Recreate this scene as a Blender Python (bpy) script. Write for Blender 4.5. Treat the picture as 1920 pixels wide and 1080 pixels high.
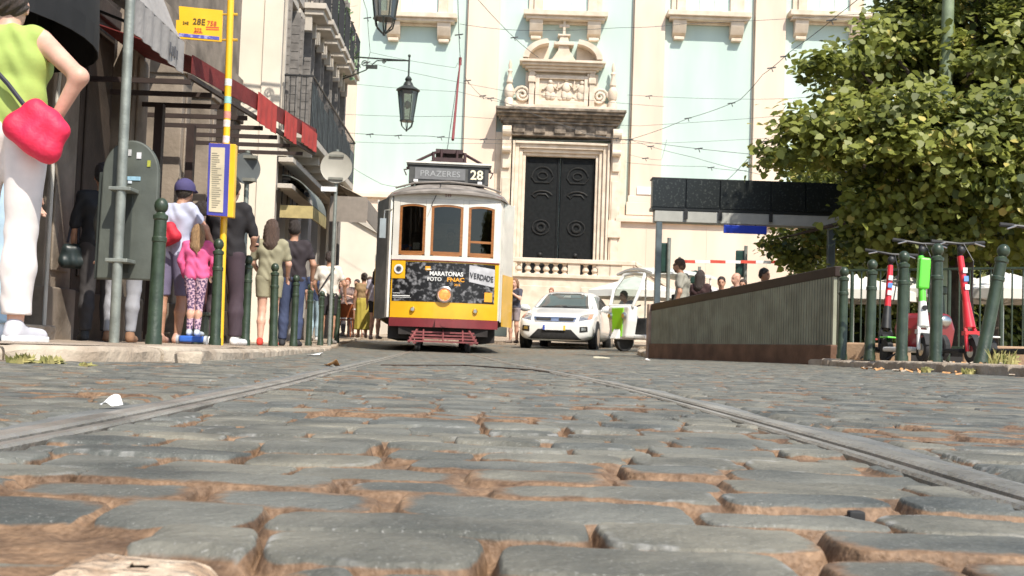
import bpy, bmesh, math, random
import numpy as np
from mathutils import Vector, Matrix
from mathutils.bvhtree import BVHTree

# ------------------------------------------------------------------ camera, sky, sun, exposure
SC = bpy.context.scene
for o in list(bpy.data.objects): bpy.data.objects.remove(o)
F = 2200.0                       # focal length in pixels of the 1920 px photograph
PITCH = math.atan(120.0/F); ROLL = math.radians(2.0)
right = Vector((math.cos(ROLL), 0, math.sin(ROLL)))
fwd = Vector((0, math.cos(PITCH), math.sin(PITCH)))
right = (right - fwd*right.dot(fwd)).normalized()
up = right.cross(fwd)
cam_d = bpy.data.cameras.new('camera'); cam = bpy.data.objects.new('camera', cam_d)
SC.collection.objects.link(cam)
cam.matrix_world = Matrix((( right.x, up.x, -fwd.x, 0), (right.y, up.y, -fwd.y, 0), (right.z, up.z, -fwd.z, 0), (0,0,0,1)))
cam_d.sensor_width = 36; cam_d.lens = 36*F/1920; cam_d.clip_start = 0.02; cam_d.clip_end = 2000
cam_d.dof.use_dof = True; cam_d.dof.focus_distance = 2.6; cam_d.dof.aperture_fstop = 32.0
SC.camera = cam
SC.render.resolution_x = 1024; SC.render.resolution_y = 576
W = bpy.data.worlds.new('World'); SC.world = W; W.use_nodes = True
SUN_DIR = Vector((0.30, -0.58, 0.80)).normalized()      # towards the sun: behind the camera, to the right
el = math.asin(SUN_DIR.z); az = math.atan2(SUN_DIR.x, SUN_DIR.y)
nt = W.node_tree; bg = nt.nodes['Background']
sky = nt.nodes.new('ShaderNodeTexSky'); sky.sky_type = 'NISHITA'; sky.sun_disc = False
sky.sun_elevation = el; sky.sun_rotation = az
nt.links.new(sky.outputs[0], bg.inputs[0]); bg.inputs[1].default_value = 0.15
sl = bpy.data.lights.new('sun', 'SUN'); sl.energy = 4.2; sl.angle = math.radians(0.5); sl.color = (1, 0.94, 0.84)
so = bpy.data.objects.new('sun', sl); SC.collection.objects.link(so)
so.rotation_euler = SUN_DIR.to_track_quat('Z', 'Y').to_euler(); so.location = (20, -30, 50)
SC.view_settings.view_transform = 'Standard'; SC.view_settings.look = 'None'
SC.view_settings.exposure = 0.5; SC.view_settings.gamma = 1
SC.cycles.max_bounces = 8; SC.cycles.transparent_max_bounces = 12

rnd = random.Random(7)
def P(px, py, D):
    """world point at depth D (metres along +Y) that the photograph shows at pixel px,py"""
    d = right*((px-960)/F) + up*(-(py-540)/F) + fwd
    return d*(D/d.y)
def X(px, D, py=600): return P(px, py, D).x

# ------------------------------------------------------------------ materials
MATS = {}
def mat(name, col, rough=0.7, var=0.12, scale=6, bump=0.0, bscale=40, metal=0.0, col2=None, spec=0.5, coat=0.0, detail=6, thr=None, emit=0, aniso=None, coord='Object', trans=0.0):
    if name in MATS: return MATS[name]
    m = bpy.data.materials.new(name); m.use_nodes = True; n = m.node_tree.nodes; L = m.node_tree.links
    b = n['Principled BSDF']; b.inputs['Roughness'].default_value = rough; b.inputs['Metallic'].default_value = metal
    b.inputs['Specular IOR Level'].default_value = spec; b.inputs['Coat Weight'].default_value = coat
    tc = n.new('ShaderNodeTexCoord'); src = tc.outputs[coord]
    if aniso:
        mp = n.new('ShaderNodeMapping'); mp.inputs['Scale'].default_value = aniso; L.new(src, mp.inputs[0]); src = mp.outputs[0]
    nz = n.new('ShaderNodeTexNoise'); nz.inputs['Scale'].default_value = scale; nz.inputs['Detail'].default_value = detail
    L.new(src, nz.inputs['Vector'])
    r = n.new('ShaderNodeValToRGB'); e = r.color_ramp.elements
    c2 = col2 if col2 else tuple(min(1, c*(1+var)) for c in col)
    c1 = col if col2 else tuple(c*(1-var) for c in col)
    t = thr or (0.35, 0.65)
    e[0].position = t[0]; e[1].position = t[1]; e[0].color = (*c1, 1); e[1].color = (*c2, 1)
    L.new(nz.outputs['Fac'], r.inputs[0]); L.new(r.outputs[0], b.inputs['Base Color'])
    if bump:
        n2 = n.new('ShaderNodeTexNoise'); n2.inputs['Scale'].default_value = bscale; n2.inputs['Detail'].default_value = 5
        L.new(src, n2.inputs['Vector'])
        bp = n.new('ShaderNodeBump'); bp.inputs['Strength'].default_value = min(1, bump); bp.inputs['Distance'].default_value = 0.02
        L.new(n2.outputs['Fac'], bp.inputs['Height']); L.new(bp.outputs[0], b.inputs['Normal'])
    if emit:
        L.new(r.outputs[0], b.inputs['Emission Color']); b.inputs['Emission Strength'].default_value = emit
    if trans: b.inputs['Subsurface Weight'].default_value = trans
    MATS[name] = m; return m
def glass(name, tint=(0.75, 0.8, 0.8), refl=0.10, rough=0.02):
    if name in MATS: return MATS[name]
    m = bpy.data.materials.new(name); m.use_nodes = True; n = m.node_tree.nodes; L = m.node_tree.links
    n.remove(n['Principled BSDF']); out = n['Material Output']
    t = n.new('ShaderNodeBsdfTransparent'); t.inputs[0].default_value = (*tint, 1)
    g = n.new('ShaderNodeBsdfGlossy'); g.inputs['Roughness'].default_value = rough
    lw = n.new('ShaderNodeLayerWeight'); lw.inputs[0].default_value = 0.18
    ma = n.new('ShaderNodeMath'); ma.operation = 'ADD'; ma.inputs[1].default_value = refl
    mx = n.new('ShaderNodeMixShader'); L.new(lw.outputs['Fresnel'], ma.inputs[0]); L.new(ma.outputs[0], mx.inputs[0])
    L.new(t.outputs[0], mx.inputs[1]); L.new(g.outputs[0], mx.inputs[2]); L.new(mx.outputs[0], out.inputs[0])
    MATS[name] = m; return m

# ------------------------------------------------------------------ mesh helpers
def link(o): SC.collection.objects.link(o)
def tag(o, label=None, cat=None, group=None, kind=None):
    if label: o['label'] = label
    if cat: o['category'] = cat
    if group: o['group'] = group
    if kind: o['kind'] = kind
    return o
def thing(name, label, cat, loc=(0,0,0), rz=0, group=None):
    o = bpy.data.objects.new(name, None); link(o); o.location = loc; o.rotation_euler = (0, 0, rz)
    o.empty_display_size = 0.2
    return tag(o, label, cat, group)
class MB:
    def __init__(s): s.v = []; s.f = []; s.mi = []; s.cur = 0; s.ms = []
    def add(s, vs, fs):
        b = len(s.v); s.v += [tuple(v) for v in vs]; s.f += [tuple(i+b for i in f) for f in fs]; s.mi += [s.cur]*len(fs); return s
    def box(s, x0, x1, y0, y1, z0, z1, M=None):
        vs = [Vector(p) for p in ((x0,y0,z0),(x1,y0,z0),(x1,y1,z0),(x0,y1,z0),(x0,y0,z1),(x1,y0,z1),(x1,y1,z1),(x0,y1,z1))]
        if M: vs = [M @ v for v in vs]
        return s.add(vs, [(0,3,2,1),(4,5,6,7),(0,1,5,4),(1,2,6,5),(2,3,7,6),(3,0,4,7)])
    def cyl(s, a, b, ra, rb=None, n=12, cap=True):
        rb = ra if rb is None else rb; a = Vector(a); b = Vector(b); d = (b-a).normalized()
        u = d.orthogonal().normalized(); w = d.cross(u); vs = []
        for c, r in ((a, ra), (b, rb)):
            for i in range(n):
                t = 2*math.pi*i/n; vs.append(c + u*(math.cos(t)*r) + w*(math.sin(t)*r))
        fs = [(i, (i+1)%n, n+(i+1)%n, n+i) for i in range(n)]
        if cap: fs += [tuple(range(n))[::-1], tuple(range(n, 2*n))]
        return s.add(vs, fs)
    def tube(s, pts, r, n=8, cap=True):
        pts = [Vector(p) for p in pts]; N = len(pts); vs = []; prev = None
        rr = r if isinstance(r, (list, tuple)) else [r]*N
        for i, p in enumerate(pts):
            d = (pts[min(i+1, N-1)] - pts[max(i-1, 0)]).normalized()
            u = d.orthogonal().normalized() if prev is None else (prev - d*prev.dot(d)).normalized()
            prev = u; w = d.cross(u)
            for k in range(n):
                t = 2*math.pi*k/n; vs.append(p + u*(math.cos(t)*rr[i]) + w*(math.sin(t)*rr[i]))
        fs = [(i*n+k, i*n+(k+1)%n, (i+1)*n+(k+1)%n, (i+1)*n+k) for i in range(N-1) for k in range(n)]
        if cap: fs += [tuple(range(n))[::-1], tuple(range((N-1)*n, N*n))]
        return s.add(vs, fs)
    def lathe(s, prof, c=(0,0,0), n=20, axis='z'):
        vs = []; N = len(prof)
        for r, z in prof:
            for k in range(n):
                t = 2*math.pi*k/n; p = (math.cos(t)*r, math.sin(t)*r, z)
                if axis == 'y': p = (p[0], p[2], p[1])
                if axis == 'x': p = (p[2], p[0], p[1])
                vs.append((p[0]+c[0], p[1]+c[1], p[2]+c[2]))
        fs = [(i*n+k, i*n+(k+1)%n, (i+1)*n+(k+1)%n, (i+1)*n+k) for i in range(N-1) for k in range(n)]
        fs += [tuple(range(n))[::-1], tuple(range((N-1)*n, N*n))]
        return s.add(vs, fs)
    def prism(s, poly, y0, y1, plane='xz'):
        n = len(poly)
        def q(p, y): return (p[0], y, p[1]) if plane == 'xz' else ((y, p[0], p[1]) if plane == 'yz' else (p[0], p[1], y))
        vs = [q(p, y0) for p in poly] + [q(p, y1) for p in poly]
        return s.add(vs, [tuple(range(n)), tuple(range(n, 2*n))[::-1]] + [(i, n+i, n+(i+1)%n, (i+1)%n) for i in range(n)])
    def sphere(s, c, r, n=14, m=8, sc=(1,1,1)):
        prof = [(math.sin(math.pi*i/m), -math.cos(math.pi*i/m)) for i in range(m+1)]
        prof[0] = (0.001, -1); prof[-1] = (0.001, 1); vs = []
        for rr, z in prof:
            for k in range(n):
                t = 2*math.pi*k/n; vs.append((c[0]+rr*math.cos(t)*r*sc[0], c[1]+rr*math.sin(t)*r*sc[1], c[2]+z*r*sc[2]))
        fs = [(i*n+k, i*n+(k+1)%n, (i+1)*n+(k+1)%n, (i+1)*n+k) for i in range(m) for k in range(n)]
        return s.add(vs, fs)
    def grid(s, fn, nu, nv, thick=None):
        """fn(u,v) -> point, u,v in 0..1; thick: vector added for a back face"""
        vs = [Vector(fn(i/nu, j/nv)) for j in range(nv+1) for i in range(nu+1)]
        fs = [(j*(nu+1)+i, j*(nu+1)+i+1, (j+1)*(nu+1)+i+1, (j+1)*(nu+1)+i) for j in range(nv) for i in range(nu)]
        if thick is not None:
            t = Vector(thick); N = len(vs); vs2 = [v+t for v in vs]
            fb = [tuple(N+k for k in f[::-1]) for f in fs]
            ring = [i for i in range(nu+1)] + [j*(nu+1)+nu for j in range(1, nv+1)] + [nv*(nu+1)+i for i in range(nu-1, -1, -1)] + [j*(nu+1) for j in range(nv-1, 0, -1)]
            fr = [(ring[i], N+ring[i], N+ring[(i+1)%len(ring)], ring[(i+1)%len(ring)]) for i in range(len(ring))]
            return s.add(vs+vs2, fs+fb+fr)
        return s.add(vs, fs)
    def mesh(s, name):
        me = bpy.data.meshes.new(name); me.from_pydata(s.v, [], s.f)
        bm = bmesh.new(); bm.from_mesh(me); bmesh.ops.recalc_face_normals(bm, faces=bm.faces); bm.to_mesh(me); bm.free()
        return me
    def build(s, name, m, parent=None, smooth=False, bevel=0, loc=None, rot=None, seg=2):
        me = s.mesh(name); o = bpy.data.objects.new(name, me); link(o)
        for mm in (m if isinstance(m, (list, tuple)) else [m]): me.materials.append(mm)
        if s.ms or any(s.mi): me.polygons.foreach_set('material_index', s.mi)
        if smooth:
            me.polygons.foreach_set('use_smooth', [True]*len(me.polygons))
            me.set_sharp_from_angle(angle=math.radians(smooth if smooth is not True else 40))
        if bevel:
            b = o.modifiers.new('bevel', 'BEVEL'); b.width = bevel; b.segments = seg; b.limit_method = 'ANGLE'; b.angle_limit = math.radians(40)
        if parent: o.parent = parent
        if loc: o.location = loc
        if rot: o.rotation_euler = rot
        return o
def npmesh(name, V, Fq, m, parent=None, smooth=True):
    me = bpy.data.meshes.new(name); V = np.asarray(V, dtype=np.float32); Fq = np.asarray(Fq, dtype=np.int32)
    me.vertices.add(len(V)); me.vertices.foreach_set('co', V.ravel())
    k = Fq.shape[1]; me.loops.add(Fq.size); me.loops.foreach_set('vertex_index', Fq.ravel())
    me.polygons.add(len(Fq)); me.polygons.foreach_set('loop_start', np.arange(0, Fq.size, k, dtype=np.int32))
    me.update(calc_edges=True)
    if smooth: me.polygons.foreach_set('use_smooth', np.ones(len(Fq), dtype=bool))
    for mm in (m if isinstance(m, (list, tuple)) else [m]): me.materials.append(mm)
    o = bpy.data.objects.new(name, me); link(o)
    if parent: o.parent = parent
    return o
KIDS = {}
def copy_tree(o, parent=None):
    c = o.copy(); link(c); c.parent = parent
    for ch in [k for k in bpy.data.objects if k.parent == o]: copy_tree(ch, c)
    return c
def text(s, size, m, parent, loc, rot=(math.pi/2, 0, 0), name='lettering', bold=0.0, sx=1, ext=0.002, align='CENTER'):
    cu = bpy.data.curves.new('t', 'FONT'); cu.body = s; cu.size = size; cu.extrude = ext; cu.offset = bold*size
    cu.align_x = align; cu.align_y = 'CENTER'; cu.resolution_u = 3
    t = bpy.data.objects.new('t', cu); link(t)
    me = bpy.data.meshes.new_from_object(t); bpy.data.objects.remove(t)
    o = bpy.data.objects.new(name, me); link(o); me.materials.clear(); me.materials.append(m)
    o.parent = parent; o.location = loc; o.rotation_euler = rot; o.scale = (sx, 1, 1)
    return o
# numpy value noise
def h2(i, j, s=0.0):
    v = np.sin(i*127.1 + j*311.7 + s*74.7)*43758.5453
    return v - np.floor(v)
def vn(x, y, s=0.0):
    i = np.floor(x); j = np.floor(y); fx = x-i; fy = y-j; fx = fx*fx*(3-2*fx); fy = fy*fy*(3-2*fy)
    return (h2(i, j, s)*(1-fx)+h2(i+1, j, s)*fx)*(1-fy) + (h2(i, j+1, s)*(1-fx)+h2(i+1, j+1, s)*fx)*fy
def fbm(x, y, s=0.0, o=4):
    t = 0; a = 0.5
    for k in range(o): t = t + a*vn(x*2**k, y*2**k, s+k); a *= 0.5
    return t

# ------------------------------------------------------------------ ground levels
GY = [-50, 0, 5, 9, 21, 29, 45, 60, 300]; GZ = [-.10, -.097, -.095, -.088, -.05, .10, .5, .8, 3]
def g(x, y): return np.interp(y, GY, GZ) + 0.014*np.clip(x, 0, 5)*np.clip((np.asarray(y)-1)/4, 0, 1)
KY = [4.02, 4.12, 4.3, 4.6, 5.2, 6.5, 9.3, 16, 20, 25, 32.9]; KX = [-9.0, -2.7, -1.95, -1.62, -1.47, -1.48, -1.75, -2.45, -3.05, -3.6, -4.2]
def kerbx(y): return np.interp(y, KY, KX)
def gl(x, y): return np.interp(y, GY, GZ) + np.interp(y, [4, 5, 16, 22, 30], [.055, .06, .035, .05, .06])   # left pavement top
def gr(x, y): return np.interp(y, GY, GZ) + .115                                                            # right pavement top

m_cream = mat('cream_render', (.74, .66, .54), .85, .07, 1.2, .15, 60)
m_steel = mat('worn_rail_steel', (.34, .31, .265), .4, .28, 7, .3, 70, metal=.55)
m_asph = mat('smooth_grey_concrete_strip', (.17, .17, .155), .8, .2, 8, .4, 90)

def cobble_mat():
    m = bpy.data.materials.new('cobbles'); m.use_nodes = True; n = m.node_tree.nodes; L = m.node_tree.links
    b = n['Principled BSDF']; at = n.new('ShaderNodeAttribute'); at.attribute_name = 'mask'
    sp = n.new('ShaderNodeSeparateColor'); L.new(at.outputs['Color'], sp.inputs[0])
    tc = n.new('ShaderNodeTexCoord')
    def noise(sc, d=6):
        z = n.new('ShaderNodeTexNoise'); z.inputs['Scale'].default_value = sc; z.inputs['Detail'].default_value = d; L.new(tc.outputs['Object'], z.inputs['Vector']); return z.outputs['Fac']
    def ramp(src, c1, c2, p=(.35, .65)):
        r = n.new('ShaderNodeValToRGB'); r.color_ramp.elements[0].color = (*c1, 1); r.color_ramp.elements[1].color = (*c2, 1)
        r.color_ramp.elements[0].position = p[0]; r.color_ramp.elements[1].position = p[1]; L.new(src, r.inputs[0]); return r.outputs[0]
    def mix(f, a, c, bt='MIX'):
        x = n.new('ShaderNodeMix'); x.data_type = 'RGBA'; x.blend_type = bt
        if isinstance(f, float): x.inputs[0].default_value = f
        else: L.new(f, x.inputs[0])
        L.new(a, x.inputs[6]); L.new(c, x.inputs[7]); return x.outputs[2]
    stone = ramp(noise(9), (.085, .086, .074), (.19, .183, .152))
    tint = ramp(sp.outputs['Green'], (.78, .82, .85), (1.22, 1.16, 1.06), (0, 1))
    stone = mix(1.0, stone, tint, 'MULTIPLY')
    speck = ramp(noise(420, 2), (0, 0, 0), (1, 1, 1), (.63, .70))
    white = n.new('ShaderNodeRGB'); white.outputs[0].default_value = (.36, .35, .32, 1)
    sm = n.new('ShaderNodeMath'); sm.operation = 'MULTIPLY'; sm.inputs[1].default_value = .45; L.new(speck, sm.inputs[0])
    stone = mix(sm.outputs[0], stone, white.outputs[0])
    cm = n.new('ShaderNodeMath'); cm.operation = 'MULTIPLY'; cm.inputs[1].default_value = .6; L.new(sp.outputs['Blue'], cm.inputs[0]); stone = mix(cm.outputs[0], stone, white.outputs[0])  # blends edge chips and painted highlights into the stone colour
    dirt = ramp(noise(35), (.11, .066, .038), (.28, .175, .10), (.3, .72))
    grit = ramp(noise(260, 3), (.7, .66, .6), (1.25, 1.25, 1.25), (.3, .7)); dirt = mix(1.0, dirt, grit, 'MULTIPLY')
    n3 = noise(60, 5)
    ad = n.new('ShaderNodeMath'); ad.operation = 'MULTIPLY_ADD'; ad.inputs[1].default_value = .5; ad.inputs[2].default_value = -.25; L.new(n3, ad.inputs[0])
    a2 = n.new('ShaderNodeMath'); a2.operation = 'ADD'; a2.use_clamp = True; L.new(ad.outputs[0], a2.inputs[0]); L.new(sp.outputs['Red'], a2.inputs[1])
    f = ramp(a2.outputs[0], (0, 0, 0), (1, 1, 1), (.38, .60))
    col = mix(f, stone, dirt); L.new(col, b.inputs['Base Color'])
    rr_ = n.new('ShaderNodeMapRange'); rr_.inputs[3].default_value = .42; rr_.inputs[4].default_value = .78; L.new(noise(22), rr_.inputs[0]); L.new(rr_.outputs[0], b.inputs['Roughness']); b.inputs['Specular IOR Level'].default_value = .4
    bp = n.new('ShaderNodeBump'); bp.inputs['Strength'].default_value = .8; bp.inputs['Distance'].default_value = .004
    L.new(noise(130, 9), bp.inputs['Height'])
    bp2 = n.new('ShaderNodeBump'); bp2.inputs['Strength'].default_value = .5; bp2.inputs['Distance'].default_value = .012
    L.new(noise(14, 4), bp2.inputs['Height']); L.new(bp2.outputs[0], bp.inputs['Normal']); L.new(bp.outputs[0], b.inputs['Normal'])
    return m

# track centre line: rails 0.9 m apart, curving a little to the left towards the tram
def trackc(y): return np.where(y < 1.2, -.035, -.035 - .030*(np.clip(y, 1.2, 3.2)-1.2)**1.3 - .0655*np.clip(y-3.2, 0, 200))
def railx(y, s): return trackc(y) + s*(.425 + .055*np.clip((y-1)/3, 0, 1))

def stones(x, y):
    """height above the paving plane, dirt mask and stone tint of the setts"""
    rd = .088
    yw = y + .020*np.sin(x*3.1+1) + .035*(vn(x*2.2, y*.7, 3)-.5) + .018*(vn(x*7, y*3, 9)-.5) + .05*x
    v = yw/rd; i0 = np.floor(v)
    jit = lambda i: i + .22*(h2(i, 0*i, 5.0)-.5)
    i = np.where(v < jit(i0), i0-1, i0); i = np.where(v >= jit(i0+1), i0+1, i)
    dy0 = (v-jit(i))*rd; dy1 = (jit(i+1)-v)*rd
    w = .095 + .055*h2(i, i*0+3, 1.0)
    xs = x + .018*(vn(x*5+i*3.1, y*6, 21)-.5)
    u = (xs + 5*h2(i, 0*i, 2.0))/w; k0 = np.floor(u)
    jk = lambda k: k + .5*(h2(i, k, 7.0)-.5)
    k = np.where(u < jk(k0), k0-1, k0); k = np.where(u >= jk(k0+1), k0+1, k)
    dx0 = (u-jk(k))*w; dx1 = (jk(k+1)-u)*w
    r = [h2(i, k, 10.0+q) for q in range(8)]
    ext = .0018 + .0085*r[0]**2; ext2 = .0022 + .018*r[1]**4
    wob = .0085*(fbm(x*22+i*7+k*3, y*22, 31, 4)-.5)
    a = np.minimum(dy0-ext-.6*wob, dy1-.0012-.004*r[3]**2+wob); b = np.minimum(dx0-ext2+wob, dx1-.0015-.009*r[2]**3-wob)
    kk = 140.0
    d = -np.log(np.exp(-kk*np.clip(a, -.05, .4)) + np.exp(-kk*np.clip(b, -.05, .4)))/kk + .003
    t = np.clip((d+.001)/.0065, 0, 1); edge = t*t*(3-2*t)
    crown = .0018*np.clip(d/.035, 0, 1)**.6
    top = crown + .0040*(r[4]-.5) + .03*(r[5]-.5)*(dx0-w*.5)*.5 + .05*(r[6]-.5)*(dy0-rd*.5) + .0034*(fbm(x*34, y*34, 41, 4)-.5) + .0045*(fbm(x*9+i, y*9+k, 43, 2)-.5)
    fill = .000 - .0115*vn(x*3.3, y*3.3, 51)**1.3 + .006*(fbm(x*60, y*60, 61, 3)-.5) - .003
    deep = np.clip((h2(i, k, 19.0)-.80)*6, 0, 1)*np.exp(-((dx0-.004)/.018)**2-((dy0-.05)/.03)**2)
    fill = fill - .026*deep
    z = fill*(1-edge) + np.maximum(top, fill*.6)*edge
    wear = vn(x*4.2, y*5.2, 71)
    m = 1-np.clip(edge*1.25-.25, 0, 1)**2.2 + .8*np.clip((wear-.60)*5, 0, 1)*np.clip(1-d/.03, 0, 1)
    # patches of bare earth where a sett is missing
    for (cx, cy, rx, ry) in ((-.235, .585, .055, .055), (-.33, .50, .10, .05), (.41, .66, .022, .02), (-.155, .50, .07, .045)):
        q = ((x-cx)/rx)**2 + ((y-cy)/ry)**2; e = np.clip(1.6-q, 0, 1); e = e*e*(3-2*e)
        z = z*(1-e) + (-.011 + .006*fbm(x*40, y*40, 81, 3))*e; m = np.maximum(m, e)
    chip_glint = np.clip(1-np.abs(d-.006)/.005, 0, 1)*np.clip((fbm(x*70, y*70, 91, 3)-.48)*9, 0, 1)*np.clip((vn(x*9, y*9, 95)-.45)*5, 0, 1)  # pale chipped edges, with highlight specks painted into the same band
    return z, np.clip(m, 0, 1), r[7], chip_glint

def build_street():
    Vs = []; Fs = []; Cs = []; base = 0
    def patch(ys, nc, wide):
        nonlocal base
        t = np.linspace(-1, 1, nc); s = np.sign(t)*(np.abs(t)*.9 + np.clip(np.abs(t)-.8, 0, 1)*wide)   # dense in the middle, coarse outside
        YY, TT = np.meshgrid(ys, s, indexing='ij'); XX = TT*YY*.56
        z, m, tn, glint = stones(XX, YY)
        fade = np.clip((YY-9)/10, 0, 1); z = z*(1-.5*fade)
        for sd in (-1, 1):
            rx = railx(YY, sd); q = (XX-rx)*sd                 # outward from the rail
            e = np.clip((q+.040)/.008, 0, 1)*np.clip((.085-q)/.02, 0, 1)
            z = z*(1-e) + (-.012)*e; m = m*(1-e) + .1*e
        inleft = (XX < kerbx(YY)-.02) & (YY > 4.05) & (YY < 33)
        Z = g(XX, YY) + z - np.where(inleft | (XX > 3.5), .05, 0)
        n0, n1 = XX.shape
        Vs.append(np.stack([XX, YY, Z], -1).reshape(-1, 3))
        Cs.append(np.stack([m, tn, glint, tn*0+1], -1).reshape(-1, 4))
        a = (np.arange(n0-1)[:, None]*n1 + np.arange(n1-1)[None, :]).ravel() + base
        Fs.append(np.stack([a, a+1, a+n1+1, a+n1], -1)); base += n0*n1
    y1 = 1/np.arange(1/.33, 1/2.2, -.0034); patch(y1, 860, 9)
    y2 = np.arange(y1[-1]-.001, 9, .0155); patch(y2, 620, 7)
    y3 = [9-.01]
    while y3[-1] < 36: y3.append(y3[-1]*1.006)
    patch(np.array(y3), 420, 3)
    V = np.concatenate(Vs); Fq = np.concatenate(Fs); Cc = np.concatenate(Cs).astype(np.float32)
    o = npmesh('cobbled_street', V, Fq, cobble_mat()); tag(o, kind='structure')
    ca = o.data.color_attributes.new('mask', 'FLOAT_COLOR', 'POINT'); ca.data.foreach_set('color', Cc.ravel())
build_street()

# land sheet out to the horizon, lying under everything
mb = MB(); ys = [-60, 0, .3, 5, 9, 21, 29, 36, 45, 60, 300, 900]
mb.grid(lambda u, v: ((u*2-1)*600, ys[round(v*11)], float(np.interp(ys[round(v*11)], GY, GZ)) - .14), 8, 11)
tag(mb.build('ground', mat('dusty_ground', (.16, .13, .10), .9, .2, 3)), kind='structure')

def calcada():
    m = bpy.data.materials.new('limestone_mosaic_paving'); m.use_nodes = True; n = m.node_tree.nodes; L = m.node_tree.links; b = n['Principled BSDF']
    tc = n.new('ShaderNodeTexCoord'); vo = n.new('ShaderNodeTexVoronoi'); vo.inputs['Scale'].default_value = 17; vo.feature = 'DISTANCE_TO_EDGE'; vo.inputs['Randomness'].default_value = .55
    L.new(tc.outputs['Object'], vo.inputs['Vector'])
    v2 = n.new('ShaderNodeTexVoronoi'); v2.inputs['Scale'].default_value = 17; v2.inputs['Randomness'].default_value = .55; L.new(tc.outputs['Object'], v2.inputs['Vector'])
    nz = n.new('ShaderNodeTexNoise'); nz.inputs['Scale'].default_value = 1.3; nz.inputs['Detail'].default_value = 6; L.new(tc.outputs['Object'], nz.inputs['Vector'])
    r = n.new('ShaderNodeValToRGB'); r.color_ramp.elements[0].color = (.22, .16, .11, 1); r.color_ramp.elements[1].color = (1, 1, 1, 1); r.color_ramp.elements[1].position = .07
    L.new(vo.outputs['Distance'], r.inputs[0])
    r2 = n.new('ShaderNodeValToRGB'); r2.color_ramp.elements[0].color = (.27, .20, .14, 1); r2.color_ramp.elements[1].color = (.50, .41, .31, 1); r2.color_ramp.elements[0].position = .3; r2.color_ramp.elements[1].position = .7
    L.new(nz.outputs['Fac'], r2.inputs[0])
    mx = n.new('ShaderNodeMix'); mx.data_type = 'RGBA'; mx.blend_type = 'MULTIPLY'; mx.inputs[0].default_value = 1; L.new(r.outputs[0], mx.inputs[7]); L.new(r2.outputs[0], mx.inputs[6])
    L.new(mx.outputs[2], b.inputs['Base Color']); b.inputs['Roughness'].default_value = .75
    bp = n.new('ShaderNodeBump'); bp.inputs['Strength'].default_value = .6; bp.inputs['Distance'].default_value = .01; L.new(vo.outputs['Distance'], bp.inputs['Height']); L.new(bp.outputs[0], b.inputs['Normal'])
    return m
m_calc = calcada()
m_kerb = mat('kerb_limestone', (.33, .26, .19), .85, .3, 5, .6, 30, col2=(.50, .42, .32))
# left pavement and its kerb
ys = np.concatenate([np.arange(4.05, 5.2, .04), np.arange(5.2, 33, .15)])
mb = MB(); N = len(ys)-1
def lp(u, v):
    y = float(ys[round(v*N)]); k = float(kerbx(y)); x = k - .12 - u*u*9.0
    return (x, y, float(gl(x, y)) + .006*float(vn(x*3, y*3, 5)))
mb.grid(lp, 14, N); tag(mb.build('pavement', m_calc, smooth=True), kind='structure')
def kerb_run(path, side, top, name, w=.14, blk=.85, seed=3):
    """a row of worn kerb stones along a path; side = direction of the pavement"""
    rr = random.Random(seed); mb = MB(); L = [0]
    for a, b in zip(path, path[1:]): L.append(L[-1] + math.hypot(b[0]-a[0], b[1]-a[1]))
    def at(s):
        return (float(np.interp(s, L, [p[0] for p in path])), float(np.interp(s, L, [p[1] for p in path])))
    s = 0
    while s < L[-1]-.1:
        e = min(L[-1], s + blk*rr.uniform(.75, 1.3)); n = max(5, int((e-s)/.06)); dz = rr.uniform(-.006, .008); sh = rr.uniform(-.01, .01)
        rings = []
        for i in range(n+1):
            q = s+.006 + (e-s-.012)*i/n; x, y = at(q); x2, y2 = at(min(L[-1], q+.01)); x1, y1 = at(max(0, q-.01))
            d = Vector((x2-x1, y2-y1, 0)).normalized(); nn = Vector((-d.y, d.x, 0))*side
            o = Vector((x, y, 0)) + nn*sh; tz = float(top(x, y)) + dz
            ch = .012 + .03*max(0, rr.random()-.75)
            en = .01 if i in (0, n) else 0
            rings.append([o + Vector((0,0,tz-.22)), o + Vector((0,0,tz-ch*1.3-en)) - nn*rr.uniform(0, .006), o + nn*(ch*.5) + Vector((0,0,tz-ch*.3-en)), o + nn*ch*1.6 + Vector((0,0,tz+.003-en)), o + nn*w + Vector((0,0,tz+.003)), o + nn*w + Vector((0,0,tz-.22))])
        vs = [p for r in rings for p in r]; k = 6
        fs = [(a*k+b, a*k+(b+1)%k, (a+1)*k+(b+1)%k, (a+1)*k+b) for a in range(n) for b in range(k)]
        fs += [tuple(range(k)), tuple(range(n*k, n*k+k))[::-1]]
        mb.add(vs, fs); s = e
    return tag(mb.build(name, m_kerb, smooth=35), kind='structure')
kerb_run([(float(kerbx(y)), y) for y in [4.02, 4.06, 4.12, 4.2, 4.3, 4.45, 4.6, 4.8, 5.0, 5.2, 5.8, 6.5, 7.5, 9.3, 12, 16, 20, 25, 32.9]], 1, gl, 'kerb')
# right pavement and kerb
RY = [-1, 4, 7, 9.5, 12.8, 13.3, 19.6, 24, 33]; RX = [3.45, 3.35, 3.28, 3.25, 3.40, 3.72, 2.35, 2.6, 4.2]
mb = MB(); ys2 = np.arange(2, 33, .2); N2 = len(ys2)-1
def rp(u, v):
    y = float(ys2[round(v*N2)]); k = float(np.interp(y, RY, RX)); x = k + .12 + u*u*14
    return (x, y, float(gr(x, y)) + .008*float(vn(x*3, y*3, 8)))
mb.grid(rp, 12, N2); tag(mb.build('pavement', m_calc, smooth=True), kind='structure')
kerb_run([(float(np.interp(y, RY, RX)), y) for y in np.arange(2, 33, .4)], -1, gr, 'kerb', seed=9)
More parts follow.
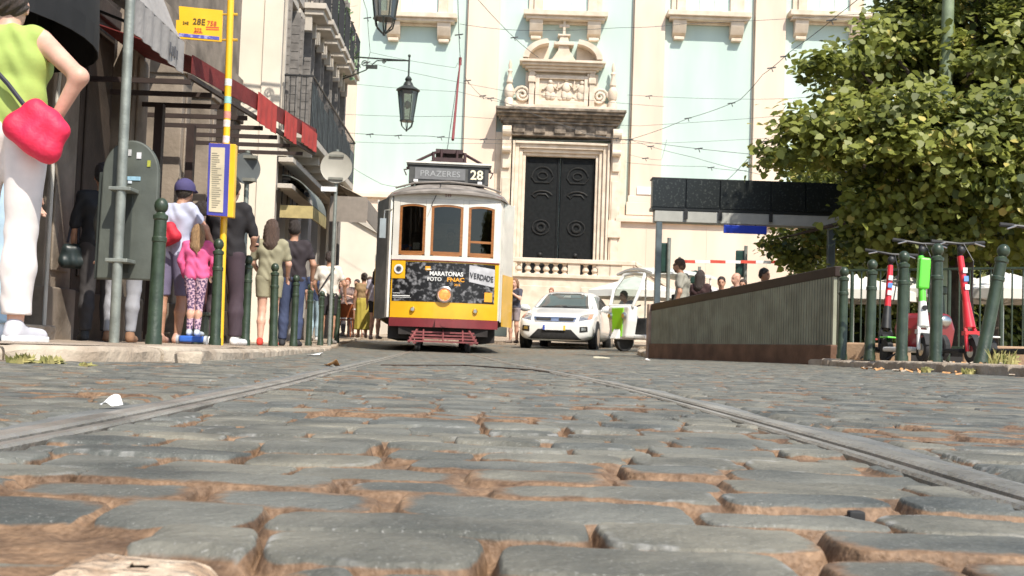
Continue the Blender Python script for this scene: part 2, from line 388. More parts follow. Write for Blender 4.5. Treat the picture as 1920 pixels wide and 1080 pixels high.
# paving in front of the church
mb = MB(); mb.grid(lambda u, v: (-30+u*70, 33+v*13, float(np.interp(33+v*13, GY, GZ))+.1), 10, 6)
mb.box(-30, 40, 32.86, 33, 0, .29)
tag(mb.build('forecourt_pavement', m_calc), kind='structure')

# ------------------------------------------------------------------ rails
def rail(sd, y0, y1, label, lens=1.0, path=None):
    ys = []; y = y0
    while y < y1: ys.append(y); y += max(.04, y*.05)
    ys.append(y1)
    prof = [(-.032, -.05), (-.032, -.003), (-.029, 0), (-.018, 0), (-.015, -.003), (-.014, -.024), (.004, -.024), (.006, -.003), (.010, 0), (.036, -.0005), (.040, -.004), (.040, -.05)]  # guard lip, groove, head
    rings = []
    for y in ys:
        if path: x, z = path(y)
        else: x = float(railx(y, sd)); z = float(g(x, y))
        rings += [(x + sd*p[0], y, z + p[1] + .0025) for p in prof]
    k = len(prof); mb = MB()
    mb.add(rings, [(a*k+b, a*k+b+1, (a+1)*k+b+1, (a+1)*k+b) for a in range(len(ys)-1) for b in range(k-1)])
    return tag(mb.build('tram_rail', m_steel, smooth=30), label, 'rail', 'grooved rails of the tram track')
rail(1, .33, 33, 'grooved steel rail crossing the cobbles right of the tram, by the lower right corner')
rail(-1, .33, 33, 'grooved steel rail on the left, beside the white paper scrap')
# smooth concrete strips beside the rails
for sd, lab in ((1, 'smooth grey strip bedding the right rail'), (-1, 'smooth grey strip bedding the left rail')):
    mb = MB(); yy = [.33]
    while yy[-1] < 8: yy.append(yy[-1]+max(.03, yy[-1]*.03))
    n = len(yy)-1
    def fn(u, v):
        y = yy[round(v*n)]; x = float(railx(y, sd)) + sd*(.041 + u*(.060 + .012*math.sin(y*5)))
        return (x, y, float(g(x, y)) - .001 - .004*u - .002*math.sin(y*7))
    mb.grid(fn, 3, n, thick=(0, 0, -.02)); tag(mb.build('rail_bedding_strip', m_asph, smooth=30), kind='structure')
# branch rail of an old switch lying across the track
mb = MB(); pts = [P(1030, 699, 5.45), P(1000, 694.5, 6.0), P(940, 689, 6.5), P(870, 686, 6.9), P(800, 686.3, 6.4), P(715, 684.6, 6.0)]
for a, b in zip(pts, pts[1:]):
    mb.add([(a.x, a.y-.03, float(g(a.x, a.y))+.007), (b.x, b.y-.03, float(g(b.x, b.y))+.007), (b.x, b.y+.03, float(g(b.x, b.y))+.008), (a.x, a.y+.03, float(g(a.x, a.y))+.008),
            (a.x, a.y-.03, float(g(a.x, a.y))-.03), (b.x, b.y-.03, float(g(b.x, b.y))-.03)], [(0, 1, 2, 3), (0, 4, 5, 1)])
tag(mb.build('switch_rail', mat('rusty_steel', (.10, .07, .05), .6, .3, 20, metal=.4)), 'thin rusty branch rail lying across the track in front of the tram', 'rail')

# ================================================================== buildings
m_mint = mat('mint_plaster', (.46, .57, .51), .85, .07, .8, .1, 50, col2=(.54, .65, .585), aniso=(1, 1, .22), detail=9)
m_peach = mat('peach_stone_pilaster', (.68, .54, .42), .85, .1, 1.0, .15, 40, col2=(.80, .65, .51), aniso=(1, 1, .25), detail=9)
m_stone = mat('carved_limestone', (.60, .49, .37), .85, .14, 3, .35, 30, col2=(.74, .63, .50))
m_grime = mat('grimy_limestone', (.13, .105, .08), .9, .3, 4, .4, 30, col2=(.36, .29, .22), thr=(.42, .68))
m_door = mat('black_painted_door', (.010, .011, .011), .6, .3, 8, .2, 60, spec=.15)
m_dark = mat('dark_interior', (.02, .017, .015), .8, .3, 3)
m_iron = mat('black_wrought_iron', (.018, .018, .018), .5, .3, 12)
m_shut = mat('pale_mint_shutter', (.62, .76, .68), .6, .05, 4)

# ---- church with the mint and peach front, 45 m away
CD = 45.0
def C(px, py): p = P(px, py, CD); return p.x, p.z
church = thing('church', 'tall church front of mint panels and peach pilasters with carved portal', 'church', (0, CD, 0))
def crect(mb, px0, px1, py0, py1, dep, back=0.0):
    xm = (px0+px1)/2; x0 = C(px0, (py0+py1)/2)[0]; x1 = C(px1, (py0+py1)/2)[0]; z1 = C(xm, py0)[1]; z0 = C(xm, py1)[1]
    mb.box(x0, x1, -dep, back, z0, z1); return x0, x1, z0, z1
mb = MB(); mb.box(-16, 26, 0, 1.2, 0, 22); mb.build('wall', m_mint, church)
for a, b in ((600, 668), (872, 932), (1184, 1242), (1411, 1468), (1690, 1760), (1930, 1990)):
    mb = MB(); x0 = C(a, 200)[0]; x1 = C(b, 200)[0]
    mb.box(x0, x1, -.22, -.002, 5.4, 22); mb.box(x0-.12, x1+.12, -.30, -.225, 5.4, 5.9); mb.box(x0-.06, x1+.06, -.26, -.223, 5.9, 6.15)
    mb.box(x0-.05, x0-.012, -.06, -.003, 5.4, 22)
    mb.build('pilaster', m_peach, church, bevel=.02)
# lower stone base: left of the portal and right of it
for a, b, top, nm in ((560, 900, 5.95, 'stone_base'), (1152, 2100, 5.35, 'stone_base')):
    mb = MB(); x0 = C(a, 400)[0]; x1 = C(b, 400)[0]
    mb.box(x0, x1, -.45, -.004, 0, top-.25); mb.box(x0, x1, -.62, -.004, top-.25, top-.1); mb.box(x0, x1, -.52, -.005, top-.1, top)
    k = x0+1.2
    while k < x1-.5: mb.box(k, k+.02, -.462, -.44, .6, top-.3); k += 2.3
    mb.build(nm, m_peach, church, bevel=.02)
# windows
def church_window(pa, pb, pz0, back_open):
    x0, z0 = C(pa, pz0); x1, _ = C(pb, pz0)
    w = MB(); w.box(x0-.35, x0, -.18, -.003, z0, z0+4.6); w.box(x1, x1+.35, -.18, -.003, z0, z0+4.6); w.box(x0-.5, x1+.5, -.25, -.004, z0+4.6, z0+5.0)
    w.box(x0-.55, x0-.35, -.10, -.003, z0, z0+4.4); w.box(x1+.35, x1+.55, -.10, -.003, z0, z0+4.4)
    f = w.build('window', m_stone, church, bevel=.015)
    p = MB(); p.box(x0, x1, -.03, -.005, z0, z0+4.6); p.build('pane', m_shut, f)
    q = MB()
    n = 3
    for i in range(n+1): xx = x0 + (x1-x0)*i/n; q.box(xx-.035, xx+.035, -.07, -.032, z0, z0+4.6)
    for zz in (z0+.03, z0+1.1, z0+2.2, z0+3.3, z0+4.5): q.box(x0, x1, -.065, -.034, zz-.03, zz+.03)
    q.build('frame', mat('white_window_wood', (.72, .74, .68), .5, .05, 5), f)
    s = MB(); s.box(x0-.75, x1+.75, -.62, -.003, z0-.20, z0); s.box(x0-.65, x1+.65, -.50, -.003, z0-.32, z0-.20); s.box(x0-.1, x1+.1, -.16, -.003, z0-.42, z0-.32)
    for xx in (x0-.25, x1+.25):
        s.prism([(-.003, z0-.32), (-.42, z0-.32), (-.40, z0-.5), (-.25, z0-.8), (-.003, z0-.95)], xx-.26, xx+.26, 'yz')
        s.box(xx-.2, xx+.2, -.24, -.003, z0-1.05, z0-.93)
    s.build('sill', m_stone, f, bevel=.02)
for a, b, z in ((752, 822, 29), (1018, 1102, 26), (1285, 1368, 27), (1512, 1592, 27)): church_window(a, b, z, 1)

# portal
pt = MB(); dx0, dz1 = C(986, 294); dx1, dz0 = C(1109, 530)
xc = (dx0+dx1)/2; hw = (dx1-dx0)/2
fr = MB()
for i, (o, d) in enumerate(((0, .30), (.12, .40), (.26, .50), (.42, .60))):        # stepped architrave
    w = .12 if i == 0 else (.14 if i == 1 else .16)
    if i == 3: w = .10
    fr.box(dx0-o-w, dx0-o-.003, -d, -.003, dz0, dz1+o+w); fr.box(dx1+o+.003, dx1+o+w, -d, -.003, dz0, dz1+o+w)
    fr.box(dx0-o, dx1+o, -d-.002, -.003, dz1+o+.003, dz1+o+w)
portal = fr.build('portal_frame', m_stone, church, bevel=.02)
for s in (-1, 1):
    pl = MB()
    a = xc + s*(hw+.56); b = xc + s*(hw+.95); lo, hi = min(a, b), max(a, b)
    pl.box(lo, hi, -.50, -.003, dz0, dz1+1.0); pl.box(lo-.05, hi+.05, -.60, -.003, dz0, dz0+.35); pl.box(lo+.06, hi-.06, -.54, -.49, dz0+.5, dz1-.9)
    pl.box(lo-.05, hi+.05, -.62, -.003, dz0+1.7, dz0+2.35)
    c = (lo+hi)/2
    pl.cyl((c-.17, -.70, dz1+.15), (c+.17, -.70, dz1+.15), .13, n=14); pl.cyl((c-.17, -.78, dz1+.85), (c+.17, -.78, dz1+.85), .20, n=14)
    pl.box(c-.17, c+.17, -.78, -.50, dz1+.15, dz1+1.0); pl.box(c-.14, c+.14, -.60, -.49, dz1-.55, dz1+.1)
    e = xc + s*(hw+1.18); pl.box(min(e, b+s*.003), max(e, b+s*.003), -.22, -.003, dz0, dz1+.9)
    pl.build('portal_pilaster', m_stone, church, bevel=.02)
cz0 = C(1050, 262)[1]; cz1 = C(1050, 214)[1]; cx0 = C(930, 225)[0]; cx1 = C(1169, 225)[0]
co = MB(); co.box(cx0+.35, cx1-.35, -.70, -.003, cz0+.0, cz0+.45)
H = cz1-cz0
for k, (a, d) in enumerate(((.28, .78), (.20, .88), (.12, 1.0), (.04, 1.15), (0, 1.22))):
    z = cz0+.45+(H-.45)*k/5; co.box(cx0+a, cx1-a, -d, -.004, z, z+(H-.45)/5-.004)
for k in range(5): xx = cx0+.9+(cx1-cx0-1.8)*k/4; co.box(xx-.22, xx+.22, -.76, -.69, cz0+.1, cz0+.38)
co.build('cornice', m_grime, church, bevel=.02)
at = MB()
z0 = cz1+.004; ax0 = C(948, 208)[0]; ax1 = C(1153, 208)[0]; z1 = C(1050, 204)[1]
at.box(ax0, ax1, -.55, -.003, z0, z1+.02)
rx0 = C(1003, 170)[0]; rx1 = C(1102, 170)[0]; rz0 = z1+.025; rz1 = C(1053, 140)[1]
at.box(rx0-.38, rx1+.38, -.22, -.003, rz0, rz1)
for s, xx in ((-1, rx0), (1, rx1)):
    at.box(xx-.10+s*.14, xx+.10+s*.14, -.42, -.222, rz0, rz1); at.box(xx-.14+s*.14, xx+.14+s*.14, -.47, -.003, rz1-.42, rz1-.2)
    at.box(min(xx, xx-s*.16), max(xx, xx-s*.16), -.38, -.222, rz0+.03, rz1-.12)
at.box(rx0+.16, rx1-.16, -.38, -.222, rz0+.03, rz0+.2); at.box(rx0+.16, rx1-.16, -.38, -.222, rz1-.26, rz1-.12)
at.build('attic_block', m_stone, church, bevel=.015)
rb = MB(); rr = random.Random(4); ry = (rz0+rz1)/2                                # relief with three figures
rb.box(rx0+.165, rx1-.165, -.25, -.223, rz0+.205, rz1-.265)
for fx, sc in ((-.62, .9), (0, 1.05), (.60, .9)):
    c = xc+.12+fx; b = rz0+.25
    rb.sphere((c, -.29, b+.78*sc), .085, sc=(1, .8, 1.1)); rb.sphere((c, -.27, b+.48*sc), .17, sc=(1, .5, 1.25)); rb.sphere((c-.07, -.27, b+.2), .13, sc=(.9, .5, 1.5)); rb.sphere((c+.09, -.27, b+.16), .12, sc=(1.1, .5, 1.3))
    for s in (-1, 1): rb.tube([(c+s*.12, -.3, b+.6*sc), (c+s*.27, -.31, b+(.42+.1*rr.random())*sc), (c+s*.32, -.3, b+(.6+.15*s)*sc)], [.05, .04, .03])
for i in range(26): rb.sphere((rx0+.25+rr.random()*(rx1-rx0-.5), -.25, rz0+.25+rr.random()*(rz1-rz0-.6)), rr.uniform(.04, .1), n=8, m=5, sc=(1.2, .4, .8))
rb.build('relief', m_stone, church, smooth=True)
tc_ = MB(); tx0 = C(974, 130)[0]; tx1 = C(1133, 130)[0]; tz0 = rz1; tz1 = C(1053, 121)[1]
for k, (a, d) in enumerate(((.34, .45), (.22, .55), (.10, .68), (0, .78))): z = tz0+.003+(tz1-tz0)*k/4; tc_.box(tx0+a, tx1-a, -d, -.003, z, z+(tz1-tz0)/4-.004)
top = tc_.build('attic_cornice', m_stone, church, bevel=.015)
for s in (-1, 1):                                                                 # broken curved pediment
    bp = MB(); xe = tx0+.12 if s < 0 else tx1-.12; n = 12; outer = []; inner = []
    for i in range(n+1):
        t = math.radians(4+i*6.6); ct, st = math.cos(t), math.sin(t)
        outer.append((xe - s*1.05*(1-ct), tz1+.003+.80*st)); inner.append((xe - s*(.17+.86*(1-ct)+.05), tz1+.003+.62*st))
    for i in range(n): bp.prism([outer[i], outer[i+1], inner[i+1], inner[i]], -.80, -.01)
    bp.build('broken_pediment', m_stone, church)
    bp = MB(); bp.prism([inner[0]]+inner[1:]+[(inner[-1][0], tz1+.003)], -.26, -.012); bp.build('pediment_infill', m_stone, church)
cr = MB(); pxm = C(1056, 100)[0]; zc = tz1
cr.prism([(pxm-.55, zc), (pxm+.55, zc), (pxm+.42, zc+.12), (pxm+.22, zc+.42), (pxm+.20, zc+.62), (pxm-.20, zc+.62), (pxm-.22, zc+.42), (pxm-.42, zc+.12)], -.5, -.05)
cr.box(pxm-.38, pxm+.38, -.6, -.04, zc+.62, zc+.74); cr.prism([(pxm-.2, zc+.74), (pxm+.2, zc+.74), (pxm+.14, zc+1.0), (pxm-.14, zc+1.0)], -.45, -.1); cr.box(pxm-.24, pxm+.24, -.5, -.06, zc+1.0, zc+1.07)
cr.box(pxm-.05, pxm+.05, -.33, -.22, zc+1.07, zc+1.75); cr.box(pxm-.2, pxm+.2, -.325, -.225, zc+1.38, zc+1.49)
cr.build('cross', m_stone, church, bevel=.015)
for s, pxx, top_y in ((-1, 957, 116), (1, 1149, 122)):                             # pinnacles and volutes
    x, zt = C(pxx, top_y); b = z1+.02; h = zt-b; p = MB()
    p.lathe([(.17, 0), (.17, .12*h), (.12, .16*h), (.17, .2*h), (.19, .34*h), (.13, .42*h), (.09, .46*h), (.13, .5*h), (.10, .58*h), (.06, .7*h), (.10, .75*h), (.05, .8*h), (.07, .88*h), (.02, h)], (x, -.3, b), 14)
    p.build('pinnacle', m_stone, church, smooth=35)
    v = MB(); cx = x - s*.50; n = 26; pts = []
    for i in range(n): t = i/n*4.2*math.pi; r = .30*(1-i/n)+.03; pts.append((cx + s*r*math.cos(t), -.30, b+.42+r*math.sin(t)))
    v.tube(pts, .06, 8); v.tube([(cx-s*.33, -.3, b+.45), (cx-s*.42, -.3, b+.75), (cx-s*.36, -.3, b+1.05), (cx-s*.45, -.3, b+1.3)], [.10, .08, .06, .09], 8)
    v.box(cx-.42, cx+.42, -.25, -.02, b, b+.18); v.prism([(cx+s*.4, b), (cx-s*.45, b), (cx-s*.45, b+1.2)] if s > 0 else [(cx-s*.45, b), (cx+s*.4, b), (cx-s*.45, b+1.2)], -.18, -.022)
    v.build('volute', m_stone, church, smooth=35)
# doors
for s in (-1, 1):
    a, b = (dx0, xc-.015) if s < 0 else (xc+.015, dx1); w = b-a; c = (a+b)/2; h = dz1-dz0
    d = MB(); d.box(a, b, -.12, -.004, dz0, dz1-.02); d.box(a+.02, a+.09, -.15, -.118, dz0+.02, dz1-.04); d.box(b-.09, b-.02, -.15, -.118, dz0+.02, dz1-.04)
    leaf = d.build('door', m_door, church, bevel=.01)
    m_pan = mat('door_moulding', (.022, .022, .021), .45, .2, 8, spec=.3)
    def arc(r, cx, cz, rx, rz, a0, a1, th=.03, n=12): r.tube([(cx+rx*math.cos(math.radians(a0+(a1-a0)*i/n)), -.14, cz+rz*math.sin(math.radians(a0+(a1-a0)*i/n))) for i in range(n+1)], th, 6)
    ht = (dz1-dz0); zt = dz0+ht*.86
    for spec_ in (('a', zt-.12), ('b', zt-.06), ('c', dz0+ht*.67), ('d', dz0+ht*.43), ('e', dz0+ht*.43), ('f', dz0+ht*.19), ('g', dz0+ht*.21)):
        k, zz = spec_; r = MB()
        if k == 'a': r.tube([(c+.40*math.cos(math.radians(10+i*13.3)), -.14, zz+.40*math.sin(math.radians(10+i*13.3))) for i in range(13)]+[(c-.42, -.14, zz), (c-.28, -.14, zz-.2), (c+.28, -.14, zz-.2), (c+.42, -.14, zz)], .03, 6)
        if k == 'b': arc(r, c, zz, .19, .14, 0, 360)
        if k == 'c': r.tube([(c+.42*math.cos(math.radians(25+i*13)), -.14, zz+.26*math.sin(math.radians(25+i*13))) for i in range(11)]+[(c-.26, -.14, zz), (c-.15, -.14, zz+.13), (c+.15, -.14, zz+.13), (c+.26, -.14, zz)], .03, 6)
        if k == 'd': arc(r, c, zz, .15, .15, 0, 360, .05)
        if k == 'e': arc(r, c, zz, .33, .28, 0, 360)
        if k == 'f': arc(r, c, zz, .36, .3, 190, 350, .04)
        if k == 'g': r.sphere((c, -.14, zz), .09)
        r.build('raised_panel', m_pan, leaf, smooth=True)
# terrace with balustrade and steps in front of the portal
bz = C(1050, 497)[1]
tb = MB(); tx0 = C(955, 500)[0]; tx1 = C(1172, 500)[0]; lowz = C(1050, 531)[1]
tb.box(tx0, tx1, -3.0, -.62, 0, lowz); tb.box(tx0-.05, tx1+.05, -3.08, -2.7, lowz, lowz+.14)
for a in (tx0+.3, tx0+2.6): tb.box(a, a+1.9, -3.03, -2.99, .9, lowz-.3)
tb.build('terrace', m_stone, church, bevel=.02)
rl = MB(); rl.box(tx0-.08, tx1+.08, -3.08, -2.72, bz-.16, bz); rl.prism([(tx1+.09, bz-.16), (tx1+.09, bz), (tx1+1.6, bz-1.0), (tx1+1.6, bz-1.16)], -3.06, -2.74)
rl.prism([(tx1+.01, 0), (tx1+.01, bz-.17), (tx1+1.6, bz-1.17), (tx1+1.6, 0)], -3.0, -2.8); rl.build('handrail', m_stone, church, bevel=.02)
bl = None; x = tx0+.35; i = 0; hh = bz-.16-lowz-.14; bme = None
while x < tx1-.2:
    if i in (6, 9, 10):
        q = MB(); q.box(x-.22, x+.22, -3.02, -2.78, lowz+.14, bz-.16); q.build('baluster_pier', m_stone, church); x += .42
    else:
        if bme is None:
            q = MB(); q.lathe([(.11, 0), (.11, .1*hh), (.06, .16*hh), (.12, .36*hh), (.12, .46*hh), (.055, .8*hh), (.10, .9*hh), (.10, hh)], (0, 0, 0), 10)
            o = q.build('baluster', m_stone, church, smooth=35); bme = o
        else: o = bme.copy(); link(o)
        o.location = (x, -2.9, lowz+.14); x += .33
    i += 1
sg = MB(); a, b = C(1193, 352), C(1221, 367); sg.box(a[0], b[0], -.27, -.221, b[1], a[1]); sg.build('street_name_plate', mat('white_enamel', (.75, .73, .68), .4, .05, 4), church, bevel=.01)

# ---- near left building: dark pilastered shop fronts, seen at a grazing angle
b1 = thing('corner_shop_building', 'stone shop building with dark doorways along the left pavement, nearest the camera', 'building', (-4.4, 4.3, 0))
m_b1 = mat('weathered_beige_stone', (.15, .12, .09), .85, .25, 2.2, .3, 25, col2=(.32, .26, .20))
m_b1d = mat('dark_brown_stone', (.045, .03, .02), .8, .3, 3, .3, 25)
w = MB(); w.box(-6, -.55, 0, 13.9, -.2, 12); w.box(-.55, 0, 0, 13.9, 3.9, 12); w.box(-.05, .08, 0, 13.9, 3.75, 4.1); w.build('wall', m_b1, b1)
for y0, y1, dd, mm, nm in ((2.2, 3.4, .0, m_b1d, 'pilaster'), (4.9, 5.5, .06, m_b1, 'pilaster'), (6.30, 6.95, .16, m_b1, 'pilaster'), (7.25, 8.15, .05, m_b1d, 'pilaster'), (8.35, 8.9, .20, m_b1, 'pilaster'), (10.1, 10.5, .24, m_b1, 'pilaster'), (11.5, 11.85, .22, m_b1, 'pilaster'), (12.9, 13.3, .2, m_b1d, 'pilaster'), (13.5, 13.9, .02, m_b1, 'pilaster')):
    q = MB(); q.box(-.5, dd, y0, y1, -.1, 3.74); q.box(-.5, dd+.05, y0-.03, y1+.03, -.1, .45); q.box(-.5, dd+.05, y0-.03, y1+.03, 3.3, 3.5); q.box(dd, dd+.025, y0+.12, y1-.12, .6, 3.1)
    q.build(nm, mm, b1, bevel=.012)
mgd = glass('dark_shop_glass', (.25, .25, .25), .12)
for y0, y1 in ((.3, 2.15), (3.45, 4.85), (5.55, 6.25), (8.95, 10.05), (10.55, 11.45), (11.9, 12.85)):
    q = MB(); q.box(-.44, -.36, y0, y1, -.05, .35); q.box(-.44, -.36, y0, y0+.09, .35, 3.7); q.box(-.44, -.36, y1-.09, y1, .35, 3.7); q.box(-.44, -.36, y0+.09, y1-.09, 2.5, 2.62); q.box(-.44, -.36, y0+.09, y1-.09, 3.6, 3.7)
    d = q.build('shop_door', mat('dark_brown_door', (.04, .03, .022), .45, .2, 5), b1, bevel=.006)
    q = MB(); q.box(-.41, -.395, y0+.09, y1-.09, .35, 2.5); q.box(-.41, -.395, y0+.09, y1-.09, 2.62, 3.6); q.build('pane', mgd, d)
    q = MB(); q.cyl((-.33, y1-.14, .9), (-.33, y1-.14, 1.3), .015); q.build('handle', mat('brass', (.5, .35, .12), .35, .1, 6, metal=.9), d)
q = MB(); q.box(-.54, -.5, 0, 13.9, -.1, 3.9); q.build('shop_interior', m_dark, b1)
q = MB(); q.tube([(.27, 6.1, -.1), (.27, 6.1, 2.0), (.28, 6.12, 2.4), (.2, 6.1, 2.9), (.27, 6.1, 4.5)], .018); q.build('cable_conduit', mat('white_conduit', (.55, .52, .46), .5, .1, 6), b1, smooth=True)
for y in (5.0, 9.6):
    q = MB(); q.box(-.1, .42, y, y+1.0, -.1, .09); q.build('doorstep', m_kerb, b1, bevel=.015)
q = MB(); q.box(.17, .185, 8.4, 8.62, 2.0, 2.35); q.box(.02, .17, 8.38, 8.5, 1.95, 2.4); q.build('menu_board', mat('paper_white', (.6, .58, .55), .7, .1, 9), b1)

# ---- cream building behind the side street, with the balconied facade
ang = math.atan2(.20, 9.0)
b2 = thing('balconied_building', 'cream building with blank sunlit side wall and a shaded front of shuttered windows and balconies', 'building', (-4.55, 22, 0), ang)
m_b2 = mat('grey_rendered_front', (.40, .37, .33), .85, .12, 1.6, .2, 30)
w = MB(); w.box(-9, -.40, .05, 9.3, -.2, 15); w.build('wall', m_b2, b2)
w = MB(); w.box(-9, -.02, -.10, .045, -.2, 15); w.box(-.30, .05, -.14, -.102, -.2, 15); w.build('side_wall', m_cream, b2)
m_frame2 = mat('pale_stone_trim', (.50, .45, .38), .8, .1, 3, .2, 30)
m_shut2 = mat('grey_brown_shutter', (.17, .155, .14), .6, .25, 6, .2, 30)
bays = [0.35+i*1.5 for i in range(6)]
q = MB()                                                                          # piers and bands between the openings
for i, y in enumerate([.05]+[b+1.05 for b in bays]): q.box(-.395, 0, y, y+(.30 if i == 0 else .44), -.2, 15)
for z0, z1 in ((3.55, 4.0), (7.05, 7.35), (10.6, 11.0)): q.box(-.395, .03, .05, 9.3, z0, z1)
q.build('front_pier', m_b2, b2)
for fl, (z0, z1) in enumerate(((4.0, 6.75), (7.35, 10.2), (11.0, 13.6))):
    for y in bays:
        q = MB(); q.box(.003, .06, y-.12, y, z0, z1+.14); q.box(.003, .06, y+1.05, y+1.17, z0, z1+.14); q.box(-.39, .065, y-.002, y+1.052, z1, z1+.14)
        f = q.build('window', m_frame2, b2, bevel=.01)
        q = MB(); q.box(-.25, -.2, y+.01, y+1.04, z0, z1-.003); q.build('pane', mgd, f)
        q = MB()
        for s, a in ((0, y), (1, y+1.05)):                                        # louvred shutters folded back against the reveal
            q.box(-.16, .13, a-.02, a+.02, z0+.05, z1-.05)
            for k in range(14): zz = z0+.15+k*(z1-z0-.3)/14; q.box(-.13, .11, a-.028, a+.028, zz, zz+.03)
        q.build('shutter', m_shut2, f)
# first-floor balcony screened with grey panels
q = MB(); q.box(.07, .62, .10, 7.4, 3.92, 4.06)
for k in range(7): q.box(.07, .5, 1.1+k*1.05, 1.25+k*1.05, 3.72, 3.915)
bal = q.build('long_balcony', m_frame2, b2, bevel=.01)
m_panel = mat('faded_grey_green_screen', (.12, .15, .15), .7, .25, 5, .3, 20, col2=(.24, .28, .28))
q = MB()
for k in range(9): q.box(.60, .615, .14+k*.8, .14+k*.8+.74, 4.08, 5.0-.08*(k%3)); q.build('balcony_screen', m_panel, bal)
q = MB(); q.tube([(.08, .12, 5.12), (.62, .12, 5.12), (.62, 7.4, 5.12), (.08, 7.4, 5.12)], .022, 6)
for k in range(37): q.cyl((.62, .12+k*.2, 4.06), (.62, .12+k*.2, 5.12), .009, n=5)
for k in range(5): q.cyl((.1+k*.1, .12, 4.06), (.1+k*.1, .12, 5.12), .009, n=5)
q.build('railing', m_iron, bal)
for k, y in enumerate([2.35, 3.55, 4.7, 5.85, 7.0, 8.1]):                              # six small upper balconies
    q = MB(); q.box(.04, .50, y-.1, y+.80, 7.05, 7.17); q.box(.04, .44, y-.04, y+.74, 6.93, 7.048); q.box(.04, .2, y, y+.1, 6.6, 6.928); q.box(.04, .2, y+.6, y+.7, 6.6, 6.928)
    sl_ = q.build('balcony', m_frame2, b2, bevel=.01)
    q = MB(); q.tube([(.05, y-.08, 8.1), (.47, y-.08, 8.1), (.47, y+.78, 8.1), (.05, y+.78, 8.1)], .018, 6)
    for a in range(11): q.cyl((.47, y-.08+a*.086, 7.17), (.47, y-.08+a*.086, 8.1), .008, n=5)
    for a in range(5): q.cyl((.06+a*.1, y-.08, 7.17), (.06+a*.1, y-.08, 8.1), .008, n=5)
    q.build('railing', m_iron, sl_)
q = MB()
for z in (2.95, 3.45): q.box(.035, .32, .1, 4.2, z, z+.09)
q.box(.0, .18, .1, 9.2, 3.56, 3.7); q.build('ledge', m_frame2, b2, bevel=.01)
for y in bays:
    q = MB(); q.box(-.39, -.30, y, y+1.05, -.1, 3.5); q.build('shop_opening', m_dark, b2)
q = MB()
for k in range(5): q.cyl((.06, .5+k*.6, 3.2), (.22, .5+k*.6, 3.2), .05, n=8); q.cyl((.05, .6+k*.6, 2.7), (.05, .6+k*.6, 3.5), .012, n=6)
q.tube([(.06, .1, 2.9), (.10, 1.5, 3.35), (.06, 3, 3.1), (.08, 4.4, 3.4)], .02, 6); q.build('facade_cable', m_iron, b2)
q = MB(); q.cyl((.08, 9.15, -.1), (.08, 9.15, 14), .05); q.build('downpipe', m_shut2, b2)

# pale low wing between the balconied building and the church, and a pale block on the right behind the tree
wing = thing('side_wing', 'low pale wing with sloping coping between the balconied building and the tram', 'building', (-6.5, 37, 0))
q = MB(); q.prism([(-3.5, 0), (2.35, 0), (2.35, 3.5), (.6, 4.4), (-.6, 4.9), (-3.5, 4.9)], 0, 5); q.build('wall', m_cream, wing)
q = MB(); q.prism([(2.45, 3.46), (.6, 4.42), (-.6, 4.93), (-3.5, 4.93), (-3.5, 5.06), (-.55, 5.06), (.68, 4.56), (2.45, 3.62)], -.1, 5.1); q.build('coping', m_frame2, wing)
bb = thing('cafe_terrace_building', 'pale building with dark doorways glimpsed behind the fence and under the tree', 'building', (20, 42, 0))
q = MB(); q.box(-9, 12, 0, 2, 0, 4.2); q.build('wall', m_cream, bb)
for k in range(9):
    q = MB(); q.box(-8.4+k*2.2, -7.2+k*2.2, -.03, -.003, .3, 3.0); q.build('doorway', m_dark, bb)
q = MB(); q.box(-9.1, 12.1, -.3, -.035, 3.9, 4.3); q.build('string_course', m_frame2, bb)

# ---- awnings
def at(*a): return Vector(a)
m_awn = mat('grey_canvas', (.33, .31, .29), .85, .12, 4, .3, 25, trans=.0)
aw = thing('awning', 'grey canvas awning with printed valance hanging beside the black awning', 'awning', (-4.35, 9.35, 0))
q = MB(); q.grid(lambda u, v: (.02 + 1.15*u**1.25, v*1.55, 4.75 - 2.0*u**1.7 + .02*math.sin(v*19)), 10, 14, thick=(-.012, 0, -.012)); q.build('canvas', m_awn, aw, smooth=30)
q = MB(); q.grid(lambda u, v: (1.185+.01*math.sin(v*40), v*1.55, 2.80-.30*u), 2, 30, thick=(-.008, 0, 0)); va = q.build('valance', m_awn, aw, smooth=30)
q = MB()
for k in range(4): q.box(1.196, 1.20, 1.08+k*.07, 1.12+k*.07, 2.58, 2.68-.02*(k%2))
q.build('valance_print', mat('print_grey', (.10, .10, .11), .8, .1, 9), va)
for ya in (1.545, -.012): q = MB(); q.prism([(0, 4.8), (1.16, 2.82), (1.16, 2.72), (0, 3.5)], ya, ya+.012); q.build('side_flap', m_awn, aw)
q = MB(); q.tube([(.0, .05, 3.2), (1.15, .05, 2.78)], .015); q.tube([(.0, 1.5, 3.2), (1.15, 1.5, 2.78)], .015); q.tube([(1.16, 0, 2.8), (1.16, 1.55, 2.8)], .018); q.build('frame', m_iron, aw)
m_blk = mat('black_canvas', (.012, .012, .012), .8, .3, 5)
ab = thing('awning', 'black rounded dome awning in the shade above the first doorway', 'awning', (-4.35, 7.05, 0))
q = MB()
def dome(u, v):
    t = v*math.pi; r = 1.0*math.cos(u*math.pi/2)**.6; return (.01+1.22*r*max(.0, math.sin(t))**.7, 1.25 - 1.22*math.cos(t)*(r*.25+.75), 2.30 + 1.5*math.sin(u*math.pi/2))
q.grid(dome, 8, 18, thick=(-.01, 0, 0)); q.build('canvas', m_blk, ab, smooth=40)
q = MB(); q.grid(lambda u, v: (dome(0, v)[0], dome(0, v)[1], 2.30-.16*u), 1, 18, thick=(-.008, 0, 0)); q.build('valance', m_blk, ab)
